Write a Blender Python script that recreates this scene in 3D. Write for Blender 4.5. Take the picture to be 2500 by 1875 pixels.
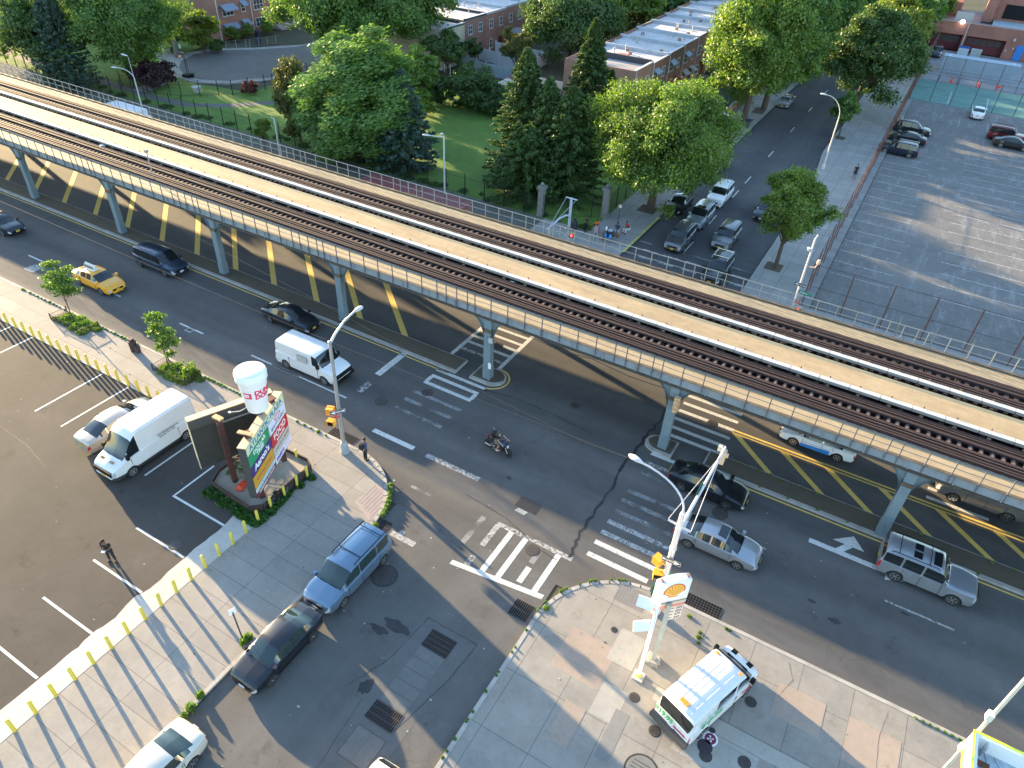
import bpy, math, random
import numpy as np
from mathutils import Matrix, Vector
for o in list(bpy.data.objects): bpy.data.objects.remove(o)
S = bpy.context.scene
COL = S.collection
R_ = math.radians
# ---------------------------------------------------------------- camera
H, F, TH, ROLL, YAW = 30.8, 1740.0, R_(37.8), R_(-3.08), R_(28.6)
def rotz(v, a):
    c, s = math.cos(a), math.sin(a); return Vector((c*v[0]-s*v[1], s*v[0]+c*v[1], v[2]))
_f = Vector((0, math.cos(TH), -math.sin(TH))); _r = Vector((1, 0, 0)); _d = _f.cross(_r)
_R = math.cos(ROLL)*_r + math.sin(ROLL)*_d; _D = -math.sin(ROLL)*_r + math.cos(ROLL)*_d
FW, RT, DN = rotz(_f, YAW), rotz(_R, YAW), rotz(_D, YAW)
cam = bpy.data.cameras.new('camera'); co = bpy.data.objects.new('camera', cam); COL.objects.link(co)
M = Matrix.Identity(4)
for i in range(3): M[i][0] = RT[i]; M[i][1] = -DN[i]; M[i][2] = -FW[i]
M.translation = Vector((0, 0, H)); co.matrix_world = M
cam.sensor_width = 36; cam.lens = 36*F/2500; cam.clip_end = 3000; cam.clip_start = .5
S.camera = co
S.render.resolution_x, S.render.resolution_y = 1024, 768
S.render.engine = 'CYCLES'
# ---------------------------------------------------------------- sky, sun, exposure
SUN_EL, SUN_AZ = R_(9.8), R_(-14.5)      # shadows run along this azimuth in the ground plane
sd = Vector((-math.cos(SUN_AZ)*math.cos(SUN_EL), -math.sin(SUN_AZ)*math.cos(SUN_EL), math.sin(SUN_EL)))
w = bpy.data.worlds.new('World'); S.world = w; w.use_nodes = True
nt = w.node_tree; bg = nt.nodes['Background']
sky = nt.nodes.new('ShaderNodeTexSky'); sky.sky_type = 'NISHITA'; sky.sun_disc = False
sky.sun_elevation = SUN_EL; sky.sun_rotation = math.atan2(sd.x, sd.y)
sky.air_density = 1.0; sky.dust_density = .4; sky.ozone_density = 1.7
nt.links.new(sky.outputs[0], bg.inputs[0]); bg.inputs[1].default_value = 0.135
sl = bpy.data.lights.new('sun', 'SUN'); sl.energy = 5.0; sl.angle = R_(0.6); sl.color = (1.0, .75, .42)
so = bpy.data.objects.new('sun', sl); COL.objects.link(so)
so.rotation_mode = 'QUATERNION'; so.rotation_quaternion = sd.to_track_quat('Z', 'Y')
S.view_settings.view_transform = 'Standard'; S.view_settings.look = 'None'
S.view_settings.exposure = 2.5; S.view_settings.gamma = 1.0
# ---------------------------------------------------------------- air
def haze(density):
    hz = bpy.data.materials.new('haze_air'); hz.use_nodes = True; t = hz.node_tree
    t.nodes.remove(t.nodes['Principled BSDF']); v = t.nodes.new('ShaderNodeVolumePrincipled'); v.inputs['Color'].default_value = (.93,.95,1.0,1); v.inputs['Density'].default_value = density; v.inputs['Anisotropy'].default_value = .25
    o = [n for n in t.nodes if n.type == 'OUTPUT_MATERIAL'][0]; t.links.new(v.outputs[0], o.inputs['Volume'])
    b = MB().box(-950,950,-350,1550,-1.2,46).obj('haze', hz); b['kind'] = 'stuff'; return b
# ---------------------------------------------------------------- helpers
rnd = random.Random(7)
class MB:
    def __init__(s): s.v = []; s.f = []; s.m = []
    def add(s, vs, fs, m=0):
        n = len(s.v); s.v += [tuple(v) for v in vs]; s.f += [tuple(i+n for i in f) for f in fs]; s.m += [m]*len(fs); return s
    def box(s, x0, x1, y0, y1, z0, z1, m=0, T=None):
        vs = [Vector(p) for p in ((x0,y0,z0),(x1,y0,z0),(x1,y1,z0),(x0,y1,z0),(x0,y0,z1),(x1,y0,z1),(x1,y1,z1),(x0,y1,z1))]
        if T is not None: vs = [T @ v for v in vs]
        return s.add(vs, [(3,2,1,0),(4,5,6,7),(0,1,5,4),(1,2,6,5),(2,3,7,6),(3,0,4,7)], m)
    def prism(s, poly, z0, z1, m=0, T=None):
        n = len(poly)
        a = sum(poly[i][0]*poly[(i+1)%n][1]-poly[(i+1)%n][0]*poly[i][1] for i in range(n))
        if a < 0: poly = poly[::-1]
        vs = [Vector((p[0],p[1],z0)) for p in poly]+[Vector((p[0],p[1],z1)) for p in poly]
        if T is not None: vs = [T @ v for v in vs]
        return s.add(vs, [tuple(range(n-1,-1,-1)), tuple(range(n,2*n))]+[(i,(i+1)%n,(i+1)%n+n,i+n) for i in range(n)], m)
    def sheet(s, poly, z, m=0):
        n = len(poly)
        a = sum(poly[i][0]*poly[(i+1)%n][1]-poly[(i+1)%n][0]*poly[i][1] for i in range(n))
        if a < 0: poly = poly[::-1]
        return s.add([(p[0],p[1],z) for p in poly], [tuple(range(n))], m)
    def rect(s, x0, x1, y0, y1, z, m=0): return s.sheet([(x0,y0),(x1,y0),(x1,y1),(x0,y1)], z, m)
    def tube(s, pts, rad, n=8, m=0, cap=True):
        pts = [Vector(p) for p in pts]; k = len(pts)
        rad = rad if isinstance(rad, (list, tuple)) else [rad]*k
        vs = []; prev = None
        for i, p in enumerate(pts):
            t = (pts[min(i+1,k-1)]-pts[max(i-1,0)]).normalized()
            if prev is None: a = t.orthogonal().normalized()
            else: a = (prev - t*prev.dot(t)); a = a.normalized() if a.length > 1e-6 else t.orthogonal().normalized()
            prev = a; b = t.cross(a)
            for j in range(n):
                q = 2*math.pi*j/n; vs.append(p+(a*math.cos(q)+b*math.sin(q))*rad[i])
        fs = [(i*n+j, i*n+(j+1)%n, (i+1)*n+(j+1)%n, (i+1)*n+j) for i in range(k-1) for j in range(n)]
        if cap: fs += [tuple(range(n-1,-1,-1)), tuple((k-1)*n+j for j in range(n))]
        return s.add(vs, fs, m)
    def lathe(s, prof, c=(0,0,0), n=24, m=0, T=None):
        vs = []; k = len(prof)
        for r, z in prof:
            for j in range(n):
                q = 2*math.pi*j/n; v = Vector((c[0]+r*math.cos(q), c[1]+r*math.sin(q), c[2]+z)); vs.append(T @ v if T is not None else v)
        fs = [(i*n+j, i*n+(j+1)%n, (i+1)*n+(j+1)%n, (i+1)*n+j) for i in range(k-1) for j in range(n)]
        fs += [tuple(range(n-1,-1,-1)), tuple((k-1)*n+j for j in range(n))]
        return s.add(vs, fs, m)
    def mesh(s, name, mats, smooth=None):
        me = bpy.data.meshes.new(name); me.from_pydata(s.v, [], s.f)
        if not isinstance(mats, (list, tuple)): mats = [mats]
        for m in mats: me.materials.append(m)
        if len(mats) > 1: me.polygons.foreach_set('material_index', s.m)
        if smooth is not None:
            me.polygons.foreach_set('use_smooth', [True]*len(me.polygons)); me.set_sharp_from_angle(angle=R_(smooth))
        me.update(); return me
    def obj(s, name, mats, parent=None, smooth=None, loc=None, rz=None):
        o = bpy.data.objects.new(name, s.mesh(name, mats, smooth)); COL.objects.link(o)
        if parent is not None: o.parent = parent
        if loc is not None: o.location = loc
        if rz is not None: o.rotation_euler = (0,0,rz)
        return o
def tag(o, label, cat, group=None):
    o['label'] = label; o['category'] = cat
    if group: o['group'] = group
    return o
def thing(name, label, cat, loc=(0,0,0), rz=0, group=None):
    o = bpy.data.objects.new(name, None); COL.objects.link(o); o.location = loc; o.rotation_euler = (0,0,rz); o.empty_display_size = .3
    return tag(o, label, cat, group)
def struct(o, kind='structure'): o['kind'] = kind; return o
def copy_tree(o, parent=None, label=None, loc=None, rz=None):
    c = o.copy(); COL.objects.link(c)
    if parent is not None: c.parent = parent
    if label: c['label'] = label
    if loc is not None: c.location = loc
    if rz is not None: c.rotation_euler = (0,0,rz)
    for ch in list(o.children): copy_tree(ch, c)
    return c
def dot(o, *kids):
    for k in kids: k.parent = o
_txt = {}
def text(s, size, mat, parent, M4, name='lettering', ax='LEFT', bold=0.0, sx=1.0, ital=0.0, depth=.004):
    cu = bpy.data.curves.new(name, 'FONT'); cu.body = s; cu.size = size; cu.align_x = ax; cu.align_y = 'CENTER'; cu.extrude = depth; cu.offset = bold; cu.shear = ital
    cu.resolution_u = 3
    t = bpy.data.objects.new(name, cu); COL.objects.link(t)
    dg = bpy.context.evaluated_depsgraph_get()
    me = bpy.data.meshes.new_from_object(t.evaluated_get(dg)); bpy.data.objects.remove(t); bpy.data.curves.remove(cu)
    if sx != 1.0: me.transform(Matrix.Diagonal((sx,1,1,1)))
    me.transform(M4); me.materials.clear(); me.materials.append(mat)
    o = bpy.data.objects.new(name, me); COL.objects.link(o); o.parent = parent; return o
def frame(o, u, v):     # matrix: local x along u, local y along v, z out
    u = Vector(u).normalized(); v = Vector(v).normalized(); n = u.cross(v); Mx = Matrix.Identity(4)
    for i in range(3): Mx[i][0]=u[i]; Mx[i][1]=v[i]; Mx[i][2]=n[i]; Mx[i][3]=o[i]
    return Mx
# ---------------------------------------------------------------- materials
_m = {}
def srgb(c): return tuple((x/12.92 if x <= .04045 else ((x+.055)/1.055)**2.4) for x in c)
def P(name, col, rough=.6, metal=0, coat=0, noise=None, bump=None, spec=None, emit=None, emis=1.0, alpha=None):
    """principled; noise=(scale, amount[, second colour]); bump=(scale, strength)"""
    if name in _m: return _m[name]
    m = bpy.data.materials.new(name); m.use_nodes = True; t = m.node_tree; b = t.nodes['Principled BSDF']
    b.inputs['Base Color'].default_value = (*col, 1); b.inputs['Roughness'].default_value = rough; b.inputs['Metallic'].default_value = metal
    if coat: b.inputs['Coat Weight'].default_value = coat; b.inputs['Coat Roughness'].default_value = .05
    if spec is not None: b.inputs['Specular IOR Level'].default_value = spec
    if emit: b.inputs['Emission Color'].default_value = (*emit, 1); b.inputs['Emission Strength'].default_value = emis
    if noise or bump:
        g = t.nodes.new('ShaderNodeNewGeometry')
    if noise:
        n = t.nodes.new('ShaderNodeTexNoise'); n.inputs['Scale'].default_value = noise[0]; n.inputs['Detail'].default_value = 6; n.inputs['Roughness'].default_value = .65
        t.links.new(g.outputs['Position'], n.inputs['Vector'])
        r = t.nodes.new('ShaderNodeMapRange'); r.inputs[1].default_value = .3; r.inputs[2].default_value = .7
        mx = t.nodes.new('ShaderNodeMix'); mx.data_type = 'RGBA'
        a = noise[1]; c2 = noise[2] if len(noise) > 2 else tuple(x*(1-a) for x in col)
        c1 = col if len(noise) > 2 else tuple(min(1, x*(1+a)) for x in col)
        mx.inputs[6].default_value = (*c1,1); mx.inputs[7].default_value = (*c2,1)
        t.links.new(n.outputs[0], r.inputs[0]); t.links.new(r.outputs[0], mx.inputs[0]); t.links.new(mx.outputs[2], b.inputs['Base Color'])
    if bump:
        n2 = t.nodes.new('ShaderNodeTexNoise'); n2.inputs['Scale'].default_value = bump[0]; n2.inputs['Detail'].default_value = 4
        t.links.new(g.outputs['Position'], n2.inputs['Vector'])
        bp = t.nodes.new('ShaderNodeBump'); bp.inputs['Strength'].default_value = bump[1]; bp.inputs['Distance'].default_value = .02
        t.links.new(n2.outputs[0], bp.inputs['Height']); t.links.new(bp.outputs[0], b.inputs['Normal'])
    _m[name] = m; return m
def stained(name, c, rust=(.13,.065,.035), amt=.35, rough=.6, lo=.58):
    g = G(name); v = g.scale(g.pos, 1.1, 1.1, .35); n = g.rng(g.noise(1.6, 6, .75, v=v), lo, lo+.14, 0, amt); col = g.mix(n, c, rust)
    col = g.mul(col, g.rng(g.noise(.5, 5, .7), .3, .7, .85, 1.1)); col = g.mul(col, g.rng(g.noise(7, 4, .8), .3, .7, .93, 1.06)); return g.done(col, rough)
class G:   # tiny node-graph writer
    def __init__(s, name):
        s.m = bpy.data.materials.new(name); s.m.use_nodes = True; s.t = s.m.node_tree; s.b = s.t.nodes['Principled BSDF']; s.geo = s.n('NewGeometry'); s.pos = s.geo.outputs['Position']; _m[name] = s.m
    def n(s, k): return s.t.nodes.new('ShaderNode'+k)
    def l(s, a, b): s.t.links.new(a, b)
    def scale(s, v, x, y, z=1, loc=(0,0,0), rot=0):
        q = s.n('Mapping'); q.inputs['Scale'].default_value = (x,y,z); q.inputs['Location'].default_value = loc; q.inputs['Rotation'].default_value = (0,0,rot); s.l(v, q.inputs[0]); return q.outputs[0]
    def noise(s, sc, det=5, rough=.6, v=None, dist=0):
        q = s.n('TexNoise'); q.inputs['Scale'].default_value = sc; q.inputs['Detail'].default_value = det; q.inputs['Roughness'].default_value = rough; q.inputs['Distortion'].default_value = dist
        s.l(v or s.pos, q.inputs['Vector']); return q.outputs[0]
    def rng(s, v, a, b, c=0., d=1.):
        q = s.n('MapRange'); q.inputs[1].default_value=a; q.inputs[2].default_value=b; q.inputs[3].default_value=c; q.inputs[4].default_value=d; s.l(v, q.inputs[0]); return q.outputs[0]
    def math(s, op, a, b=None):
        q = s.n('Math'); q.operation = op
        for i, x in enumerate((a, b)):
            if x is None: continue
            if isinstance(x, (int, float)): q.inputs[i].default_value = x
            else: s.l(x, q.inputs[i])
        return q.outputs[0]
    def mix(s, f, a, b, mode='MIX'):
        q = s.n('Mix'); q.data_type = 'RGBA'; q.blend_type = mode
        if isinstance(f, (int, float)): q.inputs[0].default_value = f
        else: s.l(f, q.inputs[0])
        for i, x in ((6, a), (7, b)):
            if isinstance(x, tuple): q.inputs[i].default_value = (*x, 1) if len(x) == 3 else x
            else: s.l(x, q.inputs[i])
        return q.outputs[2]
    def gray(s, v):  # scalar -> colour multiplier
        q = s.n('CombineColor'); [s.l(v, q.inputs[i]) for i in range(3)]; return q.outputs[0]
    def mul(s, col, v): return s.mix(1.0, col, s.gray(v), 'MULTIPLY')
    def bump(s, h, st=.3, d=.01):
        q = s.n('Bump'); q.inputs['Strength'].default_value = st; q.inputs['Distance'].default_value = d; s.l(h, q.inputs['Height']); s.l(q.outputs[0], s.b.inputs['Normal'])
    def sep(s):
        q = s.n('SeparateXYZ'); s.l(s.pos, q.inputs[0]); return q.outputs
    def done(s, col, rough=.85):
        s.l(col, s.b.inputs['Base Color'])
        if isinstance(rough, (int, float)): s.b.inputs['Roughness'].default_value = rough
        else: s.l(rough, s.b.inputs['Roughness'])
        s.b.inputs['Specular IOR Level'].default_value = .3
        return s.m
def asphalt(name, c1, c2, cracks=.5, lanes=None, stain=.3, speck=.35, sweep=None):
    g = G(name)
    big = g.rng(g.noise(.12, 6, .62, dist=.6), .32, .68)
    col = g.mix(big, c1, c2)
    med = g.noise(.9, 5, .7); col = g.mul(col, g.rng(med, .2, .8, .86, 1.12))
    fine = g.noise(28, 3, .8); col = g.mul(col, g.rng(fine, .25, .75, 1-speck, 1+speck))
    if lanes:   # worn wheel paths / oil line, stretched along the traffic direction
        ax, per, off, amt = lanes; xyz = g.sep(); v = xyz[ax]
        sw = g.math('SINE', g.math('MULTIPLY', g.math('SUBTRACT', v, off), 2*math.pi/per))
        st = g.noise(1, 4, .6, v=g.scale(g.pos, *( (.03,.5,1) if ax == 1 else (.5,.03,1))))
        k = g.math('ADD', g.math('MULTIPLY', sw, amt*.5), g.rng(st, .3, .7, 1-amt, 1+amt)); col = g.mul(col, k)
    sp = g.noise(.45, 4, .75, v=g.scale(g.pos, 1, 1, 1, (31, 7, 0))); col = g.mul(col, g.rng(sp, .60, .72, 1, 1-stain))
    li = g.noise(.3, 6, .8, v=g.scale(g.pos, 1, 1, 1, (3, 77, 0))); col = g.mul(col, g.rng(li, .56, .74, 1, 1+stain*.8))
    if sweep:
        s1 = g.noise(1, 6, .8, v=g.scale(g.pos, .9, .18, 1, (4,4,0))); col = g.mix(g.rng(s1, .52, .70, 0, .75), col, sweep)
        s2 = g.noise(.55, 7, .85, v=g.scale(g.pos, 1, 1, 1, (14,9,0))); col = g.mix(g.rng(s2, .56, .66, 0, .6), col, sweep)
    if cracks:
        for sc, wd, lo in ((.16, .004, 0), (.5, .006, 9)):
            q = g.n('TexVoronoi'); q.feature = 'DISTANCE_TO_EDGE'; q.inputs['Scale'].default_value = sc
            dv = g.n('VectorMath'); dv.operation = 'ADD'; nn = g.n('TexNoise'); nn.inputs['Scale'].default_value = .8; nn.inputs['Detail'].default_value = 5
            g.l(g.pos, nn.inputs['Vector']); g.l(g.scale(g.pos, 1, 1, 0, (lo, lo, 0)), dv.inputs[0])
            sc3 = g.n('VectorMath'); sc3.operation = 'SCALE'; sc3.inputs[3].default_value = 2.2; g.l(nn.outputs[1], sc3.inputs[0]); g.l(sc3.outputs[0], dv.inputs[1])
            g.l(dv.outputs[0], q.inputs['Vector'])
            line = g.rng(q.outputs[0], 0, wd, 1, 0); msk = g.rng(g.noise(.2, 3, .5, v=g.scale(g.pos, 1,1,1,(lo+5,2,0))), .5, .6)
            k = g.math('MULTIPLY', g.math('MULTIPLY', line, msk), cracks); col = g.mul(col, g.rng(k, 0, 1, 1, .4))
    g.bump(fine, .25, .01)
    return g.done(col, .88)
def slabs(name, c1, c2, w_, h_, mort=.012, joint=.45, off=(0,0), vary=.5, rot=0):
    g = G(name); v = g.scale(g.pos, 1, 1, 0, (off[0], off[1], 0), rot)
    q = g.n('TexBrick'); q.offset = 0; q.squash = 1; q.inputs['Scale'].default_value = 1; q.inputs['Brick Width'].default_value = w_; q.inputs['Row Height'].default_value = h_
    q.inputs['Mortar Size'].default_value = mort; q.inputs['Mortar Smooth'].default_value = .1; q.inputs['Bias'].default_value = 0
    q.inputs['Color1'].default_value = (*c1,1); q.inputs['Color2'].default_value = (*c2,1); q.inputs['Mortar'].default_value = (*[x*joint for x in c1],1)
    g.l(v, q.inputs['Vector']); col = q.outputs[0]
    col = g.mul(col, g.rng(g.noise(.5, 6, .7), .3, .7, 1-vary*.22, 1+vary*.2))
    col = g.mul(col, g.rng(g.noise(3.5, 5, .75), .3, .7, .92, 1.07))
    col = g.mul(col, g.rng(g.noise(40, 2, .8), .25, .75, .9, 1.1))
    col = g.mul(col, g.rng(g.noise(1.7, 4, .8, v=g.scale(g.pos,1,1,1,(9,4,0))), .62, .74, 1, .72))
    g.bump(g.noise(40, 2, .8), .15, .005)
    return g.done(col, .85)
def worn(name, col, wear=.5, sc=6, lo=.42):   # road paint that has flaked off in places
    g = G(name); g.b.inputs['Roughness'].default_value = .75
    c = g.mul(g.mix(0.0, col, col), g.rng(g.noise(2.5, 5, .7), .3, .7, .82, 1.05)); g.l(c, g.b.inputs['Base Color'])
    tr = g.n('BsdfTransparent'); mx = g.n('MixShader'); k = g.rng(g.noise(sc, 6, .8), lo-.04+wear*.18, lo+.03+wear*.18, 1, 0); k2 = g.rng(g.noise(.7, 3, .6), .45, .6)
    k = g.math('MULTIPLY', k, g.math('ADD', g.math('MULTIPLY', k2, .5), .5)); k = g.math('MAXIMUM', k, g.rng(g.noise(sc*4, 3, .8), .35, .65, 0, max(0, (wear-.3)*.75)))
    g.l(k, mx.inputs[0]); g.l(g.b.outputs[0], mx.inputs[1]); g.l(tr.outputs[0], mx.inputs[2])
    out = [n for n in g.t.nodes if n.type == 'OUTPUT_MATERIAL'][0]; g.l(mx.outputs[0], out.inputs[0]); return g.m
def brick(name, c1, c2, mortar=(.35,.3,.27)):
    g = G(name); xyz = g.sep(); cb = g.n('CombineXYZ'); g.l(g.math('ADD', xyz[0], xyz[1]), cb.inputs[0]); g.l(xyz[2], cb.inputs[1])
    q = g.n('TexBrick'); q.inputs['Scale'].default_value = 1; q.inputs['Brick Width'].default_value = .22; q.inputs['Row Height'].default_value = .075; q.inputs['Mortar Size'].default_value = .008
    q.inputs['Color1'].default_value = (*c1,1); q.inputs['Color2'].default_value = (*c2,1); q.inputs['Mortar'].default_value = (*mortar,1); g.l(cb.outputs[0], q.inputs['Vector'])
    col = g.mul(q.outputs[0], g.rng(g.noise(.4, 5, .7), .3, .7, .82, 1.15)); return g.done(col, .9)
def grassmat(name, c1, c2, c3):
    g = G(name); col = g.mix(g.rng(g.noise(.18, 5, .65), .35, .65), c1, c2); col = g.mix(g.rng(g.noise(.7, 5, .75), .58, .72), col, c3)
    col = g.mul(col, g.rng(g.noise(14, 4, .8), .25, .75, .6, 1.4)); g.bump(g.noise(14, 4, .8), .9, .05); return g.done(col, .95)
def leafmat(name, c1, c2, trans=.35):
    g = G(name); g.t.nodes.remove(g.b); r = g.geo.outputs['Random Per Island']
    col = g.mix(r, c1, c2); col = g.mul(col, g.rng(g.noise(.35, 3, .6), .3, .7, .8, 1.2))
    d = g.n('BsdfDiffuse'); tl = g.n('BsdfTranslucent'); gl = g.n('BsdfGlossy'); gl.inputs['Roughness'].default_value = .45
    g.l(col, d.inputs[0]); g.l(g.mix(1.0, col, (.9,1.0,.4), 'MULTIPLY'), tl.inputs[0]); gl.inputs[0].default_value = (.6,.6,.6,1)
    m1 = g.n('MixShader'); m1.inputs[0].default_value = trans; g.l(d.outputs[0], m1.inputs[1]); g.l(tl.outputs[0], m1.inputs[2])
    m2 = g.n('MixShader'); m2.inputs[0].default_value = .05; g.l(m1.outputs[0], m2.inputs[1]); g.l(gl.outputs[0], m2.inputs[2])
    out = [n for n in g.t.nodes if n.type == 'OUTPUT_MATERIAL'][0]; g.l(m2.outputs[0], out.inputs[0]); return g.m
WHITE = P('white_paint', (.78,.78,.77), .45, noise=(1.5,.06))
STEEL = P('galvanised_steel', (.42,.43,.44), .45, .6, noise=(3,.12))
LSTEEL = P('light_pole_paint', (.5,.51,.52), .5, .2, noise=(3,.1))
DARK = P('dark_metal', (.03,.03,.032), .5, noise=(4,.2))
BLACK = P('matt_black', (.012,.012,.014), .7, spec=.15)
RUBBER = P('tyre_rubber', (.018,.018,.018), .8)
RUST = P('rusty_steel', (.16,.055,.03), .85, noise=(5,.4,(.07,.03,.022)))
YEL = P('yellow_bollard_paint', (.72,.55,.05), .5, noise=(6,.12,(.62,.5,.1)))
ORANGE = P('signal_orange', (.80,.33,.03), .45)
GLASS = P('car_glass', (.012,.016,.018), .04, spec=.9)
WGLASS = P('window_glass', (.03,.035,.04), .08, spec=.8)
CHROME = P('chrome_trim', (.6,.6,.6), .18, .95)
HLAMP = P('headlamp_glass', (.55,.57,.6), .12, .3, coat=.6)
TLAMP = P('taillamp_red', (.45,.02,.02), .2, coat=.6)
AMBER = P('amber_lens', (.75,.28,.03), .3)
BARK = P('bark', (.09,.065,.048), .95, noise=(6,.35))
# ================================================================ SETTING
MA = asphalt('avenue_asphalt', (.088,.083,.080), (.115,.108,.102), .5, (1, 3.4, 26.6, .16), .22)
ML = asphalt('street_asphalt', (.095,.091,.087), (.118,.113,.108), .7, (0, 3.3, -13.6, .1), .3)
MU = asphalt('side_street_asphalt', (.072,.072,.076), (.095,.093,.094), .5, (0, 4.8, -15.0, .14), .25)
MLOT = asphalt('lot_asphalt', (.056,.050,.045), (.079,.070,.062), .6, None, .4, .3)
MOLD = asphalt('old_lot_asphalt', (.155,.148,.142), (.19,.18,.17), 1.0, None, .4, .25, (.30,.30,.305))
MSW = slabs('sidewalk_concrete', (.26,.235,.21), (.30,.275,.245), 3.05, 1.17, .016, .6, (.4, .02))
MSWW = slabs('white_concrete', (.46,.44,.405), (.52,.49,.455), 6.0, 8.0, .01, .7)
MGAS = slabs('apron_concrete', (.245,.23,.21), (.275,.25,.22), 2.3, 2.9, .018, .58, (.9, 1.3), .8)
MSWU = slabs('far_sidewalk_concrete', (.29,.275,.255), (.34,.32,.295), 1.55, 1.55, .02, .55, (.5, 0))
MKERB = P('kerb_concrete', (.34,.32,.29), .85, noise=(1.2,.25))
MMED = P('median_gravel', (.115,.085,.06), .95, noise=(1.1,.3,(.08,.07,.045)), bump=(30,.6))
GR = grassmat('park_grass', (.095,.18,.035), (.15,.24,.045), (.26,.26,.075))
GRD = grassmat('far_ground_cover', (.05,.06,.03), (.09,.08,.055), (.11,.10,.07))
DIRT = P('bare_soil', (.10,.075,.05), .95, noise=(2,.3), bump=(20,.5))
def st(name, mb, mat): return struct(mb.obj(name, mat))
st('ground', MB().rect(-900,900,-300,1500,-.03), GRD)
st('avenue_road', MB().rect(-420,260,21.5,54,0), MA)
st('lower_street', MB().rect(-18.85,-8.5,-70,21.5,0), ML)
st('upper_street', MB().rect(-20.6,-8.9,54,700,0), MU)
def arc(cx, cy, r, a0, a1, n=14): return [(cx+r*math.cos(R_(a0+(a1-a0)*i/n)), cy+r*math.sin(R_(a0+(a1-a0)*i/n))) for i in range(n+1)]
# west corner pavement and kerb
aW = arc(-23.5, 19.2, 4.6, 90, 0)
st('pavement', MB().prism([(-420,20.25),(-420,23.6)]+[(-23.5,23.6)]+[(p[0], p[1]-.2 if p[1]>23.6 else p[1]) for p in arc(-23.5,19.2,4.4,90,0)]+[(-19.1,-70),(-24.35,-70),(-24.35,20.25)], -.02, .12), MSW)
def kerb(name, pts, wd=.2, h=.135, mat=None, closed=False):
    mb = MB(); n = len(pts)
    for i in range(n-1):
        a = Vector((*pts[i],0)); b = Vector((*pts[i+1],0)); t = (b-a).normalized(); nn = Vector((-t.y,t.x,0))*wd
        e = t*.02
        mb.add([a-e, b+e, b+e+nn, a-e+nn]+[v+Vector((0,0,h)) for v in (a-e, b+e, b+e+nn, a-e+nn)], [(3,2,1,0),(4,5,6,7),(0,1,5,4),(1,2,6,5),(2,3,7,6),(3,0,4,7)])
    return st(name, mb, mat or MKERB)
kerb('kerb', [(-420,23.8),(-23.5,23.8)]+arc(-23.5,19.2,4.6,90,0)[1:]+[(-18.9,-70)], -.2)
# east corner apron
aE = arc(-3.6, 19.0, 4.9, 180, 90)
st('petrol_station_apron', MB().prism([(-8.3,-70)]+arc(-3.6,19.0,4.7,180,90)+[(200,23.7),(200,-70)], -.02, .12), MGAS)
kerb('kerb', [(-8.5,-70)]+aE+[(200,23.9)], -.2)
# patches of replaced concrete on the apron
P1 = slabs('pink_patch', (.31,.25,.205), (.33,.265,.22), 9, 9, .01, .6); P2 = slabs('dark_patch', (.20,.195,.185), (.225,.215,.2), 9, 9, .01, .6); P3 = slabs('pale_patch', (.33,.31,.28), (.36,.34,.30), 9, 9, .01, .6)
pt = MB()
for i, (x0,x1,y0,y1,m) in enumerate([(-6.6,-4.2,17.3,19.7,0),(-4.5,-3.2,19.0,20.9,2),(-4.1,-2.9,16.2,17.9,2),(-3.1,-2.45,14.6,17.0,1),(-1.9,6.6,18.25,18.95,2),(-.4,3.0,16.6,18.2,2),(6.0,8.2,20.0,22.2,0),(2.9,5.0,20.4,22.2,0),(-5.2,-4.2,14.2,16.2,0)]):
    pt.rect(x0,x1,y0,y1,.122+.0008*i,m)
struct(pt.obj('concrete_patches', [P1,P2,P3]))
# car park at the left: new asphalt, white concrete edge
st('car_park', MB().prism([(-420,-70),(-420,20.15),(-25.6,20.15),(-25.6,-70)], -.02, .10), MLOT)
edge = [(-25.6,-70)]; r2 = random.Random(3); y = -5.
while y < 16.2: edge.append((-25.68+r2.uniform(-.13,.13)*(1 if r2.random()<.6 else .3), y)); y += r2.uniform(.25,.7)
edge += [(-25.6,16.2),(-24.3,16.2),(-24.3,-70)]
st('concrete_strip', MB().prism(edge, .09, .128), MSWW)
st('car_park', MB().rect(-25.6,-24.3,16.2,20.15,.10), MLOT)
kerb('kerb', [(-420,20.15),(-25.6,20.15)], .14, .15)
# medians
def median(name, x0, x1, y0, y1, rl, rr):
    poly = []; c = (y0+y1)/2; h = (y1-y0)/2
    if rl: poly += [(x0+h-h*math.sin(R_(a)), c-h*math.cos(R_(a))) for a in range(0,181,15)][::-1]
    else: poly += [(x0,y1),(x0,y0)]
    if rr: poly += [(x1-h+h*math.sin(R_(a)), c-h*math.cos(R_(a))) for a in range(0,181,15)]
    else: poly += [(x1,y0),(x1,y1)]
    st(name, MB().prism(poly, -.02, .15), MKERB)
    inn = [(x0+(.28 if p[0]==x0 else 0)+(p[0]-x0 if p[0]!=x0 else 0), p[1]) for p in poly]
    inn = [(c0[0]+(.12 if c0[0] < (x0+x1)/2 else -.12), (c0[1]+.24 if c0[1] < c else c0[1]-.06)) for c0 in poly]
    st(name+'_top', MB().prism(inn, .12, .158), MMED)
median('median', -420, -23.0, 33.65, 35.35, 0, 0)
median('median', -21.9, -19.5, 33.75, 35.6, 0, 1)
median('median', -8.75, -6.8, 33.75, 35.35, 1, 0)
median('median', -4.9, 200, 34.1, 35.75, 0, 0)
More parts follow.
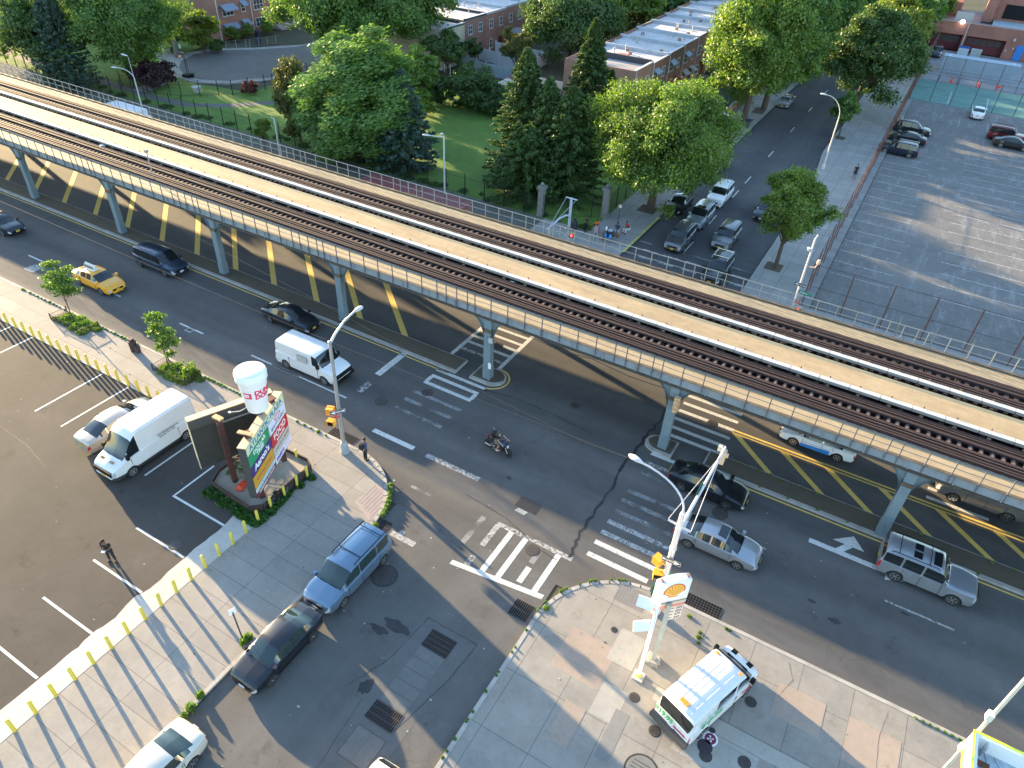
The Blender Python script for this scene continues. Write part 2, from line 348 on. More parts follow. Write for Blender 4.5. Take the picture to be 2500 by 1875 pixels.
# far side of the avenue
st('pavement', MB().prism([(-30,54),(-24,54)]+arc(-24.1,57.6,3.6,-90,0)+[(-20.5,60),(-20.5,700),(-25,700),(-25,60),(-30,60)], -.02, .12), MSWU)
st('pavement', MB().prism([(-420,54),(-30,54),(-30,60),(-420,60)], -.02, .118), P('old_dark_pavement', (.13,.125,.115), .95, noise=(.7,.35,(.075,.085,.055))))
st('pavement', MB().prism([(200,54),(-5.6,54)]+arc(-5.5,57.5,3.5,-90,-180)+[(-9,85),(-10.3,98),(-10.3,700),(-4.15,700),(-4.15,57.6),(200,57.6)], -.02, .12), MSWU)
kerb('kerb', [(-420,54),(-24,54)]+arc(-24.1,57.6,3.6,-90,0)+[(-20.5,700)], .15)
kerb('kerb', [(200,54),(-5.6,54)]+arc(-5.5,57.5,3.5,-90,-180)+[(-9,85),(-10.3,98),(-10.3,700)], -.15)
st('kerb_paint', MB().rect(-20.64,-20.35,57.8,67.0,.142), P('kerb_yellow', (.5,.42,.15), .8, noise=(3,.3)))
# park
st('park_lawn', MB().prism([(-420,60),(-25,60),(-25,92),(-45,92),(-45,100),(-60,100),(-84,84),(-84,72),(-94,70),(-106,76),(-110,90),(-420,120)], -.02, .10), GR)
st('front_yards', MB().rect(-35,-25,92,300,.05), grassmat('yard_ground', (.07,.075,.05), (.05,.07,.03), (.12,.11,.09)))
def ribbon(name, pts, wd, z, mat):
    mb = MB(); L = []
    for i, p in enumerate(pts):
        a = Vector(pts[max(0,i-1)]); b = Vector(pts[min(len(pts)-1,i+1)]); t = (b-a).normalized(); n = Vector((-t.y,t.x))*wd/2
        L.append((Vector(p)+n, Vector(p)-n))
    for i in range(len(L)-1): mb.add([(*L[i][0],z),(*L[i][1],z),(*L[i+1][1],z),(*L[i+1][0],z)], [(0,1,2,3)])
    o = st(name, mb, mat); return o
PATH = P('path_asphalt', (.13,.12,.115), .9, noise=(1.5,.2))
ribbon('park_path', [(-140,58.5+6),(-114,62.6),(-106,63.0),(-97,62.6),(-91,62.4),(-85.8,63.0),(-81.5,66.0),(-77.9,70.8),(-74,77),(-71,86)], 1.5, .104, PATH)
ribbon('park_path', [(-112,79.5),(-108.5,77.6),(-104,75.2),(-101,73.2),(-98.6,71.4),(-97,67.5),(-95.5,63.2)], 2.6, .108, P('path_concrete', (.33,.31,.28), .9, noise=(1.5,.15)))
# turning circle in front of the brick houses
cds = [(-104.1,77.2),(-101.4,74.4),(-98,72.5),(-94.0,72.0),(-90.2,74),(-87,79.5),(-84.5,85),(-82,92),(-78,150),(-92,150),(-97.2,95.0),(-101.2,89.0),(-105.2,84.9),(-105.8,81)]
st('turning_circle', MB().prism(cds, -.02, .112), asphalt('circle_asphalt', (.12,.115,.112), (.155,.148,.14), .6, None, .3))
cc = Vector((-95.5,82)); st('turning_circle_pavement', MB().prism([tuple(cc+(Vector(p)-cc)*1.16) for p in cds], -.02, .106), MSWU)
# right-hand car park, court and yard
st('old_car_park', MB().rect(-3.3,200,57.6,132.6,.03), MOLD)
st('lot_border', MB().prism([(-4.15,57.6),(-3.35,57.6),(-3.35,132),(-4.15,132)], 0, .2), P('border_concrete', (.22,.215,.21), .9, noise=(1,.25)))
st('court_surface', MB().rect(-4.1,200,132.6,147.6,.035), P('green_court', (.10,.23,.20), .8, noise=(.35,.18)))
st('school_yard', MB().rect(-4.1,200,147.6,176,.04), P('yard_concrete', (.26,.26,.27), .9, noise=(.3,.2)))
cr = MB(); cr.rect(1.5,1.65,134,142,.041); cr.rect(6.9,7.05,134,142,.041); cr.rect(-2,30,133.6,133.72,.041); cr.rect(-2,30,141.9,142.02,.041); cr.rect(-3,60,138,138.08,.041)
st('court_lines', cr, worn('court_line_paint', (.55,.6,.6), .3))
st('yard_line', MB().rect(-4,-2.1,158.5,158.8,.045).rect(-2.1,30,159,159.2,.045), P('yard_yellow', (.55,.45,.08), .8))
# ---------------------------------------------------------------- road markings
PW_ = worn('road_white', (.60,.59,.56), .3, 7, .36); PWW = worn('road_white_worn', (.50,.49,.47), .85, 5, .36); PWV = worn('road_white_faded', (.42,.42,.41), 1.15, 3.5, .40)
PY = worn('road_yellow', (.80,.54,.13), .15, 8, .34); PG = P('lot_line_paint', (.60,.60,.57), .7, noise=(4,.12)); PGO = worn('old_lot_line_paint', (.45,.44,.42), .45, 5, .38)
m = MB()
for y, x0, x1, k in ((24.25,-8,-4.5,0),(25.2,-8,-4.2,0),(26.05,-8,-4.1,1),(26.95,-8,-4,1),(27.9,-8,-4,2),(28.9,-8,-4,2),(29.8,-8,-5,2)): m.rect(x0,x1,y-.16,y+.16,.004,k)
for y in (40.6,39.65,38.7,37.75,36.8,35.95): m.rect(-8,-4.15,y-.15,y+.15,.004,0)
m.rect(-8,-5.6,33.45,33.75,.004,0); m.rect(-8,-5.8,32.5,32.8,.004,1); m.rect(-8,-6,31.5,31.8,.004,2)
# lower street crossing
m.rect(-13.2,-8.5,23.25,23.55,.004,1)
m.add([(-13.9,19.65,.004),(-8.7,20.3,.004),(-8.7,20.6,.004),(-13.9,19.95,.004)],[(0,1,2,3)],0)
for x, y0, y1, k in ((-9.25,20.5,23.3,0),(-10.25,22.0,23.3,2),(-11.3,20.2,23.3,0),(-12.2,20.1,23.3,0),(-13.1,21.6,23.3,1),(-13.1,20.0,20.8,1),(-14.1,21.2,23.4,2),(-10.2,20.6,21.7,0),(-17.3,19.7,20.1,1)): m.rect(x-.16,x+.16,y0,y1,.005,k)
m.rect(-17.8,-16.2,19.5,19.85,.004,1); m.rect(-19.8,-15.9,25.55,25.9,.004,1); m.rect(-24,-20.8,25.6,25.95,.004,0); m.rect(-19.0,-17.6,23.0,23.2,.004,2)
# near crossing west
m.rect(-24.4,-20.3,33.2,33.48,.004,0); m.rect(-24.3,-20.4,32.45,32.75,.004,0); m.rect(-24.3,-20.4,31.55,31.85,.004,0); m.rect(-24.35,-24.05,31.85,32.45,.004,0); m.rect(-20.65,-20.35,31.85,32.45,.004,0)
m.rect(-24.3,-20.4,30.3,30.6,.004,2); m.rect(-24.3,-20.5,29.3,29.6,.004,2); m.rect(-24.3,-20.5,28.2,28.5,.004,2)
m.add([(-27.75,33.6,.004),(-27.75,30.5,.004),(-27.25,30.5,.004),(-27.25,33.6,.004)],[(0,1,2,3)],0); m.rect(-27.6,-27.1,28.3,29.5,.004,1)
# crossing under the viaduct
m.rect(-24.75,-24.45,35.4,46,.004,0); m.rect(-20.85,-20.55,35.4,46,.004,0)
for y in (36.6,37.6,38.5,39.4,40.4,41.3,42.2): m.rect(-24.45,-20.85,y-.14,y+.14,.004,0 if y>37 else 1)
# lane lines
for x0 in np.arange(-110.9,-30,9.55): m.rect(x0,x0+2.6,27.22,27.36,.004,0)
m.rect(-36.5,-27.6,27.25,27.38,.004,0)
for x0 in (8.5,18.,28.): m.rect(x0-11.5,x0-8.2,29.75,29.87,.004,1)
m.rect(-61.3,-60.1,25.7,26.75,.004,1); m.rect(-43.0,-42.4,26.85,26.9,.004,0); m.rect(-43.0,-42.4,27.3,27.35,.004,0); m.rect(-43.0,-42.95,26.9,27.3,.004,0); m.rect(-42.45,-42.4,26.9,27.3,.004,0)
# far side crossing and stop line of the upper street
for x0 in (-19.2,-17.2,-15.0,-12.8,-10.6): m.rect(x0,x0+1.5,59.55,59.85,.004,1); m.rect(x0+.2,x0+1.6,57.95,58.3,.004,1)
m.rect(-20.3,-9.2,61.0,61.3,.004,2)
for x0 in np.arange(-15.76,-15.7,1):
    for y0 in (61.6,68.9,77.0,82.0,92.4,104.0,115.5,127,139,151): m.rect(-15.8,-15.68,y0,y0+2.5,.004,0)
for yy in (39.2,40.1,41.1,42.0,43.0,43.9): m.rect(7.6,11.0,yy-.13,yy+.13,.004,0)
# turn arrow
def arrow(cx, cy):
    s = lambda *pts: m.add([(cx+a, cy+b, .005) for a, b in pts], [tuple(range(len(pts)))], 0)
    s((-1.9,-.2),(2.2,-.2),(2.2,.15),(-1.9,.15)); s((2.2,-.62),(3.6,0),(2.2,.62)); s((-.5,.15),(-.05,.15),(.35,.75),(-.1,.75)); s((-.75,.75),(.95,.75),(.25,1.62))
arrow(4.1,31.85)
struct(m.obj('road_markings', [PW_,PWW,PWV]))
yy = MB()
for x0 in [-70.6-4.75*i for i in range(30,0,-1)]+[-70.6,-65.8,-61.1,-56.3,-51.7,-46.9,-42.4,-37.7,-33.2,-28.8]:
    yy.add([(x0-.34,35.45,.004),(x0+.32,35.45,.004),(x0-6.08,41.1,.004),(x0-6.76,41.1,.004)],[(0,1,2,3)])
for x0 in (-1.0,2.1,4.9,8.1,11.3,14.4,17.5): yy.add([(x0-.2,35.8,.004),(x0+.3,35.8,.004),(x0-2.65,38.4,.004),(x0-3.2,38.4,.004)],[(0,1,2,3)])
yy.add([(-4.2,38.65,.004),(60,38.65,.004),(60,38.8,.004),(-4.2,38.8,.004)],[(0,1,2,3)]); yy.rect(-4.2,60,38.38,38.5,.004)
yy.rect(-3,60,33.82,33.94,.004); yy.rect(-200,-23.5,33.36,33.46,.004)
for i in range(20):   # yellow ring round the column island
    a0, a1 = R_(-80+i*9), R_(-71+i*9); c = (-20.5,34.65)
    yy.add([(c[0]+1.15*math.cos(a0),c[1]+1.15*math.sin(a0),.004),(c[0]+1.27*math.cos(a0),c[1]+1.27*math.sin(a0),.004),(c[0]+1.27*math.cos(a1),c[1]+1.27*math.sin(a1),.004),(c[0]+1.15*math.cos(a1),c[1]+1.15*math.sin(a1),.004)],[(0,1,2,3)])
st('yellow_markings', yy, PY)
ll = MB()
for x in (-51.0,-53.6,-43.05,-40.35,-35.05,-32.45,-29.75): ll.rect(x-.06,x+.06,15.3 if x != -29.75 else 15.2,20.1 if x != -29.75 else 18.0,.105)
ll.rect(-29.81,-25.65,15.05,15.18,.1052)
for y in (12.5,9.95,7.25,4.6,1.9,-.8): ll.rect(-29.5,-25.75,y-.06,y+.06,.105)
for x in (-62,-59.2,-56.5): ll.rect(x-.06,x+.06,15.3,20.1,.105)
st('car_park_lines', ll, PG)
ol = MB()
for y in (65.5,68.2,70.8,73.5,76.3,79.1,81.6,84.3,86.8,89.6,92.2,94.8,97.4,100,102.6,105.2): ol.rect(-3.2,2.0,y-.07,y+.07,.034)
for y in np.arange(66,112,2.65): ol.rect(5.6,11,y-.07,y+.07,.034); ol.rect(11.02,16.4,y-.07,y+.07,.034)
for x in (3.8,7.5,11.2): ol.rect(x,x+.08,122,127,.034)
st('old_car_park_lines', ol, PGO)
# tar seams and darker repair patches, manholes, gratings
TAR = P('tar_seam', (.022,.022,.024), .7, noise=(9,.3)); PATC = P('asphalt_patch', (.105,.102,.10), .9, noise=(1.2,.12)); PATB = P('dark_wet_patch', (.035,.035,.037), .85, noise=(2,.3))
def wob(pts, wd, z, mb, n=8):
    r = random.Random(int(pts[0][0]*100)); P_ = []
    for i in range(len(pts)-1):
        for k in range(n):
            t = k/n; P_.append((pts[i][0]*(1-t)+pts[i+1][0]*t+r.uniform(-1,1)*wd*.9, pts[i][1]*(1-t)+pts[i+1][1]*t+r.uniform(-1,1)*wd*.9))
    P_.append(pts[-1])
    for i in range(len(P_)-1):
        a = Vector(P_[i]); b = Vector(P_[i+1]); t = (b-a).normalized(); n_ = Vector((-t.y,t.x))*wd*r.uniform(.3,.75)
        mb.add([(*(a-n_),z),(*(b-n_),z),(*(b+n_),z),(*(a+n_),z)],[(0,1,2,3)])
tb = MB(); wob([(-8.6,23.4),(-8.9,24.6),(-8.9,27.5),(-9.0,31.5),(-8.9,34.6),(-8.7,37),(-8.8,44)], .14, .006, tb, 7)
wob([(-20.9,33.0),(-18.4,33.6),(-15.5,33.6),(-12,33.2)], .06, .006, tb); wob([(-9.2,22.9),(-10.5,23.1),(-13,24.0),(-16,24.3)], .045, .006, tb); wob([(-14,11.5),(-13.2,13.5),(-12.9,16.4),(-10.1,16.4),(-10.2,14.3),(-10.9,11)], .03, .006, tb); wob([(-12.6,8),(-13.0,11.5)], .02, .006, tb)
wob([(-45.6,13.4),(-40.5,13.2),(-37.6,12.6)], .018, .106, tb); wob([(-33.6,8.6),(-31.6,10.2),(-29.4,12.6)], .012, .106, tb); wob([(3.0,23.5),(3.4,22.6),(3.0,21.4)], .014, .1285, tb); wob([(7.5,23.4),(7.3,21.9),(7.4,20.4)], .014, .1285, tb)
st('tar_seams', tb, TAR)
st('road_patch', MB().sheet([(-13.1,16.4),(-10.2,16.4),(-10.5,6),(-13.1,6)], .003), PATC)
pb = MB(); r3 = random.Random(9)
for (cx,cy,a,b) in ((-13.9,15.2,.9,.35),(-13.2,12.0,.35,.5),(4.5,27.1,.35,.2),(3.2,27.7,.3,.12),(7.5,29.5,.3,.1),(-14.6,14.6,.6,.25),(-30,29.5,.5,.2),(-2.7,31.2,.5,.5),(-14.5,26.8,.2,.15)):
    pb.sheet([(cx+a*math.cos(q)*r3.uniform(.6,1.1), cy+b*math.sin(q)*r3.uniform(.6,1.1)) for q in np.arange(0,6.28,.45)], .0065)
st('oil_stains', pb, PATB)
IRON = P('cast_iron', (.075,.062,.057), .7, .3, noise=(8,.3)); IRON2 = P('vault_concrete', (.125,.122,.118), .85, noise=(2,.15))
MH = {}
def manhole(x, y, r, label, mat=None, z=.008, ring=True):
    t = thing('manhole_cover', label, 'manhole cover', (x,y,z), 0, 'manhole covers in the road and pavement')
    MB().lathe([(r,0),(r,.006),(r*.93,.008)], n=28).obj('cover', mat or IRON, t)
    if ring: MB().lathe([(r*1.13,-.003),(r*1.13,.001)], n=28).obj('ring', P('manhole_ring', (.035,.033,.032), .8), t)
    rb = MB()
    for k in (-.5,-.25,0,.25,.5): rb.box(-r*math.sqrt(1-k*k)*.8, r*math.sqrt(1-k*k)*.8, k*r-.012, k*r+.012, .007, .013)
    rb.obj('ribs', DARK, t); return t
manhole(-16.3,17.2,.62,'large round iron manhole cover on the lower street beside the blue minivan')
manhole(-2.7,31.0,.42,'reddish manhole cover on the avenue between the black and silver sedans')
manhole(-10.6,22.8,.36,'manhole cover inside the striped crossing of the lower street')
manhole(-25.4,28.3,.38,'manhole cover on the avenue in front of the white cargo van')
manhole(-23.4,30.8,.36,'manhole cover under the faded crossing below the viaduct column')
manhole(-14.2,35.2,.36,'faint manhole cover in the middle of the junction',ring=False)
manhole(-22.3,38.4,.34,'manhole cover in the ladder crossing under the viaduct')
manhole(-5.6,38.6,.33,'manhole cover beside the striped crossing under the viaduct')
manhole(-1.25,16.95,.24,'round cover on the apron behind the price-lettered van',z=.127)
manhole(-2.6,17.9,.22,'small round cover on the apron at the foot of the white pole',z=.127)
manhole(-4.8,20.6,.15,'smallest round cover on the pale slab of the corner',z=.127)
manhole(.85,17.45,.33,'plain dark round tank lid on the apron',mat=P('tank_lid',(.04,.03,.045),.8),z=.131,ring=False)
manhole(1.0,17.1,.25,'ribbed round tank cover just below the plain dark lid',z=.127)
manhole(.9,18.3,.13,'tiny round cover on the apron above the maroon tank cap',z=.127)
manhole(2.5,17.7,.25,'ribbed round tank cover alone at the bottom right of the apron',z=.127)
manhole(2.0,20.5,.27,'dark round cover just ahead of the price-lettered van',z=.127,ring=False)
manhole(-1.1,15.05,.66,'very large round tank lid at the bottom of the apron',mat=P('big_lid',(.17,.165,.155),.85,noise=(3,.15)),z=.127)
t = thing('tank_cap', 'maroon round tank cap with white emblem and white ring on the apron', 'tank cap', (.95,17.9,.127))
MB().lathe([(.33,0),(.33,.004)], n=28).obj('white_ring', WHITE, t); MB().lathe([(.25,.004),(.25,.012)], n=28).obj('cap', P('maroon_cap', (.16,.02,.05), .5), t)
eb = MB()
for k in range(4): eb.add([Vector((.03,.0,.0135)), *[Vector((.15*math.cos(R_(90*k+25+d)), .15*math.sin(R_(90*k+25+d)), .0135)) for d in (-16,16)]], [(0,1,2)])
eb.obj('emblem', WHITE, t)
def grate(x0,x1,y0,y1,label,nx,ny,z=.008,mat=None):
    t = thing('drain_grate', label, 'drain grate', (x0,y0,z)); w_,h_ = x1-x0, y1-y0
    MB().box(0,w_,0,h_,-.004,.002).obj('pit', BLACK, t); g = MB()
    for i in range(nx+1): g.box(w_*i/nx-.015,w_*i/nx+.015,0,h_,.003,.014)
    for i in range(ny+1): g.box(0,w_,h_*i/ny-.015,h_*i/ny+.015,.004,.0152)
    g.obj('bars', mat or IRON, t); return t
grate(-12.35,-10.95,15.0,16.0,'upper subway vent grating set in the lower street',14,4)
grate(-12.4,-10.95,10.9,11.8,'lower subway vent grating set in the lower street',14,3)
grate(-9.75,-8.75,18.7,19.7,'drain grating in the gutter at the end of the striped crossing',9,2)
grate(-2.4,-.6,23.95,24.75,'wide honeycomb storm drain at the avenue kerb by the petrol sign',12,5)
grate(-26.2,-24.2,23.9,24.6,'storm drain at the kerb behind the tall street lamp',12,1)
grate(-18.8,-18.1,19.3,20.2,'small drain at the kerb behind the blue minivan',7,2)
t = thing('utility_hatch', 'ridged rectangular iron hatch in the avenue with broken asphalt round it', 'hatch', (-13.1,25.1,.007))
MB().box(0,1.35,0,.85,-.003,.008).obj('lid', IRON, t); hb = MB()
for i in range(10): hb.box(.07+i*.13,.1+i*.13,.04,.81,.008,.016)
hb.obj('ridges', DARK, t); MB().sheet([(.2,-.35),(.85,-.4),(.95,-.08),(.3,-.06)], .002).obj('broken_edge', P('broken_concrete', (.4,.38,.33), .9, noise=(6,.4)), t)
t = thing('vault_covers', 'row of concrete vault panels between two street gratings', 'vault cover', (-12.35,11.85,.006))
for i in range(5):
    MB().box(.02,1.38,i*.63+.02,i*.63+.6,-.003,.004).obj('panel', IRON2, t)
t = thing('utility_hatch', 'pale double metal hatch set in the bottom of the lower street', 'hatch', (-12.35,9.1,.006))
MB().box(0,.72,0,1.4,-.003,.003).obj('lid', IRON2, t); MB().box(.75,1.45,0,1.4,-.003,.003).obj('lid', IRON2, t)
MB().box(-.03,1.48,-.03,0,-.002,.006).box(-.03,1.48,1.4,1.43,-.002,.006).box(-.03,0,0,1.4,-.002,.006).box(1.45,1.48,0,1.4,-.002,.006).obj('rim', IRON, t)
t = thing('drain_grate', 'round grated drain in the car park by the white corner line', 'drain grate', (-26.8,12.8,.105))
MB().lathe([(.33,0),(.33,.002)],n=24).obj('pit', BLACK, t); g = MB()
for i in range(-4,5):
    c = math.sqrt(max(0,.33**2-(i*.07)**2)); g.box(-c,c,i*.07-.012,i*.07+.012,.003,.01); g.box(i*.07-.012,i*.07+.012,-c,c,.004,.0112)
g.obj('bars', IRON2, t)
st('tactile_strip', MB().add([(-20.9,20.3,.124),(-19.3,19.6,.124),(-18.95,20.6,.124),(-19.6,22.2,.124),(-20.6,22.0,.124)],[(0,1,2,3,4)]), P('ramp_pink', (.34,.27,.25), .9, noise=(3,.12)))
rl = MB()
for i in range(7): rl.rect(-20.7+i*.22,-20.66+i*.22,20.35-i*.07,21.9-i*.07,.128)
st('ramp_grooves', rl, P('groove_dark', (.2,.17,.16), .9))
st('ramp', MB().rect(-5.6,-4.0,22.2,23.4,.125), P('ramp_grey', (.2,.19,.18), .9, noise=(3,.12)))
rl = MB()
for i in range(10): rl.rect(-5.55+i*.16,-5.52+i*.16,22.25,23.35,.13)
st('ramp_grooves', rl, P('groove_dark', (.2,.17,.16), .9))

# small litter and leaf specks on the ground
rq = random.Random(77); lt = MB()
for (x0,x1,y0,y1,z,n) in ((-60,-26,0,20,.107,60),(-24,-19,0,23,.124,40),(-55,-24,20.5,23.4,.124,40),(-18,-9,5,22,.004,60),(-60,14,24,33.5,.004,90),(-8,10,14,23.5,.13,50),(-4,14,58,130,.035,60),(-20,-9,57,110,.004,40),(-30,-20,55,60,.124,20)):
    for _ in range(n):
        x = rq.uniform(x0,x1); y = rq.uniform(y0,y1); s_ = rq.uniform(.02,.06)*(1.6 if rq.random() < .12 else 1); a = rq.uniform(0,3)
        lt.add([(x+s_*math.cos(a+k*1.57), y+s_*math.sin(a+k*1.57)*.7, z+.004) for k in range(4)], [(0,1,2,3)], 0 if rq.random() < .6 else 1)
struct(lt.obj('litter_specks', [P('speck_pale', (.36,.35,.32), .85), P('speck_brown', (.08,.055,.04), .9)]), 'stuff')
# ================================================================ VIADUCT
VB = stained('viaduct_blue_grey', (.235,.275,.31), amt=.55); VD = P('viaduct_flange', (.10,.075,.05), .8, noise=(1.5,.35)); VC = stained('viaduct_column', (.17,.225,.26), amt=.5)
def plank(name, c1, c2, stretch):
    g = G(name); col = g.mix(g.rng(g.noise(1,5,.6,v=g.scale(g.pos,stretch,1.6,1)),.3,.7), c1, c2)
    ln = g.n('TexBrick'); ln.offset = .5; ln.inputs['Scale'].default_value = 1; ln.inputs['Brick Width'].default_value = 3.0; ln.inputs['Row Height'].default_value = .3; ln.inputs['Mortar Size'].default_value = .008
    ln.inputs['Color1'].default_value = (1,1,1,1); ln.inputs['Color2'].default_value = (.94,.94,.94,1); ln.inputs['Mortar'].default_value = (.8,.78,.72,1); g.l(g.scale(g.pos,1,1,0), ln.inputs['Vector'])
    col = g.mix(1.0, col, ln.outputs[0], 'MULTIPLY'); col = g.mul(col, g.rng(g.noise(2.2,5,.75),.3,.7,.86,1.08)); col = g.mul(col, g.rng(g.noise(.35,6,.8,v=g.scale(g.pos,.5,1,1)),.3,.7,.84,1.1)); col = g.mul(col, g.rng(g.noise(1.3,6,.85,v=g.scale(g.pos,.4,1.6,1,(5,5,0))),.6,.75,1,.72)); return g.done(col, .8)
WALK = plank('fibreglass_walkway', (.36,.275,.165), (.43,.335,.21), .25); PLAT = plank('fibreglass_platform', (.36,.265,.15), (.43,.325,.20), .25)
OLIVE = P('platform_edge', (.20,.19,.13), .8, noise=(1.5,.15)); TIE = P('sleeper_timber', (.055,.034,.031), .9, noise=(3,.35)); TIEL = P('sleeper_plate', (.15,.105,.085), .8, noise=(6,.3))
GUARD = P('guard_timber', (.034,.017,.016), .85, noise=(2.5,.25)); RAIL = P('rail_steel', (.12,.075,.06), .55, .4, noise=(2,.2)); COVER = P('cover_board', (.50,.49,.47), .6, noise=(1.5,.08)); CVF = P('cover_board_side', (.22,.22,.22), .7)
PURP = P('cable_purple', (.035,.014,.045), .5); PAN = P('dark_pan', (.045,.034,.034), .85, noise=(1.2,.4)); RAILG = P('railing_grey', (.12,.125,.15), .5, .2, noise=(2,.1)); RAILT = P('railing_far', (.30,.30,.29), .5, .2, noise=(2,.1))
VX0, VX1 = -150.0, 40.0
vd = thing('railway_viaduct', 'long blue-grey steel railway viaduct with two tracks running over the avenue', 'railway viaduct', (0,0,0))
def vp(name, mb, mat, par=None, **k): return mb.obj(name, mat, par or vd, **k)
vp('girder', MB().box(VX0,VX1,34.27,34.38,5.22,5.78), VB); vp('girder', MB().box(VX0,VX1,46.28,46.35,5.5,5.78).box(VX0,VX1,44.5,44.6,4.9,5.6), VB)
fl = MB()
fl.box(VX0,VX1,34.13,34.53,5.10,5.215)
for y in (34.33,46.29): fl.box(VX0,VX1,y-.17,y+.06,5.785,5.81)
vp('flange', fl, VD)
vp('deck_pan', MB().box(VX0,VX1,34.4,44.5,5.30,5.36), PAN)
for x in np.arange(VX0+1.0,VX1,3.3):
    pass
sf = MB()
for x in np.arange(-100.4,20,2.2): sf.box(x-.03,x+.03,34.19,34.27,5.22,5.78)
for cx_ in [5.6-13.18*i for i in range(-2,9)]: sf.box(cx_-.55,cx_+.55,34.235,34.268,5.24,5.76)
vp('stiffeners', sf, VB)['kind'] = 'stuff'
vp('conduit', MB().tube([(VX0,34.12,5.16),(VX1,34.12,5.16)], .03, 5), DARK); vp('hanging_cable', MB().tube([(-18,34.1,5.1),(-15.5,34.05,4.85),(-13,34.1,5.05),(-10.5,34.05,4.8),(-8.2,34.0,4.9)], .025, 5), DARK)
cb = MB()
for x in np.arange(VX0,VX1,1.65): cb.box(x,x+.16,34.4,46.2,5.37,5.6)
vp('floor_beams', cb, VD)
CX = [5.6-13.18*i for i in range(-2,12)]
for cx in CX:
    for y, vis in ((34.45,1),(44.7,0)):
        e = MB(); w_ = .27
        e.box(-w_,w_,-.23,-.19,0.15,4.3); e.box(-w_,-w_+.04,-.19,.23,.15,4.3); e.box(w_-.04,w_,-.19,.23,.15,4.3); e.box(-w_+.04,w_-.04,-.01,.03,.6,4.3)
        e.box(-w_-.02,w_+.02,-.27,.27,.12,1.15)
        for s in (-1,1):     # curved gusset brackets
            pr = [(s*w_,2.9)]+[(s*(w_+1.15*(1-math.cos(R_(a)))), 2.9+2.2*math.sin(R_(a))) for a in range(0,91,10)]+[(s*w_,5.1)]
            T = Matrix(((1,0,0,0),(0,0,-1,.05),(0,1,0,0),(0,0,0,1)))
            e.prism(pr, -.03, .03, T=T)
            rim = [(s*(w_+1.15*(1-math.cos(R_(a)))), 2.9+2.2*math.sin(R_(a))) for a in range(0,91,10)]
            for i in range(len(rim)-1):
                a_, b_ = rim[i], rim[i+1]
                e.add([(a_[0],-.16,a_[1]),(b_[0],-.16,b_[1]),(b_[0],.16,b_[1]),(a_[0],.16,a_[1])],[(0,1,2,3)])
        e.box(-w_,w_,-.2,.24,4.2,5.1)
        c = vp('column', e, VC); c.location = (cx,y,0)
        if y < 40:
            MB().box(-w_-.03,w_+.03,-.26,.26,4.05,4.3).obj('band', VD, c)
pl = MB().box(VX0,VX1,38.85,40.5,6.02,6.10); vp('centre_platform', pl, PLAT)
vp('platform_edge', MB().box(VX0,VX1,40.5,40.92,5.9,6.06).box(VX0,VX1,38.8,38.85,5.85,6.07), OLIVE)
vp('walkway', MB().box(VX0,VX1,34.4,35.72,5.66,5.72), WALK); vp('walkway', MB().box(VX0,VX1,44.62,46.22,5.66,5.72), WALK)
for y in (36.28,37.72,42.62,44.06): vp('rail', MB().box(VX0,VX1,y-.035,y+.035,5.8,5.965).box(VX0,VX1,y-.07,y+.07,5.79,5.81), RAIL)
for y in (35.85,36.0,36.62,37.42,38.02,42.2,42.36,42.95,43.74,44.36): vp('guard_timber', MB().box(VX0,VX1,y-.11,y+.11,5.8,5.93), GUARD)
for y in (35.78,38.12,42.06,44.44): vp('guard_strap', MB().box(VX0,VX1,y-.02,y+.02,5.86,5.95), RAIL)
for y in (38.55,41.58):
    cv = MB(); x = VX0; r5 = random.Random(int(y))
    while x < VX1: cv.box(x,x+1.66,y-.17,y+.17,6.16,6.2,0); cv.box(x,x+1.66,y-.185,y-.171,6.02,6.19,1); cv.box(x+1.66,x+1.7,y-.15,y+.15,6.14,6.18,1); x += 1.7
    o = cv.obj('cover_board', [COVER,CVF], vd); vp('third_rail', MB().box(VX0,VX1,y-.05,y+.05,5.92,6.05), RUST)
    br = MB(); x = VX0+.5
    while x < VX1: br.box(x,x+.07,y+.18,y+.22,5.75,6.32); br.box(x-.06,x+.13,y-.36,y-.2,5.8,5.98); x += 1.7
    vp('brackets', br, P('bracket_brown', (.16,.10,.06), .7, noise=(6,.4)))['kind'] = 'stuff'
vp('cable', MB().box(VX0,VX1,41.86,41.93,5.86,5.94), PURP)
# sleepers: the nearest hundred as parts, the rest as one
tie = MB().box(-.11,.11,-1.3,1.3,-.075,.075).box(-.06,.06,-.36,.36,.075,.082, 1).mesh('sleeper', [TIE,TIEL]); long_ = MB().box(-.11,.11,-1.3,3.0,-.075,.075).box(-.06,.06,-.36,.36,.075,.082, 1).mesh('sleeper', [TIE,TIEL])
rest = MB(); cnt = 0; r6 = random.Random(5)
for x in np.arange(11.5, VX0, -.52):
    for y, s in ((37.0,0),(43.34,1)):
        if cnt < 100:
            o = bpy.data.objects.new('sleeper', long_ if (s == 0 and int(x*2)%4==0) else tie); COL.objects.link(o); o.parent = vd; o.location = (x+r6.uniform(-.03,.03), y, 5.72); cnt += 1
            if s == 1: o.location.y -= .45; o.data = tie
        else: rest.box(x-.11,x+.11,y-1.3-(.45 if s else 0),y+1.3,5.645,5.795); rest.box(x-.06,x+.06,y-.36,y+.36,5.795,5.802,1)
o = rest.obj('sleepers', [TIE,TIEL], vd); o['kind'] = 'stuff'
st2 = MB()
for x in np.arange(VX0, VX1, 1.04): st2.box(x,x+.1,38.05,38.3,5.79,5.83); st2.box(x+.3,x+.42,40.95,41.4,5.70,5.79)
vp('tie_ends', st2, TIEL)['kind'] = 'stuff'
gr_ = MB(); r7 = random.Random(11)
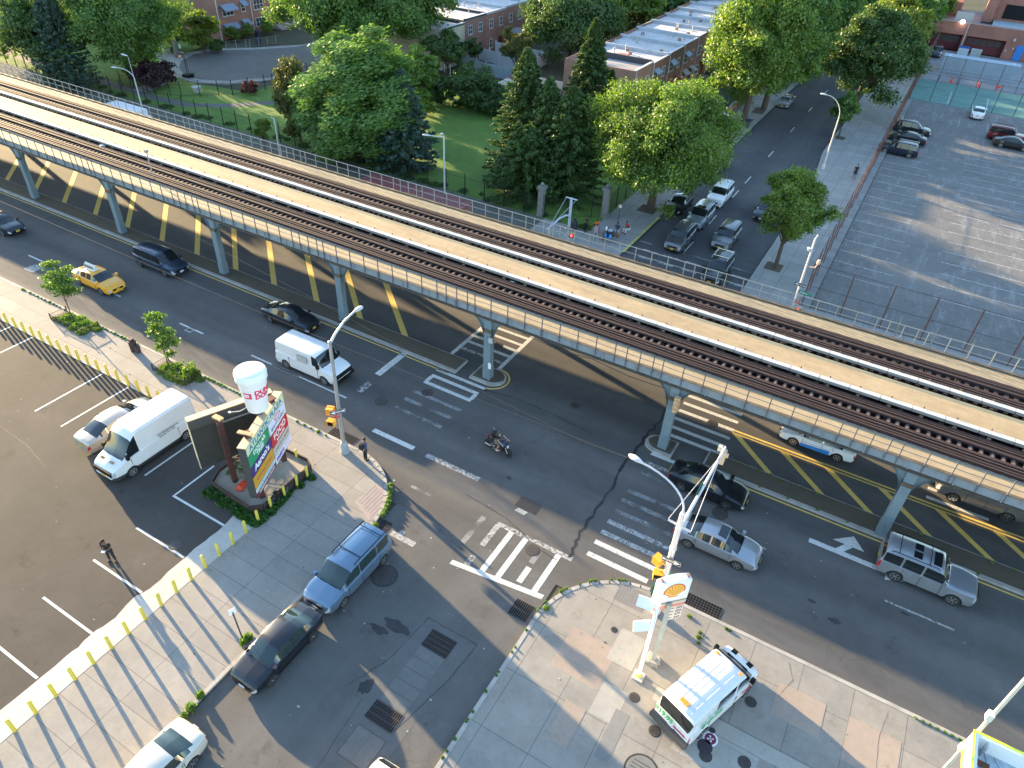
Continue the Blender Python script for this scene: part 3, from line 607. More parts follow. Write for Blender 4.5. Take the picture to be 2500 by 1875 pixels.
for i in range(900):
    x = r7.uniform(-120,14); y = r7.uniform(44.45,44.62); s = r7.uniform(.02,.05); gr_.box(x-s,x+s,y-s,y+s,5.7,5.7+s)
o = vp('ballast', gr_, P('ballast_stone', (.3,.27,.25), .9)); o['kind'] = 'stuff'
# railings
offs = [-.85,0,.6,1.85,3.12,4.4,5.66,6.93,8.2,9.45,10.72,11.48]
def railing(y, z0, z1, mat, xs_lim, mid):
    rr = MB(); rr.tube([(VX0,y,z1),(VX1,y,z1)], .03, 6); rr.tube([(VX0,y,mid),(VX1,y,mid)], .018, 6)
    r = vp('railing', rr, mat); pm = MB().box(-.026,.026,-.026,.026,z0,z1+.03).mesh('post', [mat]); n = 0; far = MB()
    for k in range(-2, 10):
        for o_ in offs:
            x = 4.0-13.18*k+o_
            if n < 100 and -125 < x < 14.5:
                p = bpy.data.objects.new('post', pm); COL.objects.link(p); p.parent = r; p.location = (x,y,0); n += 1
            else: far.box(x-.035,x+.035,y-.03,y+.03,z0,z1+.03)
    f = far.obj('far_posts', mat, r); f['kind'] = 'stuff'; return r
rn = railing(34.2, 5.3, 6.78, RAILG, 0, 6.28); rf = railing(46.38, 5.4, 6.82, RAILT, 0, 6.3)
rd = thing('plastic_litter', 'crumpled white paper lying between the near track and the centre platform', 'litter', (-65.8,38.2,5.8))
MB().lathe([(.25,0),(.3,.08),(.12,.2)], n=9).obj('paper', WHITE, rd)
rd = thing('plastic_litter', 'torn white paper scrap on the sleepers near the middle of the viaduct', 'litter', (-21.4,38.15,5.8))
MB().box(-.25,.2,-.12,.12,0,.03).box(-.05,.25,-.05,.2,.02,.08).obj('paper', WHITE, rd)
# short signal mast on the near walkway
t = thing('track_signal', 'thin grey signal mast standing on the near edge of the viaduct at the left', 'signal mast', (-55.5,35.8,5.72))
MB().tube([(0,0,0),(0,0,2.6)], .05, 6).obj('pole', RAILT, t); MB().box(-.12,.12,-.12,.12,2.5,2.75).obj('head', RAILT, t)
# traffic light hung under the viaduct at the junction column
t = thing('traffic_light', 'orange-tan traffic light on the viaduct column at the striped crossing', 'traffic light', (-7.25,33.95,3.6))
MB().box(-.17,.17,-.14,.14,0,1.05).obj('housing', P('signal_tan', (.55,.36,.2), .6), t)
for k in range(3): MB().lathe([(.13,0),(.13,.18)], n=12, T=frame((0,-.14,.2+.32*k),(1,0,0),(0,0,1))).obj('lens_hood', P('signal_tan', (.55,.36,.2), .6), t)
t = thing('notice', 'small white notice and box on the column beside the ladder crossing', 'notice', (-20.76,34.17,1.2))
MB().box(.2,.42,-.08,-.05,0,.5).obj('sheet', WHITE, t); MB().box(.2,.5,-.12,-.05,2.2,2.6).obj('box', LSTEEL, t)
# ================================================================ STREET FURNITURE
def bollard(x, y, z, label, group):
    if 'b' not in _txt:
        m_ = MB(); m_.lathe([(.085,0),(.085,.88),(.06,.93),(.02,.945)], n=12); _txt['b'] = m_.mesh('post', [YEL], 40)
    o = bpy.data.objects.new('bollard', _txt['b']); COL.objects.link(o); o.location = (x,y,z); tag(o, label, 'bollard', group); o.rotation_euler = (R_(rnd.uniform(-1.5,1.5)), R_(rnd.uniform(-1.5,1.5)), 0); return o
for x in [-37.25+1.058*-i for i in range(0,22)]:
    if x > -59: bollard(x, 20.2, .1, 'yellow steel bollard in the row between the car park and the avenue pavement', 'yellow bollards along the avenue side of the car park')
for y in [16.3-.905*i for i in range(0,19)]: bollard(-24.3, y, .12, 'yellow steel bollard in the row along the white concrete edge of the car park', 'yellow bollards along the side street edge of the car park')
for y in (20.25,19.4,18.4,17.35): bollard(-24.42, y, .12, 'yellow steel bollard against the brown wall of the sign planter', 'yellow bollards along the sign planter')
bollard(-25.9,20.95,.12,'single yellow bollard behind the back wall of the sign planter','yellow bollards along the sign planter')
# -- tall cobra lamp with one-way sign, pedestrian signals
def cobra(t, p, d, mat=LSTEEL, L=.75, name='lamp_head'):
    d = Vector(d).normalized(); n = Vector((0,0,1)); s = d.cross(n).normalized(); T = frame(p, d, s)
    m_ = MB(); k = [(0,.05,.05),(.15,.09,.08),(.3,.15,.1),(.55,.17,.1),(.7,.12,.07),(L,.03,.03)]; vs = []; 
    for x, w_, h_ in k:
        for j in range(10):
            q = 2*math.pi*j/10; vs.append(T @ Vector((x, w_*math.cos(q), h_*math.sin(q)*(1 if math.sin(q)<0 else .8))))
    fs = [(i*10+j,i*10+(j+1)%10,(i+1)*10+(j+1)%10,(i+1)*10+j) for i in range(len(k)-1) for j in range(10)]+[tuple(range(10)),tuple(50+j for j in range(9,-1,-1))]
    m_.add(vs, fs); o = m_.obj(name, mat, t, 50); MB().lathe([(.05,0),(.05,.1)], n=8, T=Matrix.Translation(T @ Vector((.35,0,0)))).obj('photocell', mat, o); return o
def onway(t, M4, flip=False, name='one_way_sign'):
    s = MB().box(-.46,.46,-.15,.15,-.008,.008, T=M4).obj(name, P('sign_black', (.012,.014,.025), .5), t)
    a = MB(); z = .0095; f = -1 if flip else 1
    pts = [(-.42,-.055),(.15,-.055),(.15,-.12),(.43,0),(.15,.12),(.15,.055),(-.42,.055)]
    a.add([M4 @ Vector((x*f,y_,z)) for x, y_ in (pts if not flip else pts[::-1])], [tuple(range(7))])
    bo = [(-.455,-.145,.455,-.133),(-.455,.133,.455,.145),(-.455,-.133,-.443,.133),(.443,-.133,.455,.133)]
    for x0,y0,x1,y1 in bo: a.add([M4 @ Vector(p) for p in ((x0,y0,z),(x1,y0,z),(x1,y1,z),(x0,y1,z))], [(0,1,2,3)])
    a.obj('arrow', WHITE, s); text('ONE WAY', .1, P('sign_black', (.012,.014,.025), .5), s, M4 @ Matrix.Translation((-.05*f,0,.0105)), ax='CENTER', bold=.002); return s
def pedsig(t, p, rz, mat=ORANGE, name='pedestrian_signal', lit=None):
    T = Matrix.Translation(p) @ Matrix.Rotation(rz,4,'Z')
    b_ = MB().box(-.22,.22,-.14,.14,-.22,.22, T=T).obj(name, mat, t)
    MB().box(-.19,.19,-.15,-.141,-.19,.19, T=T).obj('lens', BLACK, b_)
    v = MB().box(-.23,.23,-.26,-.14,.21,.24, T=T).box(-.235,-.215,-.26,-.14,-.2,.22, T=T).box(.215,.235,-.26,-.14,-.2,.22, T=T).obj('visor', mat, b_)
    if lit:
        MB().box(-.1,.06,-.158,-.151,-.1,.12, T=T).obj('lit_hand', P('lit_red', (.6,.02,.02), .4, emit=(1,.05,.05), emis=1.6), b_)
    return b_
t = thing('street_lamp', 'tall grey steel street lamp on the west corner with orange walk signals', 'street lamp', (-24.1,23.15,.12))
MB().lathe([(.32,0),(.28,.25),(.2,.75),(.16,.8)], n=8).obj('base', P('lamp_base', (.36,.38,.40), .6, noise=(3,.2)), t, 40)
MB().tube([(0,0,.75),(0,0,4.5),(0,0,8.15)], [.125,.11,.09], 10).obj('pole', STEEL, t, 40)
MB().tube([(0,-.05,8.0),(0,.5,8.45),(0,1.3,8.85),(0,2.2,9.02)], [.075,.07,.06,.055], 8).obj('arm', STEEL, t, 40); cobra(t, (0,2.1,9.02), (0,1,-.02))
MB().lathe([(.11,0),(.12,.08),(.05,.14)], (0,0,8.12), n=8).obj('cap', STEEL, t)
onway(t, frame((.05,-.2,3.35),(.55,.83,0),(0,0,1)), True)
rs = MB().box(-.2,.2,-.11,.11,-.006,.006, T=frame((-.05,-.24,3.0),(.75,.66,0),(0,0,1))).obj('red_sign', P('sign_red', (.5,.03,.05), .5), t)
text('NO TURNS', .07, WHITE, rs, frame((-.05,-.24,3.0),(.75,.66,0),(0,0,1)) @ Matrix.Translation((0,.03,.008)), ax='CENTER')
MB().tube([(0,0,3.0),(-.35,-.1,3.0),(-.45,-.2,2.8)], .03, 6).obj('bracket', ORANGE, t); pedsig(t, (-.62,-.15,3.05), R_(200)); pedsig(t, (-.4,-.35,2.45), R_(15))
# -- signal pole at the petrol corner: mast arm with guy rods, curved lamp arm
t = thing('traffic_signal_pole', 'white signal pole with long guyed mast arm over the avenue behind the petrol sign', 'signal pole', (-3.45,22.65,.12))
PP = P('pole_white', (.60,.57,.58), .5, .1, noise=(3,.1))
MB().tube([(0,0,0),(0,0,3.5),(0,0,7.3)], [.16,.14,.12], 10).obj('pole', PP, t, 40); MB().lathe([(.25,0),(.25,.25),(.16,.35)], n=8).obj('base', PP, t)
for z in (2.2,4.9): MB().lathe([(.17,0),(.17,.12)], (0,0,z), n=10).obj('clamp', PP, t)
MB().tube([(-.55,0,6.55),(.55,0,6.4)], .055, 8).obj('cross_arm', PP, t)
MB().tube([(0,.1,5.9),(.05,1.5,6.15),(.12,3.5,6.35),(.2,6.2,6.5)], [.09,.08,.07,.06], 8).obj('mast_arm', PP, t, 40)
MB().tube([(-.55,0,6.6),(.18,5.4,6.52)], .018, 5).tube([(.55,0,6.45),(.2,5.4,6.5)], .018, 5).obj('guy_rods', PP, t)
MB().tube([(.25,0,6.5),(.27,0,6.95)], .012, 5).obj('spike', PP, t)
lf = [(0,0,7.2)]+[(-2.35+2.35*math.cos(R_(a)), .25*math.sin(R_(a))+.2*a/90, 7.3+1.45*math.sin(R_(a))) for a in range(10,91,10)]
MB().tube(lf, .05, 8).obj('lamp_arm', PP, t, 40); cobra(t, (-2.3,.45,8.75), (-1,.25,0), PP, .8)
sg = MB().box(-.14,.14,-.14,.14,-.85,.0, T=Matrix.Translation((.22,6.0,6.45))).obj('signal_head', P('signal_pale', (.62,.45,.3), .6), t)
MB().lathe([(.13,0),(.13,.12)], n=10, T=frame((.36,6.0,6.2),(0,1,0),(0,0,1))).obj('lens_hood', P('signal_pale', (.62,.45,.3), .6), sg)
sg = MB().box(-.1,.1,-.1,.1,-.12,.16, T=Matrix.Translation((.02,5.75,6.7))).obj('detector', P('cream_box', (.6,.55,.42), .6), t)
MB().box(-.02,.0,2.4,3.3,6.2,6.45).obj('street_name_blade', P('sign_green', (.01,.12,.06), .5), t)
onway(t, frame((.1,-.22,4.3),(1,.05,0),(0,0,1)))
MB().tube([(0,0,3.6),(-.4,-.05,3.7),(-.5,-.05,3.2)], .04, 6).tube([(0,0,3.2),(-.35,-.05,3.15)], .04, 6).obj('bracket', P('signal_yellow', (.8,.5,.05), .5), t)
pedsig(t, (-.55,0,3.65), R_(160)); pedsig(t, (-.35,-.1,2.9), R_(20))
MB().box(.1,.55,-.2,.25,2.4,3.0).obj('green_box', P('box_green', (.01,.11,.06), .55), t); MB().box(-.4,.1,-.35,.15,1.5,2.25).obj('green_box', P('box_green', (.01,.11,.06), .55), t)
t = thing('overhead_cable', 'thin overhead cable running along the avenue from the petrol corner lamp', 'cable', (0,0,0))
cab = [(-5.0,24.6,7.6)]+[(-5-i*10.0, 24.7, 7.2-.5*math.sin(i%4/4*math.pi)) for i in range(1,12)]
MB().tube([(-5.0,24.6,7.5),(-14.6,24.8,7.0),(-23.8,24.6,6.95),(-31.2,24.6,6.95),(-38.2,24.6,7.0),(-60,24.7,7.2),(-110,25,8)], .006, 4).obj('cable', P('cable_grey', (.06,.055,.05), .7), t)
MB().tube([(-5.0,24.6,7.5),(-9.5,25.3,6.6),(-16,26.2,6.3),(-30,28,6.6),(-60,31.5,7)], .005, 4).obj('cable', P('cable_grey', (.06,.055,.05), .7), t)
# -- lamp and signal poles on the far side
def farlamp(x, y, h, label, dirs, mat=LSTEEL, topz=None, head=True):
    t = thing('street_lamp', label, 'street lamp', (x,y,.12)); MB().tube([(0,0,0),(0,0,h)], [.1,.07], 8).obj('pole', mat, t, 40)
    MB().lathe([(.2,0),(.2,.5),(.12,.6)], n=8).obj('base', mat, t)
    for kind, d, L, dz in dirs:
        d = Vector(d).normalized()
        if kind == 'curve': pts = [Vector((0,0,h-.1))+d*L*(1-math.cos(R_(a)))+Vector((0,0,dz*math.sin(R_(a)))) for a in range(0,91,10)]
        else: pts = [Vector((0,0,h-.15)), Vector((0,0,h-.15))+d*L+Vector((0,0,dz))]
        MB().tube([tuple(p) for p in pts], .045, 7).obj('arm', mat, t, 40)
        if head: cobra(t, tuple(pts[-1]), tuple(d), mat, .8)
    return t
farlamp(-9.1,92.1,6.1,'tall white street lamp with curved arm on the side street pavement',[('curve',(-1,.1,0),2.0,2.2)],P('lamp_cream',(.62,.58,.52),.5))
lp = farlamp(-38.4,54.6,8.0,'slim grey lamp with short side arm in front of the park lawn',[('s',(-1,-.3,0),1.3,0)])
cobra(lp, (0,-.1,8.15), (.2,-.6,.25), LSTEEL, .7)
lp = farlamp(-82.6,54.3,5.7,'grey street lamp with curved arm behind the white box truck',[('curve',(-1,-.4,0),1.8,1.1)])
MB().tube([(0,0,5.7),(-.1,0,8.0)], .03, 6).obj('mast', LSTEEL, lp); cobra(lp, (-.1,0,8.1), (-.6,-.6,.3), LSTEEL, .6)
MB().box(-.2,.2,-.35,-.15,0,.6).obj('red_box', P('call_box_red', (.5,.04,.04), .5), lp)
t = thing('street_lamp', 'thin grey lamp post beside the sapling behind the viaduct railing', 'street lamp', (-60.5,54.6,.12))
MB().tube([(0,0,0),(0,0,5.2)], .08, 8).obj('pole', LSTEEL, t); MB().tube([(0,0,5.15),(-.5,0,5.3)], .05, 6).obj('head', LSTEEL, t)
t = thing('traffic_signal_pole', 'pale blue signal pole with guyed mast arm at the park corner', 'signal pole', (-24.8,54.6,.12))
PB = P('pole_blue_white', (.42,.47,.53), .5)
MB().tube([(0,0,0),(0,0,5.35)], [.14,.12], 10).obj('pole', PB, t, 40); MB().tube([(-.55,0,5.3),(.55,0,5.3)], .06, 8).obj('cross_arm', PB, t)
MB().tube([(0,0,3.7),(.05,-1,4.1),(.1,-2.2,4.3),(.2,-4.6,4.25)], [.09,.085,.075,.05], 8).obj('mast_arm', PB, t, 40)
MB().tube([(-.5,0,5.3),(.2,-4.4,4.3)], .016, 5).tube([(.5,0,5.3),(.2,-4.4,4.3)], .016, 5).obj('guy_rods', PB, t)
MB().box(.08,.32,-4.75,-4.5,3.4,4.3).obj('signal_head', LSTEEL, t); onway(t, frame((.0,-.2,2.5),(1,.1,0),(0,0,1)), True); pedsig(t, (.45,-.1,1.95), R_(10), P('signal_tan', (.55,.36,.2), .6), lit=1)
t = thing('traffic_signal_pole', 'slender white lamp pole with street name and one-way signs at the fenced lot corner', 'signal pole', (-4.35,54.4,.12))
MB().tube([(0,0,0),(0,0,7.4)], [.1,.07], 8).obj('pole', PP, t, 40); MB().tube([(0,0,7.35),(.1,.1,7.7)], .05, 6).obj('cap', PP, t)
MB().lathe([(.03,0),(.15,.25),(.02,.3)], (-.22,0,6.3), n=8).obj('bell', WHITE, t)
onway(t, frame((.0,-.15,3.5),(1,-.15,0),(0,0,1)), True)
T = frame((.55,-.15,2.9),(1,-.15,0),(0,0,1)); b_ = MB().box(-.5,.5,-.12,.12,-.01,.01, T=T).obj('street_name_sign', P('sign_green_bright', (.0,.30,.20), .5), t)
text('Atlantic', .2, WHITE, b_, T @ Matrix.Translation((-.1,0,.012)), ax='CENTER', bold=.003); text('AV', .1, WHITE, b_, T @ Matrix.Translation((.38,.02,.012)), ax='CENTER')
MB().box(.05,.4,-.1,-.08,1.85,2.1).obj('red_sign', P('sign_red', (.5,.03,.05), .5), t); pedsig(t, (.45,-.2,1.45), R_(8), P('signal_tan', (.55,.36,.2), .6), lit=1)
MB().tube([(.2,.4,4.9),(.6,.3,5.0),(.75,.3,5.35)], .03, 6).lathe([(.13,0),(.15,.15),(.1,.35)], (.75,.3,5.35), n=8).obj('call_light', P('pale_orange', (.6,.4,.32), .5), t)
t = thing('parking_sign', 'white sign on a slanting dark post on the lower street pavement', 'sign post', (-19.6,10.75,.12)); t.rotation_euler = (R_(2),R_(1),0)
MB().tube([(0,0,0),(0,0,2.25)], .035, 6).obj('post', DARK, t); MB().box(-.16,.16,-.01,.01,2.1,2.5, T=Matrix.Rotation(R_(70),4,'Z')).obj('plate', WHITE, t)
t = thing('bus_stop_sign', 'thin dark sign pole with round head among the people on the far corner', 'sign post', (-22.3,60.3,.12))
MB().tube([(0,0,0),(0,0,3.1)], .035, 6).obj('post', DARK, t); MB().lathe([(.02,0),(.16,.05),(.16,.25),(.02,.35)], (0,0,3.0), n=10).obj('head', P('sign_beige', (.5,.42,.36), .6), t)
# lamp and yellow-edged sign box at the lower right
t = thing('street_lamp', 'pale square pole with small bracket rising beside the yellow-edged sign box', 'street lamp', (9.45,20.9,.12))
MB().tube([(0,0,0),(0,0,8.5)], .075, 4).obj('pole', P('pole_cream', (.62,.58,.45), .5, noise=(3,.1)), t); MB().box(-.2,-.0,-.22,.05,5.6,5.95).obj('bracket_box', P('cream_white', (.72,.68,.58), .5), t)
t = thing('sign_box', 'open-topped white sign box with bright yellow edges at the lower right corner', 'sign box', (9.2,20.6,4.1))
WB = P('box_white', (.8,.8,.78), .5); YB = P('box_yellow', (.85,.85,.05), .45)
MB().box(0,4,-.12,0,0,.9).box(0,.16,-2.6,-.12,0,.9).obj('case', WB, t)
MB().box(-.02,4,-.04,.03,.9,.94).box(-.03,.04,-2.6,-.04,.9,.94).box(-.04,-.001,-2.6,0,-.02,.07).obj('yellow_trim', YB, t)
MB().box(.16,4,-2.6,-.12,.1,.14).obj('floor', P('box_inside', (.38,.45,.5), .7, noise=(4,.3)), t); MB().box(.17,.75,-.85,-.72,.2,.4).obj('beam', RUST, t); MB().box(.5,.54,-.4,-.12,.14,.8).obj('rib', LSTEEL, t)
MB().tube([(.5,-.4,.5),(.7,-.8,.3),(1.2,-1.2,.3)], .012, 5).tube([(.9,-.3,.3),(1.3,-.9,.3)], .01, 5).obj('wires', DARK, t)
MB().tube([(2,-1.2,-4.0),(2,-1.2,0)], .15, 8).obj('post', LSTEEL, t)
MB().box(-.16,-.04,-.45,-.2,-.1,.2).obj('side_lamp', P('cream_white', (.72,.68,.58), .5), t)
# ---------------------------------------------------------------- plaza sign: planter, two boards, giant cup
t = thing('sign_planter', 'low brown-walled concrete planter round the feet of the plaza sign', 'planter', (0,0,.1))
poly = [(-28.7,17.6),(-28.3,16.75),(-25.1,16.55),(-24.62,17.0),(-24.62,20.75),(-25.1,21.0),(-28.7,20.9)]
BRN = P('planter_brown', (.065,.038,.035), .7, noise=(2,.3)); 
MB().prism(poly, 0, .38).obj('bed', P('planter_concrete', (.40,.35,.28), .9, noise=(.9,.35,(.28,.24,.19))), t)
wl = MB(); n = len(poly)
for i in range(n):
    a = Vector((*poly[i],0)); b = Vector((*poly[(i+1)%n],0)); d = (b-a).normalized(); q = Vector((d.y,-d.x,0))*.07
    wl.add([a,b,b+q,a+q]+[v+Vector((0,0,.62)) for v in (a,b,b+q,a+q)], [(3,2,1,0),(4,5,6,7),(0,1,5,4),(1,2,6,5),(2,3,7,6),(3,0,4,7)])
wl.obj('wall', BRN, t)
sg = thing('plaza_sign', 'tall V-shaped shopping plaza sign with coloured tenant panels on rusty posts', 'shop sign', (0,0,0))
A_ = Vector((-24.62,16.85,0)); B_ = Vector((-26.47,21.28,0)); u = (B_-A_).normalized(); nrm = u.cross(Vector((0,0,1))); W_ = (B_-A_).length
def face(x, z, off=.0): return A_ + u*x + Vector((0,0,z)) + nrm*off
def fbox(x0,x1,z0,z1,d0,d1): 
    return MB().add([face(x,z,d) for z in (z0,z1) for x,d in ((x0,d0),(x1,d0),(x1,d1),(x0,d1))], [(0,1,2,3),(7,6,5,4),(0,4,5,1),(1,5,6,2),(2,6,7,3),(3,7,4,0)])
def colr(n_, c): return P('panel_'+n_, c, .55, noise=(3,.06))
fbox(0,W_,1.36,4.97,-.47,-.03).obj('cabinet', P('cabinet_side', (.055,.052,.05), .7, noise=(3,.1)), sg)
fbox(-.02,W_+.02,4.97,5.02,-.49,-.0).obj('cabinet_top', P('cabinet_top', (.50,.40,.27), .7, noise=(2,.12)), sg)
fbox(-.02,W_+.02,1.33,1.36,-.4,0).obj('bottom_rail', DARK, sg)
panels = [('yellow',(.62,.68,.42),0,W_,4.42,4.97,[('ATLANTIC PLAZA',.47,(.03,.17,.40),.5,W_/2,4.68,1.12,.012)]),
 ('green',(.01,.26,.11),0,2.52,3.58,4.38,[('DOLLAR',.36,(.75,.8,.75),0,1.3,4.15,1.1,.012),('TREE',.36,(.75,.8,.75),0,1.3,3.83,1.1,.012)]),
 ('purple',(.055,.025,.16),0,2.52,2.86,3.55,[("Aaron's",.56,(.8,.8,.85),0,1.28,3.22,1.05,.02)]),
 ('orange',(.62,.30,.03),0,2.52,1.98,2.82,[('Golden Krust',.34,(.45,.16,.08),0,1.26,2.42,1.0,.006)]),
 ('pale_blue',(.55,.70,.72),0,2.52,1.68,1.95,[('AVON BEAUTY PRODUCTS',.17,(.2,.4,.5),0,1.26,1.81,1.0,.002)]),
 ('maroon',(.20,.02,.07),0,2.52,1.37,1.66,[('PARKING ACROSS',.24,(.75,.65,.68),0,1.3,1.51,1.05,.006)]),
 ('white',(.70,.72,.80),2.56,W_,3.55,4.38,[('BEAUTY SUPPLY',.31,(.12,.12,.25),0,3.7,3.8,.82,.003)]),
 ('red',(.55,.02,.035),2.56,W_,2.62,3.52,[('FOOD',.55,(.82,.78,.75),0,3.7,3.17,1.05,.012),('BAZAAR',.22,(.82,.78,.75),0,3.7,2.78,1.3,.008)]),
 ('stone',(.50,.52,.44),2.56,W_,1.97,2.59,[('CHECKS & MORE',.3,(.35,.13,.14),0,3.7,2.28,.86,.004)]),
 ('lilac',(.68,.68,.80),2.56,W_,1.37,1.94,[('metro',.42,(.10,.06,.35),0,3.25,1.66,1.0,.014),('PCS',.36,(.55,.5,.68),0,4.25,1.66,1.0,.0)])]
for nm,c,x0,x1,z0,z1,tx in panels:
    p_ = fbox(x0+.015,x1-.015,z0+.01,z1-.01,-.03,.01).obj('tenant_panel' if nm != 'yellow' else 'header_panel', colr(nm,c), sg); p_['label'] = nm.replace('_',' ')+' panel'
    for s_, sz, tc, _, cx, cz, sxx, bo in tx: text(s_, sz, P('ink_%s_%s'%(nm,s_[:4].strip()), tc, .6), p_, frame(face(cx,cz,.014), u, (0,0,1)), ax='CENTER', bold=bo, sx=sxx)
    if nm == 'white':
        e = MB(); e.add([face(3.75+.42*math.cos(q), 4.15+.17*math.sin(q), .013) for q in np.arange(0,6.28,.3)], [tuple(range(21))]); e.obj('oval_logo', P('oval_red', (.6,.05,.1), .5), p_)
        e = MB(); e.add([face(3.75+.34*math.cos(q), 4.15+.11*math.sin(q), .0145) for q in np.arange(0,6.28,.3)], [tuple(range(21))]); e.obj('oval_logo', P('oval_pink', (.8,.6,.65), .5), p_)
# billboard back (second leg of the V)
C_ = Vector((-28.83,16.71,0)); D_ = Vector((-26.95,21.0,0)); u2 = (D_-C_).normalized(); n2 = u2.cross(Vector((0,0,1)))
def f2(x0,x1,z0,z1,d0,d1): return MB().add([C_+u2*x+Vector((0,0,z))+n2*d for z in (z0,z1) for x,d in ((x0,d0),(x1,d0),(x1,d1),(x0,d1))], [(0,1,2,3),(7,6,5,4),(0,4,5,1),(1,5,6,2),(2,6,7,3),(3,7,4,0)])
L2 = (D_-C_).length; BK = P('billboard_back', (.045,.042,.036), .8, noise=(2,.2))
f2(0,L2,1.3,4.98,-.35,-.2).obj('rear_board', BK, sg); f2(-.01,L2,4.35,4.98,-.19,.05).obj('rear_header', P('billboard_header', (.06,.058,.055), .7), sg)
f2(-.03,L2,4.98,5.03,-.36,.07).obj('rear_top', P('cabinet_top', (.5,.4,.27), .7), sg); f2(-.05,0,1.3,4.98,-.36,-.15).obj('rear_edge', P('edge_cream', (.5,.45,.33), .7), sg)
f2(1.4,L2,4.0,4.12,-.19,-.08).obj('rear_brace', P('brace_grey', (.3,.3,.3), .7), sg)
def post(x,y,h,mat=RUST,r=.16):
    m_ = MB().box(-r,r,-r*.9,r*.9,.3,h, T=Matrix.Translation((x,y,0)) @ Matrix.Rotation(R_(-20),4,'Z')); m_.box(-r*1.4,r*1.4,-r*1.4,r*1.4,h,h+.06, T=Matrix.Translation((x,y,0)) @ Matrix.Rotation(R_(-10),4,'Z'), m=0)
    return m_.obj('post', mat, sg)
RUS2 = P('rust_red_post', (.12,.035,.022), .8, noise=(3,.35,(.05,.03,.028)))
post(-27.45,17.6,5.15,RUS2); post(-25.25,17.55,5.2,RUS2); post(-26.35,20.35,5.2,RUS2)
MB().box(-.42,.42,-.12,.12,5.24,5.32, T=Matrix.Translation((-25.3,17.5,0)) @ Matrix.Rotation(R_(15),4,'Z')).box(-.3,.3,-.15,.15,5.2,5.3, T=Matrix.Translation((-27.45,17.6,0))).obj('post_cap', P('cap_wood', (.45,.3,.16), .8, noise=(5,.3)), sg)
MB().tube([(-27.4,18.4,5.1),(-27.0,18.7,5.15),(-26.8,18.9,5.3),(-26.65,19.1,5.5)], .025, 6).box(-27.5,-27.35,18.3,18.42,5.08,5.15).obj('conduit', LSTEEL, sg)
cup = thing('giant_cup', 'giant white lidded coffee cup standing on top of the plaza sign', 'cup sculpture', (-26.2,19.3,5.35))
CW = P('cup_white', (.80,.78,.78), .4)
MB().lathe([(.52,0),(.56,.03),(.77,2.08)], n=40).obj('cup', CW, cup, 40)
MB().lathe([(.80,2.05),(.835,2.1),(.82,2.3),(.80,2.36),(.845,2.40),(.845,2.46),(.80,2.56),(.70,2.60)], n=40).obj('lid', P('lid_white', (.82,.82,.82), .35), cup, 40)
MB().tube([(0,0,-.45),(0,0,.02)], .22, 10).obj('mount', DARK, cup)
def wrap(o, z0, th0):
    for v in o.data.vertices:
        x, y_, z = v.co; zz = z0+y_; r = .56+(.77-.56)*(zz-.03)/2.05+.008+z; a = th0+x/.68
        v.co = (r*math.cos(a), r*math.sin(a), zz)
PK = P('cup_pink', (.75,.03,.12), .5); OR_ = P('cup_orange', (.72,.08,.06), .5)
a0 = math.atan2(-19.3,26.2)
wrap(text("DUNKIN'", .37, PK, cup, Matrix.Identity(4), bold=.02, depth=.002, ital=.1), 1.51, a0-.06)
wrap(text("DONUTS", .37, PK, cup, Matrix.Identity(4), bold=.02, depth=.002, ital=.1), 1.20, a0-.06)
lg = MB()
for i in range(8): lg.box(-.62+i*.055,-.62+(i+1)*.055,-.2,.2,0,.003)
o = lg.obj('logo_patch', PK, cup); wrap(o, 1.33, a0-.02)
lg = MB()
for i in range(6): lg.box(-.60+i*.05,-.60+(i+1)*.05,-.13+.01*i,.12,.004,.006)
o = lg.obj('logo_cup', P('logo_white', (.8,.7,.72), .5), cup); wrap(o, 1.33, a0-.02)
lg = MB().box(-.56,-.4,-.02,.05,.007,.009); o = lg.obj('logo_mark', OR_, cup); wrap(o, 1.31, a0-.02)
# things round the planter
t = thing('shopping_carts', 'tangle of nested rusty shopping carts by the sign planter', 'shopping cart', (-28.1,19.0,.1), R_(20))
for k in range(3):
    w_ = MB(); x = k*.45
    for z in (.45,.7,.95): w_.tube([(x-.5,-.3,z),(x+.5,-.26,z),(x+.5,.26,z),(x-.5,.3,z),(x-.5,-.3,z)], .014, 4)
    for q in np.linspace(-.5,.5,9): w_.tube([(x+q,-.3,.45),(x+q,-.3,.95)], .007, 3); w_.tube([(x+q,.3,.45),(x+q,.3,.95)], .007, 3)
    for q in np.linspace(-.3,.3,6): w_.tube([(x-.5,q,.45),(x-.5,q,.95)], .007, 3); w_.tube([(x-.5,q,.45),(x+.5,q,.45)], .007, 3)
    for sx_ in (-.4,.4):
        for sy_ in (-.24,.24): w_.tube([(x+sx_,sy_,.08),(x+sx_*.9,sy_,.45)], .014, 4)
    w_.obj('cart', P('cart_wire', (.22,.16,.14), .6, .4), t)
    wh = MB()
    for sx_ in (-.4,.4):
        for sy_ in (-.24,.24): wh.tube([(x+sx_,sy_-.02,.06),(x+sx_,sy_+.02,.06)], .06, 10)
    wh.obj('wheels', RUBBER, t)
t = thing('rubbish_bags', 'two orange-red plastic bags dumped at the foot of the rusty post', 'plastic bag', (-26.75,17.55,.45))
for k,(x,y,z,s) in enumerate(((0,0,0,.24),(.08,-.25,0,.26),(-.1,.35,.05,.14))):
    MB().lathe([(s*.7,0),(s,s*.5),(s*.8,s*1.1),(s*.25,s*1.4),(s*.3,s*1.7)], (x,y,z), n=7).obj('bag', P('bag_red', (.75,.08,.03), .45), t)
MB().lathe([(.2,0),(.26,.12),(.1,.25)], (-.25,.2,0), n=7).obj('bag', P('bag_grey', (.3,.3,.31), .5), t)
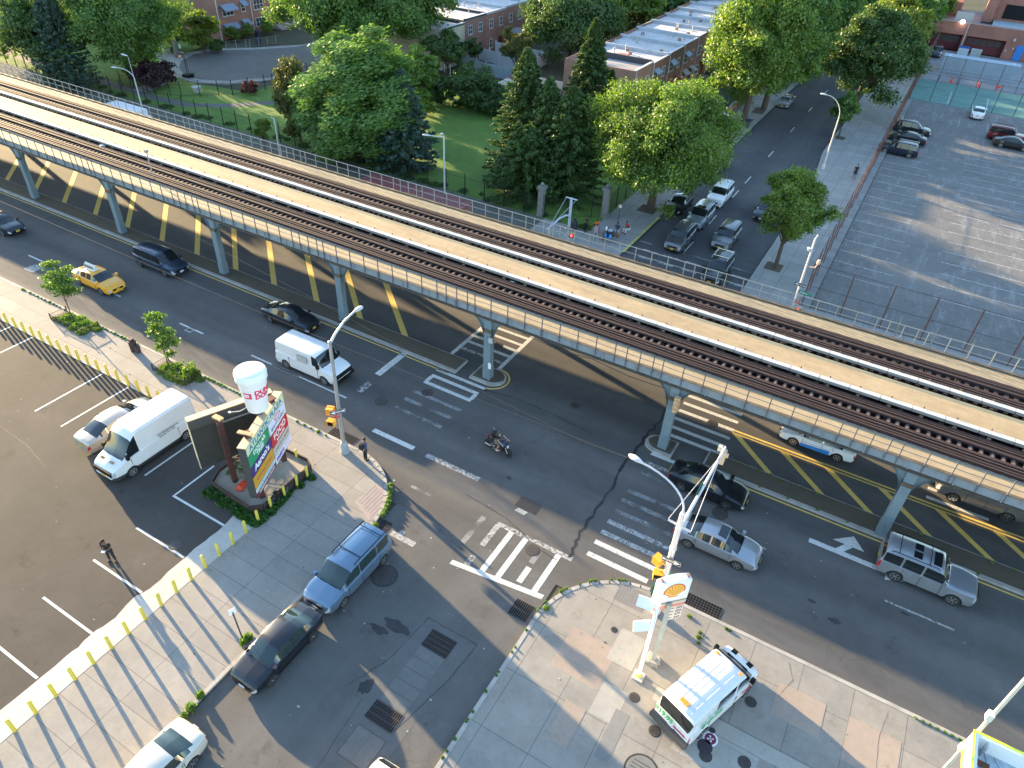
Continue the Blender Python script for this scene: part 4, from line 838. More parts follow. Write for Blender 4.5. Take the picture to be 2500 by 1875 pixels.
t = thing('bicycle', 'dark bicycle leaning against the planter wall between the yellow bollards', 'bicycle', (-24.35,18.1,.12), R_(90)); t.rotation_euler = (R_(-10),0,R_(90))
for x in (-.52,.52):
    wr = [(x+.33*math.cos(q), 0, .34+.33*math.sin(q)) for q in np.linspace(0,2*math.pi,21)]
    w_ = MB().tube(wr, .022, 5).obj('wheel', RUBBER, t); sp = MB()
    for q in np.arange(0,6.28,.52): sp.tube([(x,0,.34),(x+.32*math.cos(q),0,.34+.32*math.sin(q))], .004, 3)
    sp.obj('spokes', STEEL, w_)
MB().tube([(-.52,0,.34),(-.12,0,.32),(-.2,0,.78),(-.52,0,.34)], .018, 5).tube([(-.12,0,.32),(.36,0,.78),(-.2,0,.78)], .02, 5).tube([(.52,0,.34),(.38,0,.88)], .018, 5).obj('frame', BLACK, t)
MB().tube([(.38,-.26,.92),(.38,.26,.92)], .014, 5).obj('handlebar', DARK, t); MB().box(-.33,-.08,-.07,.07,.8,.86).obj('saddle', BLACK, t); MB().lathe([(.09,-.02),(.09,.02)], n=10, T=frame((-.12,0,.32),(1,0,0),(0,0,1))).obj('crank', DARK, t)
# ---------------------------------------------------------------- petrol station sign
t = thing('petrol_sign', 'white petrol sign with yellow and red scallop shell on a steel post', 'petrol sign', (0,0,0))
uS = Vector((1,1.02,0)).normalized(); o0 = Vector((-3.08,19.6,0)); nS = uS.cross(Vector((0,0,1)))
def sbox(x0,x1,z0,z1,d0,d1,bow=0):
    return MB().add([o0+uS*x+Vector((0,0,z))+nS*d for z in (z0,z1) for x,d in ((x0,d0),(x1,d0),(x1,d1),(x0,d1))], [(0,1,2,3),(7,6,5,4),(0,4,5,1),(1,5,6,2),(2,6,7,3),(3,7,4,0)])
SW = P('sign_white', (.78,.76,.75), .4)
topc = []; N_ = 12
mb = MB()
prof = [(1.5*i/N_, 6.0+.14*math.sin(math.pi*i/N_)) for i in range(N_+1)]
fr = [(0,4.72)]+prof+[(1.5,4.72)]
for d, rev in ((0,0),(-.34,1)):
    mb.add([o0+uS*x+Vector((0,0,z))+nS*d for x,z in fr], [tuple(range(len(fr))) if rev else tuple(range(len(fr)-1,-1,-1))])
k = len(fr)
mb.f += [(i, (i+1)%k, (i+1)%k+k, i+k) for i in range(k)]; mb.m += [0]*k
mb.obj('cabinet', SW, t)
sbox(-.0,1.5,4.42,4.71,-.34,0).obj('silver_band', P('band_silver', (.45,.43,.41), .35, .3), t); sbox(0,1.5,4.62,4.66,0,.006).obj('dark_stripe', DARK, t)
sbox(0.02,1.48,4.2,4.41,-.32,-.02).obj('red_band', P('band_red', (.62,.18,.12), .4), t)
sbox(.85,1.55,3.1,4.16,-.3,-.08).obj('price_board', P('price_frame', (.3,.36,.4), .5), t)
pb_ = sbox(.89,1.51,3.16,4.12,-.08,-.07).obj('price_panel', P('price_white', (.66,.6,.55), .5), t)
for k in range(4):
    Z = 3.98-.24*k; MX = frame(o0+uS*1.32+Vector((0,0,Z))+nS*-.066, uS, (0,0,1)); text(['239','259','279','249'][k], .2, P('digit_brown', (.2,.07,.05), .5), pb_, MX, ax='CENTER', bold=.006)
    sbox(.93,1.08,Z-.02,Z+.05,-.069,-.066).obj('grade_tag', P('digit_brown', (.2,.07,.05), .5), pb_)
for x in (.12,1.32): sbox(x,x+.1,6.02+.0,6.12,-.25,-.1).obj('top_bolt', P('bolt_brown', (.25,.12,.1), .6), t)
# scallop emblem
def shell(s, zoff, mat, name, pts):
    c = o0+uS*.78+Vector((0,0,5.42)); m_ = MB()
    m_.add([c+uS*x*s+Vector((0,0,y_*s))+nS*zoff for x,y_ in pts], [tuple(range(len(pts)-1,-1,-1))]); return m_.obj(name, mat, t)
n_ = 13; pts = []
for i in range(n_*3+1):
    a = math.pi*(1.07-1.14*i/(n_*3)); r = .5*(1+.035*abs(math.sin(i*math.pi/3))); pts.append((r*math.cos(a)*1.02, r*math.sin(a)*1.0-.02))
pts += [(.40,-.17),(.20,-.34),(.22,-.44),(-.22,-.44),(-.20,-.34),(-.40,-.17)]
RD = P('shell_red', (.60,.03,.02), .4); YL = P('shell_yellow', (.85,.47,.04), .4)
shell(.98,.004,RD,'shell_outline',pts); shell(.86,.008,YL,'shell_fill',pts)
rays = MB(); c = o0+uS*.78+Vector((0,0,5.42))
for i in range(7):
    a = math.pi*(.92-.84*i/6); p0 = Vector((.03*math.cos(a), -.27)); p1 = Vector((.40*math.cos(a), .40*math.sin(a)-.02)); d = (p1-p0).normalized(); q = Vector((-d.y,d.x))
    V = [p0+q*.004, p0-q*.004, p1-q*.016, p1+q*.016]; rays.add([c+uS*v.x+Vector((0,0,v.y))+nS*.011 for v in V], [(0,1,2,3)])
rays.obj('shell_rays', RD, t)
MB().tube([(-2.55,20.05,.1),(-2.55,20.05,4.6)], .13, 4).obj('post', P('post_grey_green', (.40,.41,.37), .5, noise=(3,.1)), t); MB().box(-2.9,-2.25,19.75,20.35,.1,.3).lathe([(.35,0),(.3,.25)], (-2.55,20.05,.1), n=9).obj('footing', MKERB, t)
t = thing('blank_sign_pole', 'slim white pole with two blank white boards and yellow foot beside the petrol sign', 'sign post', (-2.84,18.94,.12))
MB().tube([(0,0,.1),(0,0,5.6)], .085, 8).obj('pole', WHITE, t); MB().box(-.25,.25,-.25,.25,0,.08).obj('base_plate', P('plate_pale',(.5,.48,.45),.7), t)
MB().lathe([(.13,.08),(.1,.25)], n=8).obj('yellow_foot', P('foot_yellow', (.75,.65,.05), .5), t)
MB().box(-.85,-.1,-.02,.02,-.26,.26, T=Matrix.Translation((-.05,.12,5.2)) @ Matrix.Rotation(R_(8),4,'Z') @ Matrix.Rotation(R_(-30),4,'X')).obj('board', SW, t)
MB().box(-.85,-.1,-.02,.02,-.26,.26, T=Matrix.Translation((-.02,0,4.1)) @ Matrix.Rotation(R_(38),4,'Z') @ Matrix.Rotation(R_(-25),4,'X')).obj('board', SW, t)
# ================================================================ VEHICLES
_sp = {}
def lerp(tab, x):      # monotone cubic through the profile points, so bodies stay rounded
    k = id(tab)
    if k not in _sp:
        X = [p[0] for p in tab]; Y = [p[1] for p in tab]; n = len(X); dl = [(Y[i+1]-Y[i])/max(1e-6,X[i+1]-X[i]) for i in range(n-1)]
        m = [dl[0]]+[0 if dl[i-1]*dl[i] <= 0 else 2*dl[i-1]*dl[i]/(dl[i-1]+dl[i]) for i in range(1,n-1)]+[dl[-1]]; _sp[k] = (tab, m)
    m = _sp[k][1]
    if x <= tab[0][0]: return tab[0][1]
    for i in range(len(tab)-1):
        if x <= tab[i+1][0]:
            h = tab[i+1][0]-tab[i][0]; t = (x-tab[i][0])/h if h > 0 else 1
            return (2*t**3-3*t*t+1)*tab[i][1]+(t**3-2*t*t+t)*h*m[i]+(-2*t**3+3*t*t)*tab[i+1][1]+(t**3-t*t)*h*m[i+1]
    return tab[-1][1]
def lerp0(tab, x):
    if x <= tab[0][0]: return tab[0][1]
    for (a,b),(c,d) in zip(tab, tab[1:]):
        if x <= c: return b+(d-b)*(x-a)/(c-a) if c > a else d
    return tab[-1][1]
# all profiles are for a body from -1 (rear) to +1 (front); z in metres
TYPES = {
 'sedan': dict(L=4.75,Wd=1.80,wb=2.75,T=[(-1,.62),(-.99,.84),(-.95,1.00),(-.80,1.07),(-.74,1.09),(-.50,1.31),(-.30,1.42),(-.08,1.46),(.08,1.44),(.20,1.36),(.52,1.00),(.58,.965),(.84,.84),(.95,.70),(1,.52)],
   B=[(-1,.60),(-.98,.78),(-.94,.92),(-.7,.97),(0,.95),(.45,.92),(.85,.76),(.96,.64),(1,.5)], ws=(.20,.52), rg=(-.74,-.40), sg=(-.64,.38), pil=[(-.13,-.10),(-.47,-.455)], rw=.70, ra=.335),
 'suv': dict(L=4.75,Wd=1.86,wb=2.78,T=[(-1,.66),(-.99,.95),(-.965,1.05),(-.90,1.62),(-.86,1.74),(-.2,1.79),(.12,1.76),(.20,1.70),(.44,1.16),(.50,1.10),(.88,1.0),(.97,.82),(1,.6)],
   B=[(-1,.64),(-.98,.92),(-.95,1.04),(0,1.03),(.45,1.02),(.88,.94),(.97,.78),(1,.56)], ws=(.20,.44), rg=(-.965,-.90), sg=(-.88,.33), pil=[(-.55,-.52),(-.12,-.08)], rw=.80, ra=.37),
 'boxsuv': dict(L=4.8,Wd=1.90,wb=2.78,T=[(-1,.66),(-.99,.95),(-.975,1.08),(-.95,1.70),(-.92,1.80),(-.3,1.84),(.15,1.80),(.20,1.76),(.36,1.22),(.40,1.16),(.93,1.08),(.98,.9),(1,.6)],
   B=[(-1,.64),(-.98,.95),(-.96,1.08),(0,1.07),(.45,1.07),(.93,1.0),(.98,.85),(1,.56)], ws=(.20,.36), rg=(-.975,-.95), sg=(-.93,.29), pil=[(-.58,-.54),(-.16,-.12)], rw=.86, ra=.38),
 'cross': dict(L=4.85,Wd=1.85,wb=2.88,T=[(-1,.66),(-.99,.92),(-.96,1.02),(-.84,1.52),(-.76,1.64),(-.2,1.70),(.10,1.67),(.20,1.58),(.50,1.10),(.56,1.06),(.88,.94),(.97,.78),(1,.58)],
   B=[(-1,.64),(-.98,.9),(-.94,1.0),(0,.99),(.45,.98),(.88,.88),(.97,.74),(1,.54)], ws=(.20,.50), rg=(-.96,-.84), sg=(-.80,.36), pil=[(-.48,-.45),(-.10,-.06)], rw=.76, ra=.36),
 'minivan': dict(L=5.1,Wd=1.95,wb=3.07,T=[(-1,.66),(-.99,.95),(-.97,1.06),(-.90,1.58),(-.84,1.70),(-.2,1.76),(.18,1.72),(.28,1.64),(.58,1.10),(.64,1.05),(.90,.90),(.975,.74),(1,.58)],
   B=[(-1,.64),(-.98,.9),(-.95,1.0),(0,.99),(.45,.99),(.90,.86),(.97,.7),(1,.54)], ws=(.26,.58), rg=(-.97,-.90), sg=(-.87,.44), pil=[(-.50,-.47),(.02,.05)], rw=.80, ra=.33),
 'cargo': dict(L=5.5,Wd=2.02,wb=3.5,T=[(-1,.70),(-.99,1.1),(-.985,1.3),(-.965,1.96),(-.94,2.06),(.20,2.08),(.36,2.05),(.40,2.0),(.58,1.28),(.62,1.22),(.90,1.08),(.965,.95),(1,.62)],
   B=[(-1,.68),(-.985,1.15),(0,1.22),(.45,1.20),(.62,1.14),(.90,1.02),(.965,.9),(1,.58)], ws=(.40,.58), rg=None, sg=(.26,.47), pil=[], rw=.86, ra=.37),
 'tall': dict(L=6.0,Wd=2.06,wb=3.75,T=[(-1,.80),(-.99,1.3),(-.985,1.6),(-.97,2.60),(-.955,2.70),(.20,2.74),(.34,2.66),(.44,2.42),(.72,1.36),(.77,1.28),(.93,1.02),(.98,.85),(1,.62)],
   B=[(-1,.78),(-.985,1.3),(0,1.35),(.45,1.32),(.72,1.2),(.93,.98),(.98,.8),(1,.58)], ws=(.46,.72), rg=None, sg=(.36,.60), pil=[], rw=.84, ra=.36),
 'van': dict(L=5.1,Wd=1.98,wb=3.1,T=[(-1,.70),(-.99,1.0),(-.98,1.15),(-.935,1.82),(-.91,1.93),(-.3,1.98),(.36,1.95),(.46,1.86),(.72,1.26),(.77,1.2),(.93,1.0),(.98,.82),(1,.62)],
   B=[(-1,.68),(-.98,1.05),(0,1.12),(.45,1.12),(.72,1.08),(.93,.92),(.98,.76),(1,.56)], ws=(.46,.72), rg=(-.98,-.935), sg=(-.28,.60), pil=[(.20,.25)], rw=.86, ra=.35),
 'hatch': dict(L=4.2,Wd=1.75,wb=2.55,T=[(-1,.62),(-.99,.88),(-.96,1.0),(-.82,1.38),(-.70,1.46),(-.1,1.5),(.12,1.46),(.22,1.38),(.54,1.0),(.6,.96),(.88,.82),(.97,.68),(1,.55)],
   B=[(-1,.6),(-.98,.82),(-.94,.92),(0,.93),(.45,.92),(.88,.78),(.97,.64),(1,.5)], ws=(.22,.54), rg=(-.96,-.82), sg=(-.76,.38), pil=[(-.22,-.18)], rw=.74, ra=.31),
}
wheel_cache = {}
def wheel_meshes(ra, rimmat):
    k = (round(ra,2), rimmat.name)
    if k not in wheel_cache:
        T = Matrix.Rotation(R_(90),4,'X'); r = ra
        t_ = MB().lathe([(r*.60,-.10),(r*.92,-.11),(r,-.07),(r,.07),(r*.92,.11),(r*.60,.10)], n=26, T=T).mesh('tyre', [RUBBER], 40)
        m_ = MB()
        for i in range(24):
            a, b = 2*math.pi*i/24, 2*math.pi*(i+1)/24; m_.add([T @ Vector((rr*math.cos(q), rr*math.sin(q), .114)) for rr,q in ((r*.58,a),(r*.67,a),(r*.67,b),(r*.58,b))], [(0,1,2,3)])
        for i in range(6):
            a = 2*math.pi*i/6
            m_.add([T @ Vector((rr*math.cos(a+da), rr*math.sin(a+da), zz)) for rr,da,zz in ((r*.12,-.6,.118),(r*.60,-.19,.112),(r*.60,.19,.112),(r*.12,.6,.118))], [(0,1,2,3)], 0)
        m_.lathe([(r*.17,.10),(r*.15,.122),(.01,.125)], n=10, T=T); m_.lathe([(r*.62,.09),(r*.62,.104)], n=22, m=1, T=T)
        wheel_cache[k] = (t_, m_.mesh('rim', [rimmat, BLACK]))
    return wheel_cache[k]
def car(kind, x, y, hdg, paint, label, cat, name='car', group=None, sub=None, plate='yellow', roof=None, sunroof=0, rack=0, lower=None, glassmat=None, rims=None, z=0, lights=None, scale=1.0, rimmat=None, detail=1):
    d = dict(TYPES[kind]);
    if sub: d.update(sub)
    L, Wd, wb, ra = d['L']*scale, d['Wd'], d['wb']*scale, d['ra']; hl = L/2; hw = Wd/2
    t = thing(name, label, cat, (x,y,z), R_(hdg), group)
    xs = sorted(set([round(v,4) for v in np.linspace(-.97,.97,52)]+[a for a,_ in d['T']]+[-.998,.998]+[v for p in d['pil'] for v in p]+list(d['sg'])+list(d['ws'])+(list(d['rg']) if d['rg'] else [])))
    axl = (-wb/2, wb/2); GL = glassmat or GLASS
    V = []; 
    for u in xs:
        X = u*hl; Tt = lerp(d['T'], u); Bs = min(lerp(d['B'], u), Tt-.01); a = abs(u)
        wf = 1-.0*a; wf = 1-.012*a*a if a < .6 else 1-.012*a*a-.17*((a-.6)/.4)**2.3-(.16*max(0,(a-.955)/.045)**1.5 if a > .955 else 0)
        if kind in ('cargo','tall','van','boxsuv') and u < 0: wf = 1 if u > -.93 else 1-.05*((-u-.93)/.07)
        w_ = hw*wf; zb = .24 if a < .93 else .24+.16*((a-.93)/.07)
        arch = 0
        for ax in axl:
            q = (ra+.05)**2-(X-ax)**2
            if q > 0: arch = max(arch, ra+math.sqrt(q))
        c = max(0, min(1, (Tt-Bs-.04)/.30)); zm = .24+(Bs-.24)*.55
        z0, z1, z2 = zb, zb+(.10 if not lower else .30), zm
        if arch: z0 = max(z0, arch-.03); z1 = max(z1, arch); z2 = max(z2, arch+.015); 
        z2 = min(z2, Bs-.02); z1 = min(z1, z2-.005); z0 = min(z0, z1-.005)
        y0 = w_*(.93 if not arch else .97)
        rw = d['rw']*w_; dz = Tt-Bs
        ring = [(y0*.98,z0),(w_*(.985 if not arch else 1.012),z1),(w_*(1.0 if not arch else 1.008),z2),(w_*.975,Bs),
                (w_*(.90+.03*(1-c)), Bs+.02*c+dz*.25*(1-c)), ((rw*1.02)*c+w_*.80*(1-c), Bs+dz*(.90*c+.62*(1-c))), (rw*.88*c+w_*.6*(1-c), Bs+dz*(.985*c+.86*(1-c))), (0, Tt+.015)]
        V.append([(X,yy,zz) for yy,zz in ring])
    n = len(xs); K = 8; verts = []
    for r in V: verts += [(X,yy,zz) for X,yy,zz in r]+[(X,-yy,zz) for X,yy,zz in r]
    parts = {}
    def put(k, f): parts.setdefault(k, []).append(f)
    ws, rg, sg = d['ws'], d['rg'], d['sg']
    for i in range(n-1):
        um = (xs[i]+xs[i+1])/2; cab = lerp(d['T'],um)-lerp(d['B'],um) > .12
        for s in (0,1):
            for j in range(K-1):
                a = i*16+s*8+j; b = a+1; c_ = (i+1)*16+s*8+j+1; e = c_-1
                f = (a,e,c_,b) if s == 0 else (b,c_,e,a)
                key = 'body'
                if ws[0] < um < ws[1] and j >= 5: key = 'windscreen'
                elif rg and rg[0] < um < rg[1] and j >= 5: key = 'rear_window'
                elif j == 4 and sg[0] < um < sg[1] and cab and not any(p[0] < um < p[1] for p in d['pil']) and not (ws[0]+(ws[1]-ws[0])*.55 < um): key = 'side_window_%d' % s
                elif j in (2,) and um > .925: key = 'headlight_%d' % s
                elif um < -.955 and (j == 2 or (j == 3 and kind in ('suv','minivan','boxsuv','cross'))): key = 'taillight_%d' % s
                elif lower and j == 0: key = 'lower_body'
                put(key, f)
    for i in (0, n-1):
        a = [i*16+j for j in range(8)]; b = [i*16+8+j for j in range(8)]
        f = a+b[::-1][1:] if i else (a+b[::-1][1:])[::-1]
        put('body', tuple(f))
    mm = {'body': paint, 'windscreen': GL, 'rear_window': GL, 'headlight_0': HLAMP, 'headlight_1': HLAMP, 'taillight_0': TLAMP, 'taillight_1': TLAMP, 'side_window_0': GL, 'side_window_1': GL, 'lower_body': lower or paint}
    for k, fs in parts.items():
        used = sorted({i for f in fs for i in f}); ix = {v:i for i,v in enumerate(used)}
        mb = MB(); mb.add([verts[i] for i in used], [tuple(ix[i] for i in f) for f in fs])
        mb.obj(k.rsplit('_',1)[0] if k[-1] in '01' else k, mm[k], t, 32)
    # dark underbody, wheels
    MB().box(-hl*.94,hl*.94,-hw*.80,hw*.80,.2,.62).obj('underbody', BLACK, t)
    ty, rm = wheel_meshes(ra, rimmat or P('alloy_rim', (.42,.42,.43), .3, .8))
    for ax in axl:
        for s in (-1,1):
            o = bpy.data.objects.new('wheel', ty); COL.objects.link(o); o.parent = t; o.location = (ax, s*(hw-.11), ra); o.rotation_euler = (0,0,0 if s < 0 else math.pi)
            r_ = bpy.data.objects.new('rim', rm); COL.objects.link(r_); r_.parent = o
    if detail:
        zb = lerp(d['B'],.3)
        for s in (-1,1):
            mx = ws[1]*hl-.12*(1 if kind not in ('tall','cargo','van') else 2); MB().box(mx-.09,mx+.08,s*(hw+.03)-.09,s*(hw+.03)+.09,zb+.02,zb+.18 if kind not in ('tall','van','cargo') else zb+.32).obj('mirror', paint if kind not in ('tall','cargo','van') else BLACK, t)
        for s in (-1,1):     # shut lines on each flank
            tr = MB()
            for u in ([sg[1]*.97]+[p[0]+.015 for p in d['pil'][-1:]]+[ -.42 if kind in('sedan',) else -.5]):
                X = u*hl; zt = lerp(d['B'],u); tr.box(X-.009,X+.009,s*hw-.014,s*hw+.003 if s < 0 else hw+.008,.33,zt-.05) if s > 0 else tr.box(X-.009,X+.009,-hw-.008,-hw+.014,.33,zt-.05)
            tr.box(-hl*.6,hl*.55,min(s*hw*.98,s*hw),max(s*hw*.98,s*hw),.32,.345); tr.obj('shut_lines', BLACK, t)
        hd = MB()
        for u in (-.36,.02):
            for s in (-1,1): hd.box(u*hl,u*hl+.16,s*hw*.99-.03,s*hw*.99+.03,zb-.13,zb-.10)
        hd.obj('door_handles', paint, t)
        zf = lerp(d['B'],.97); MB().box(hl-.06,hl+.006,-hw*.5,hw*.5,zf-.16,zf-.02).obj('grille', BLACK, t)
        MB().box(hl-.06,hl+.008,-hw*.48,hw*.48,.27,.37).box(-hl-.012,-hl+.05,-hw*.5,hw*.5,.30,.40).obj('bumper_trim', BLACK if kind in ('suv','boxsuv','cargo','tall','van') else paint, t)
        pm = P('plate_yellow', (.62,.42,.05), .5) if plate == 'yellow' else P('plate_white', (.65,.66,.7), .5)
        MB().box(hl+.007,hl+.03,-.16,.16,.42,.57).obj('number_plate', pm, t); MB().box(-hl-.03,-hl-.005,-.16,.16,.62,.76).obj('number_plate', pm, t)
        MB().box(-.02,.02,-hw*.55,hw*.55,-.008,.008, T=Matrix.Translation((ws[1]*hl+.0,0,lerp(d['T'],ws[1])+.01))).obj('wipers', BLACK, t)
    if rack:
        zt = lerp(d['T'],-.3)+.01; rk = MB(); x0, x1 = -.85*hl, .12*hl
        for s in (-1,1): rk.tube([(x0,s*d['rw']*hw*.92,zt-.04),(x0+.1,s*d['rw']*hw*.92,zt+.05),(x1-.1,s*d['rw']*hw*.92,zt+.05),(x1,s*d['rw']*hw*.92,zt-.04)], .022, 6)
        if rack > 1:
            for xx in (x0+.35, x1-.5): rk.tube([(xx,-d['rw']*hw*.92,zt+.05),(xx,d['rw']*hw*.92,zt+.05)], .022, 6)
        rk.obj('roof_rack', BLACK if rack != 3 else CHROME, t)
    if sunroof:
        zt = lerp(d['T'],0)
        sp = [(-.02,.18,.42)] if sunroof == 1 else [(-.02,.14,.5),(-.42,-.25,.24,.30),(-.42,-.25,.24,-.30)]
        for q in sp:
            x0, x1, wy = q[0]*hl, q[1]*hl, q[2]; cy = q[3] if len(q) > 3 else 0
            zz = max(lerp(d['T'],q[0]),lerp(d['T'],q[1]))+.012; zl = min(lerp(d['T'],q[0]),lerp(d['T'],q[1]))+.012
            MB().box(x0,x1,cy-wy,cy+wy,zl-.03,zz+.008).obj('sunroof', GLASS, t)
    if roof: MB().box(-.3*hl,.12*hl,-hw*.5,hw*.5,lerp(d['T'],-.1)-.0,lerp(d['T'],-.1)+.02).obj('roof_panel', roof, t)
    t['_hl'] = hl; return t
def paint(n, c, metal=.0, rough=.28): return P('paint_'+n, c, rough, metal, coat=.8, noise=(40,.03))
pBLK = paint('black', (.008,.009,.012)); pNAV = paint('navy', (.012,.018,.04), .3); pDBL = paint('slate_blue', (.045,.065,.10), .5); pLBL = paint('pale_blue', (.16,.24,.33), .55)
pSIL = paint('silver', (.38,.40,.43), .6); pGRY = paint('grey', (.17,.175,.18), .6); pDGR = paint('charcoal', (.028,.03,.035), .4); pWHT = paint('white', (.74,.75,.77)); pBEI = paint('champagne', (.46,.42,.36), .45)
pCRM = paint('cream', (.62,.58,.50), .2); pTAX = paint('taxi_yellow', (.78,.36,.015)); pRED = paint('maroon', (.16,.012,.018), .3); pBRG = paint('grey_brown', (.20,.19,.19), .5); pVAN = P('van_white', (.70,.70,.70), .4, noise=(1,.04), coat=.3)
PLG = P('plastic_grey', (.05,.05,.055), .6)
ST_L = 'vehicles moving on the avenue'
tx = car('sedan', -53.7,27.5,0, pTAX, 'yellow taxi sedan with a white advert wedge on its roof', 'taxi', 'taxi')
ad = MB().prism([(-.30,0),(.30,0),(.0,.42)], -.65, .65, T=Matrix(((0,0,1,-.45),(1,0,0,0),(0,1,0,1.48),(0,0,0,1)))).obj('roof_advert', P('advert_white', (.62,.66,.64), .5), tx)
MB().box(-1.02,.12,-.25,-.24,0,.3, T=Matrix.Rotation(R_(0),4,'X')).obj('advert_picture', P('advert_dark', (.12,.13,.12), .5, noise=(6,.6)), ad).location = (0,.02,1.52)
car('minivan', -52.2,32.25,0, pDBL, 'dark blue minivan driving beside the median ahead of the taxi', 'minivan', 'minivan', rack=1, plate='white')
car('sedan', -69.6,29.0,0, pBLK, 'black car cut off by the left edge of the avenue', 'car')
car('sedan', -37.1,32.0,0, pDGR, 'dark charcoal sedan just behind the white cargo van on the inner lane', 'car', sunroof=0)
v = car('cargo', -31.5,28.55,0, pVAN, 'white cargo van with a blanked side window waiting at the crossing', 'van', 'cargo_van', plate='yellow', rimmat=P('steel_rim', (.3,.3,.3), .5, .5))
MB().box(-.55,.35,-1.022,-1.015,1.2,1.72).obj('blank_window', P('blank_grey', (.42,.43,.42), .6), v); MB().box(2.55,2.78,-.96,.96,.38,.62).box(2.66,2.75,-.8,.8,.66,.95).obj('bumper', BLACK, v)
car('sedan', -3.95,32.3,0, pBLK, 'black sedan with silver window trim stopped beside the median at the junction', 'car', rimmat=CHROME)
car('sedan', -2.15,28.4,0, pSIL, 'silver sedan with sunroof in the middle lane at the crossing', 'car', sunroof=1)
v = car('boxsuv', 8.05,32.3,0, pSIL, 'boxy silver off-roader with three roof windows and black roof bars', 'SUV', 'suv', sunroof=2, rack=2)
v = car('sedan', .85,40.2,180, pWHT, 'white car with a bright blue lower side passing under the viaduct', 'car', sub=dict(pil=[(-.16,-.11)]))
bl = P('door_blue', (.02,.20,.55), .35)
for s in (-1,1): MB().add([(-.85,s*.912,.30),(.95,s*.912,.30),(.95,s*.915,.52),(-.85,s*.915,.62)], [(0,1,2,3)]).box(-.8,.9,s*.913-.002,s*.913+.002,.66,.68).obj('blue_panel', bl, v)
car('cross', 10.35,40.45,180, pBRG, 'grey-brown crossover partly hidden by the viaduct at the right', 'car', rimmat=CHROME, rack=1)
v = car('tall', -33.9,16.85,-90, pVAN, 'tall white high-roof van parked with its nose to the camera in the car park', 'van', 'tall_van', lower=PLG, plate='yellow', z=.1, rimmat=P('steel_rim', (.3,.3,.3), .5, .5))
MB().box(2.93,3.02,-.75,.75,.62,.92).box(2.45,2.6,-.55,-.25,1.28,1.31).box(2.45,2.6,.25,.55,1.28,1.31).obj('black_grille', BLACK, v)
tm = P('van_lettering', (.06,.06,.08), .6)
text('SSG Transportation Inc.', .15, tm, v, frame((-1.05,1.036,1.62),(-1,0,0),(0,0,1)) @ Matrix.Translation((-.9,0,0)), bold=.002); text('Queens, NY 11434', .14, tm, v, frame((-1.05,1.036,1.45),(-1,0,0),(0,0,1)) @ Matrix.Translation((-.8,0,0)), bold=.002)
car('sedan', -37.0,17.15,90, pBEI, 'champagne beige sedan parked beside the tall white van', 'car', z=.1, lights=1, sub=dict(L=5.1,wb=2.8))
car('minivan', -17.75,16.25,-90, pLBL, 'pale blue minivan with black roof bars parked at the lower street kerb', 'minivan', 'minivan', rack=2, plate='white', glassmat=P('green_glass', (.02,.035,.035), .04, spec=.9))
car('sedan', -17.65,11.2,-90, pBLK, 'black sedan parked nose to camera behind the pale blue minivan', 'car', scale=.94, plate='white', rimmat=CHROME, glassmat=P('green_glass', (.02,.035,.035), .04, spec=.9))
car('sedan', -17.75,4.25,-90, pCRM, 'cream sedan cut off by the bottom edge of the photo', 'car', plate='white', glassmat=P('green_glass', (.02,.035,.035), .04, spec=.9))
v = car('hatch', -9.65,7.6,-90, pWHT, 'white car with red tail lamps just entering at the bottom edge of the street', 'car', lights=1)
v = car('van', .2,19.55,68.8, pVAN, 'white rental van with green price lettering parked on the petrol station apron', 'van', 'rental_van', z=.12, plate='white', lower=None)
gp = P('price_green', (.03,.42,.10), .5); rp = P('logo_red', (.6,.03,.05), .5)
for s in (-1,1):
    fx = frame((-1.15,s*1.0,1.18),(-s,0,0),(0,0,1)) if s > 0 else frame((-1.15,-1.0,1.18),(1,0,0),(0,0,1))
    text('$19.95', .5, gp, v, fx, ax='CENTER', bold=.012)
    MB().box(1.0,1.7,s*.998-.004,s*.998+.004,.78,.9, T=Matrix.Shear('XZ',4,(0,0)) if False else None).obj('red_logo', rp, v)
text('$19.95', .36, gp, v, frame((-2.60,.42,1.02),(0,-1,0),(.12,0,1)), ax='CENTER', bold=.012); MB().box(-2.57,-2.56,-.75,-.1,.78,.86, T=None).obj('red_stripe', rp, v)
MB().box(-2.78,-2.5,-.99,.99,.34,.62).obj('rear_bumper', PLG, v); MB().box(-2.1,-1.9,-.2,.2,1.965,2.03).box(.9,1.05,-.72,-.58,1.9,1.97).box(.9,1.05,.58,.72,1.9,1.97).obj('roof_marker', AMBER, v)
rbm = MB()
for k in (-.5,-.25,0,.25,.5): rbm.tube([(q*2.55,k,lerp(TYPES['van']['T'],q)+.012-.06*abs(k)**2) for q in (-.86,-.7,-.5,-.3,-.1,.1,.28)], .012, 4)
rbm.obj('roof_ribs', P('rib_white', (.6,.61,.64), .5), v); MB().box(2.0,2.35,.28,.55,1.12,1.14).box(2.0,2.35,-.55,-.28,1.12,1.14).obj('bonnet_vents', BLACK, v)
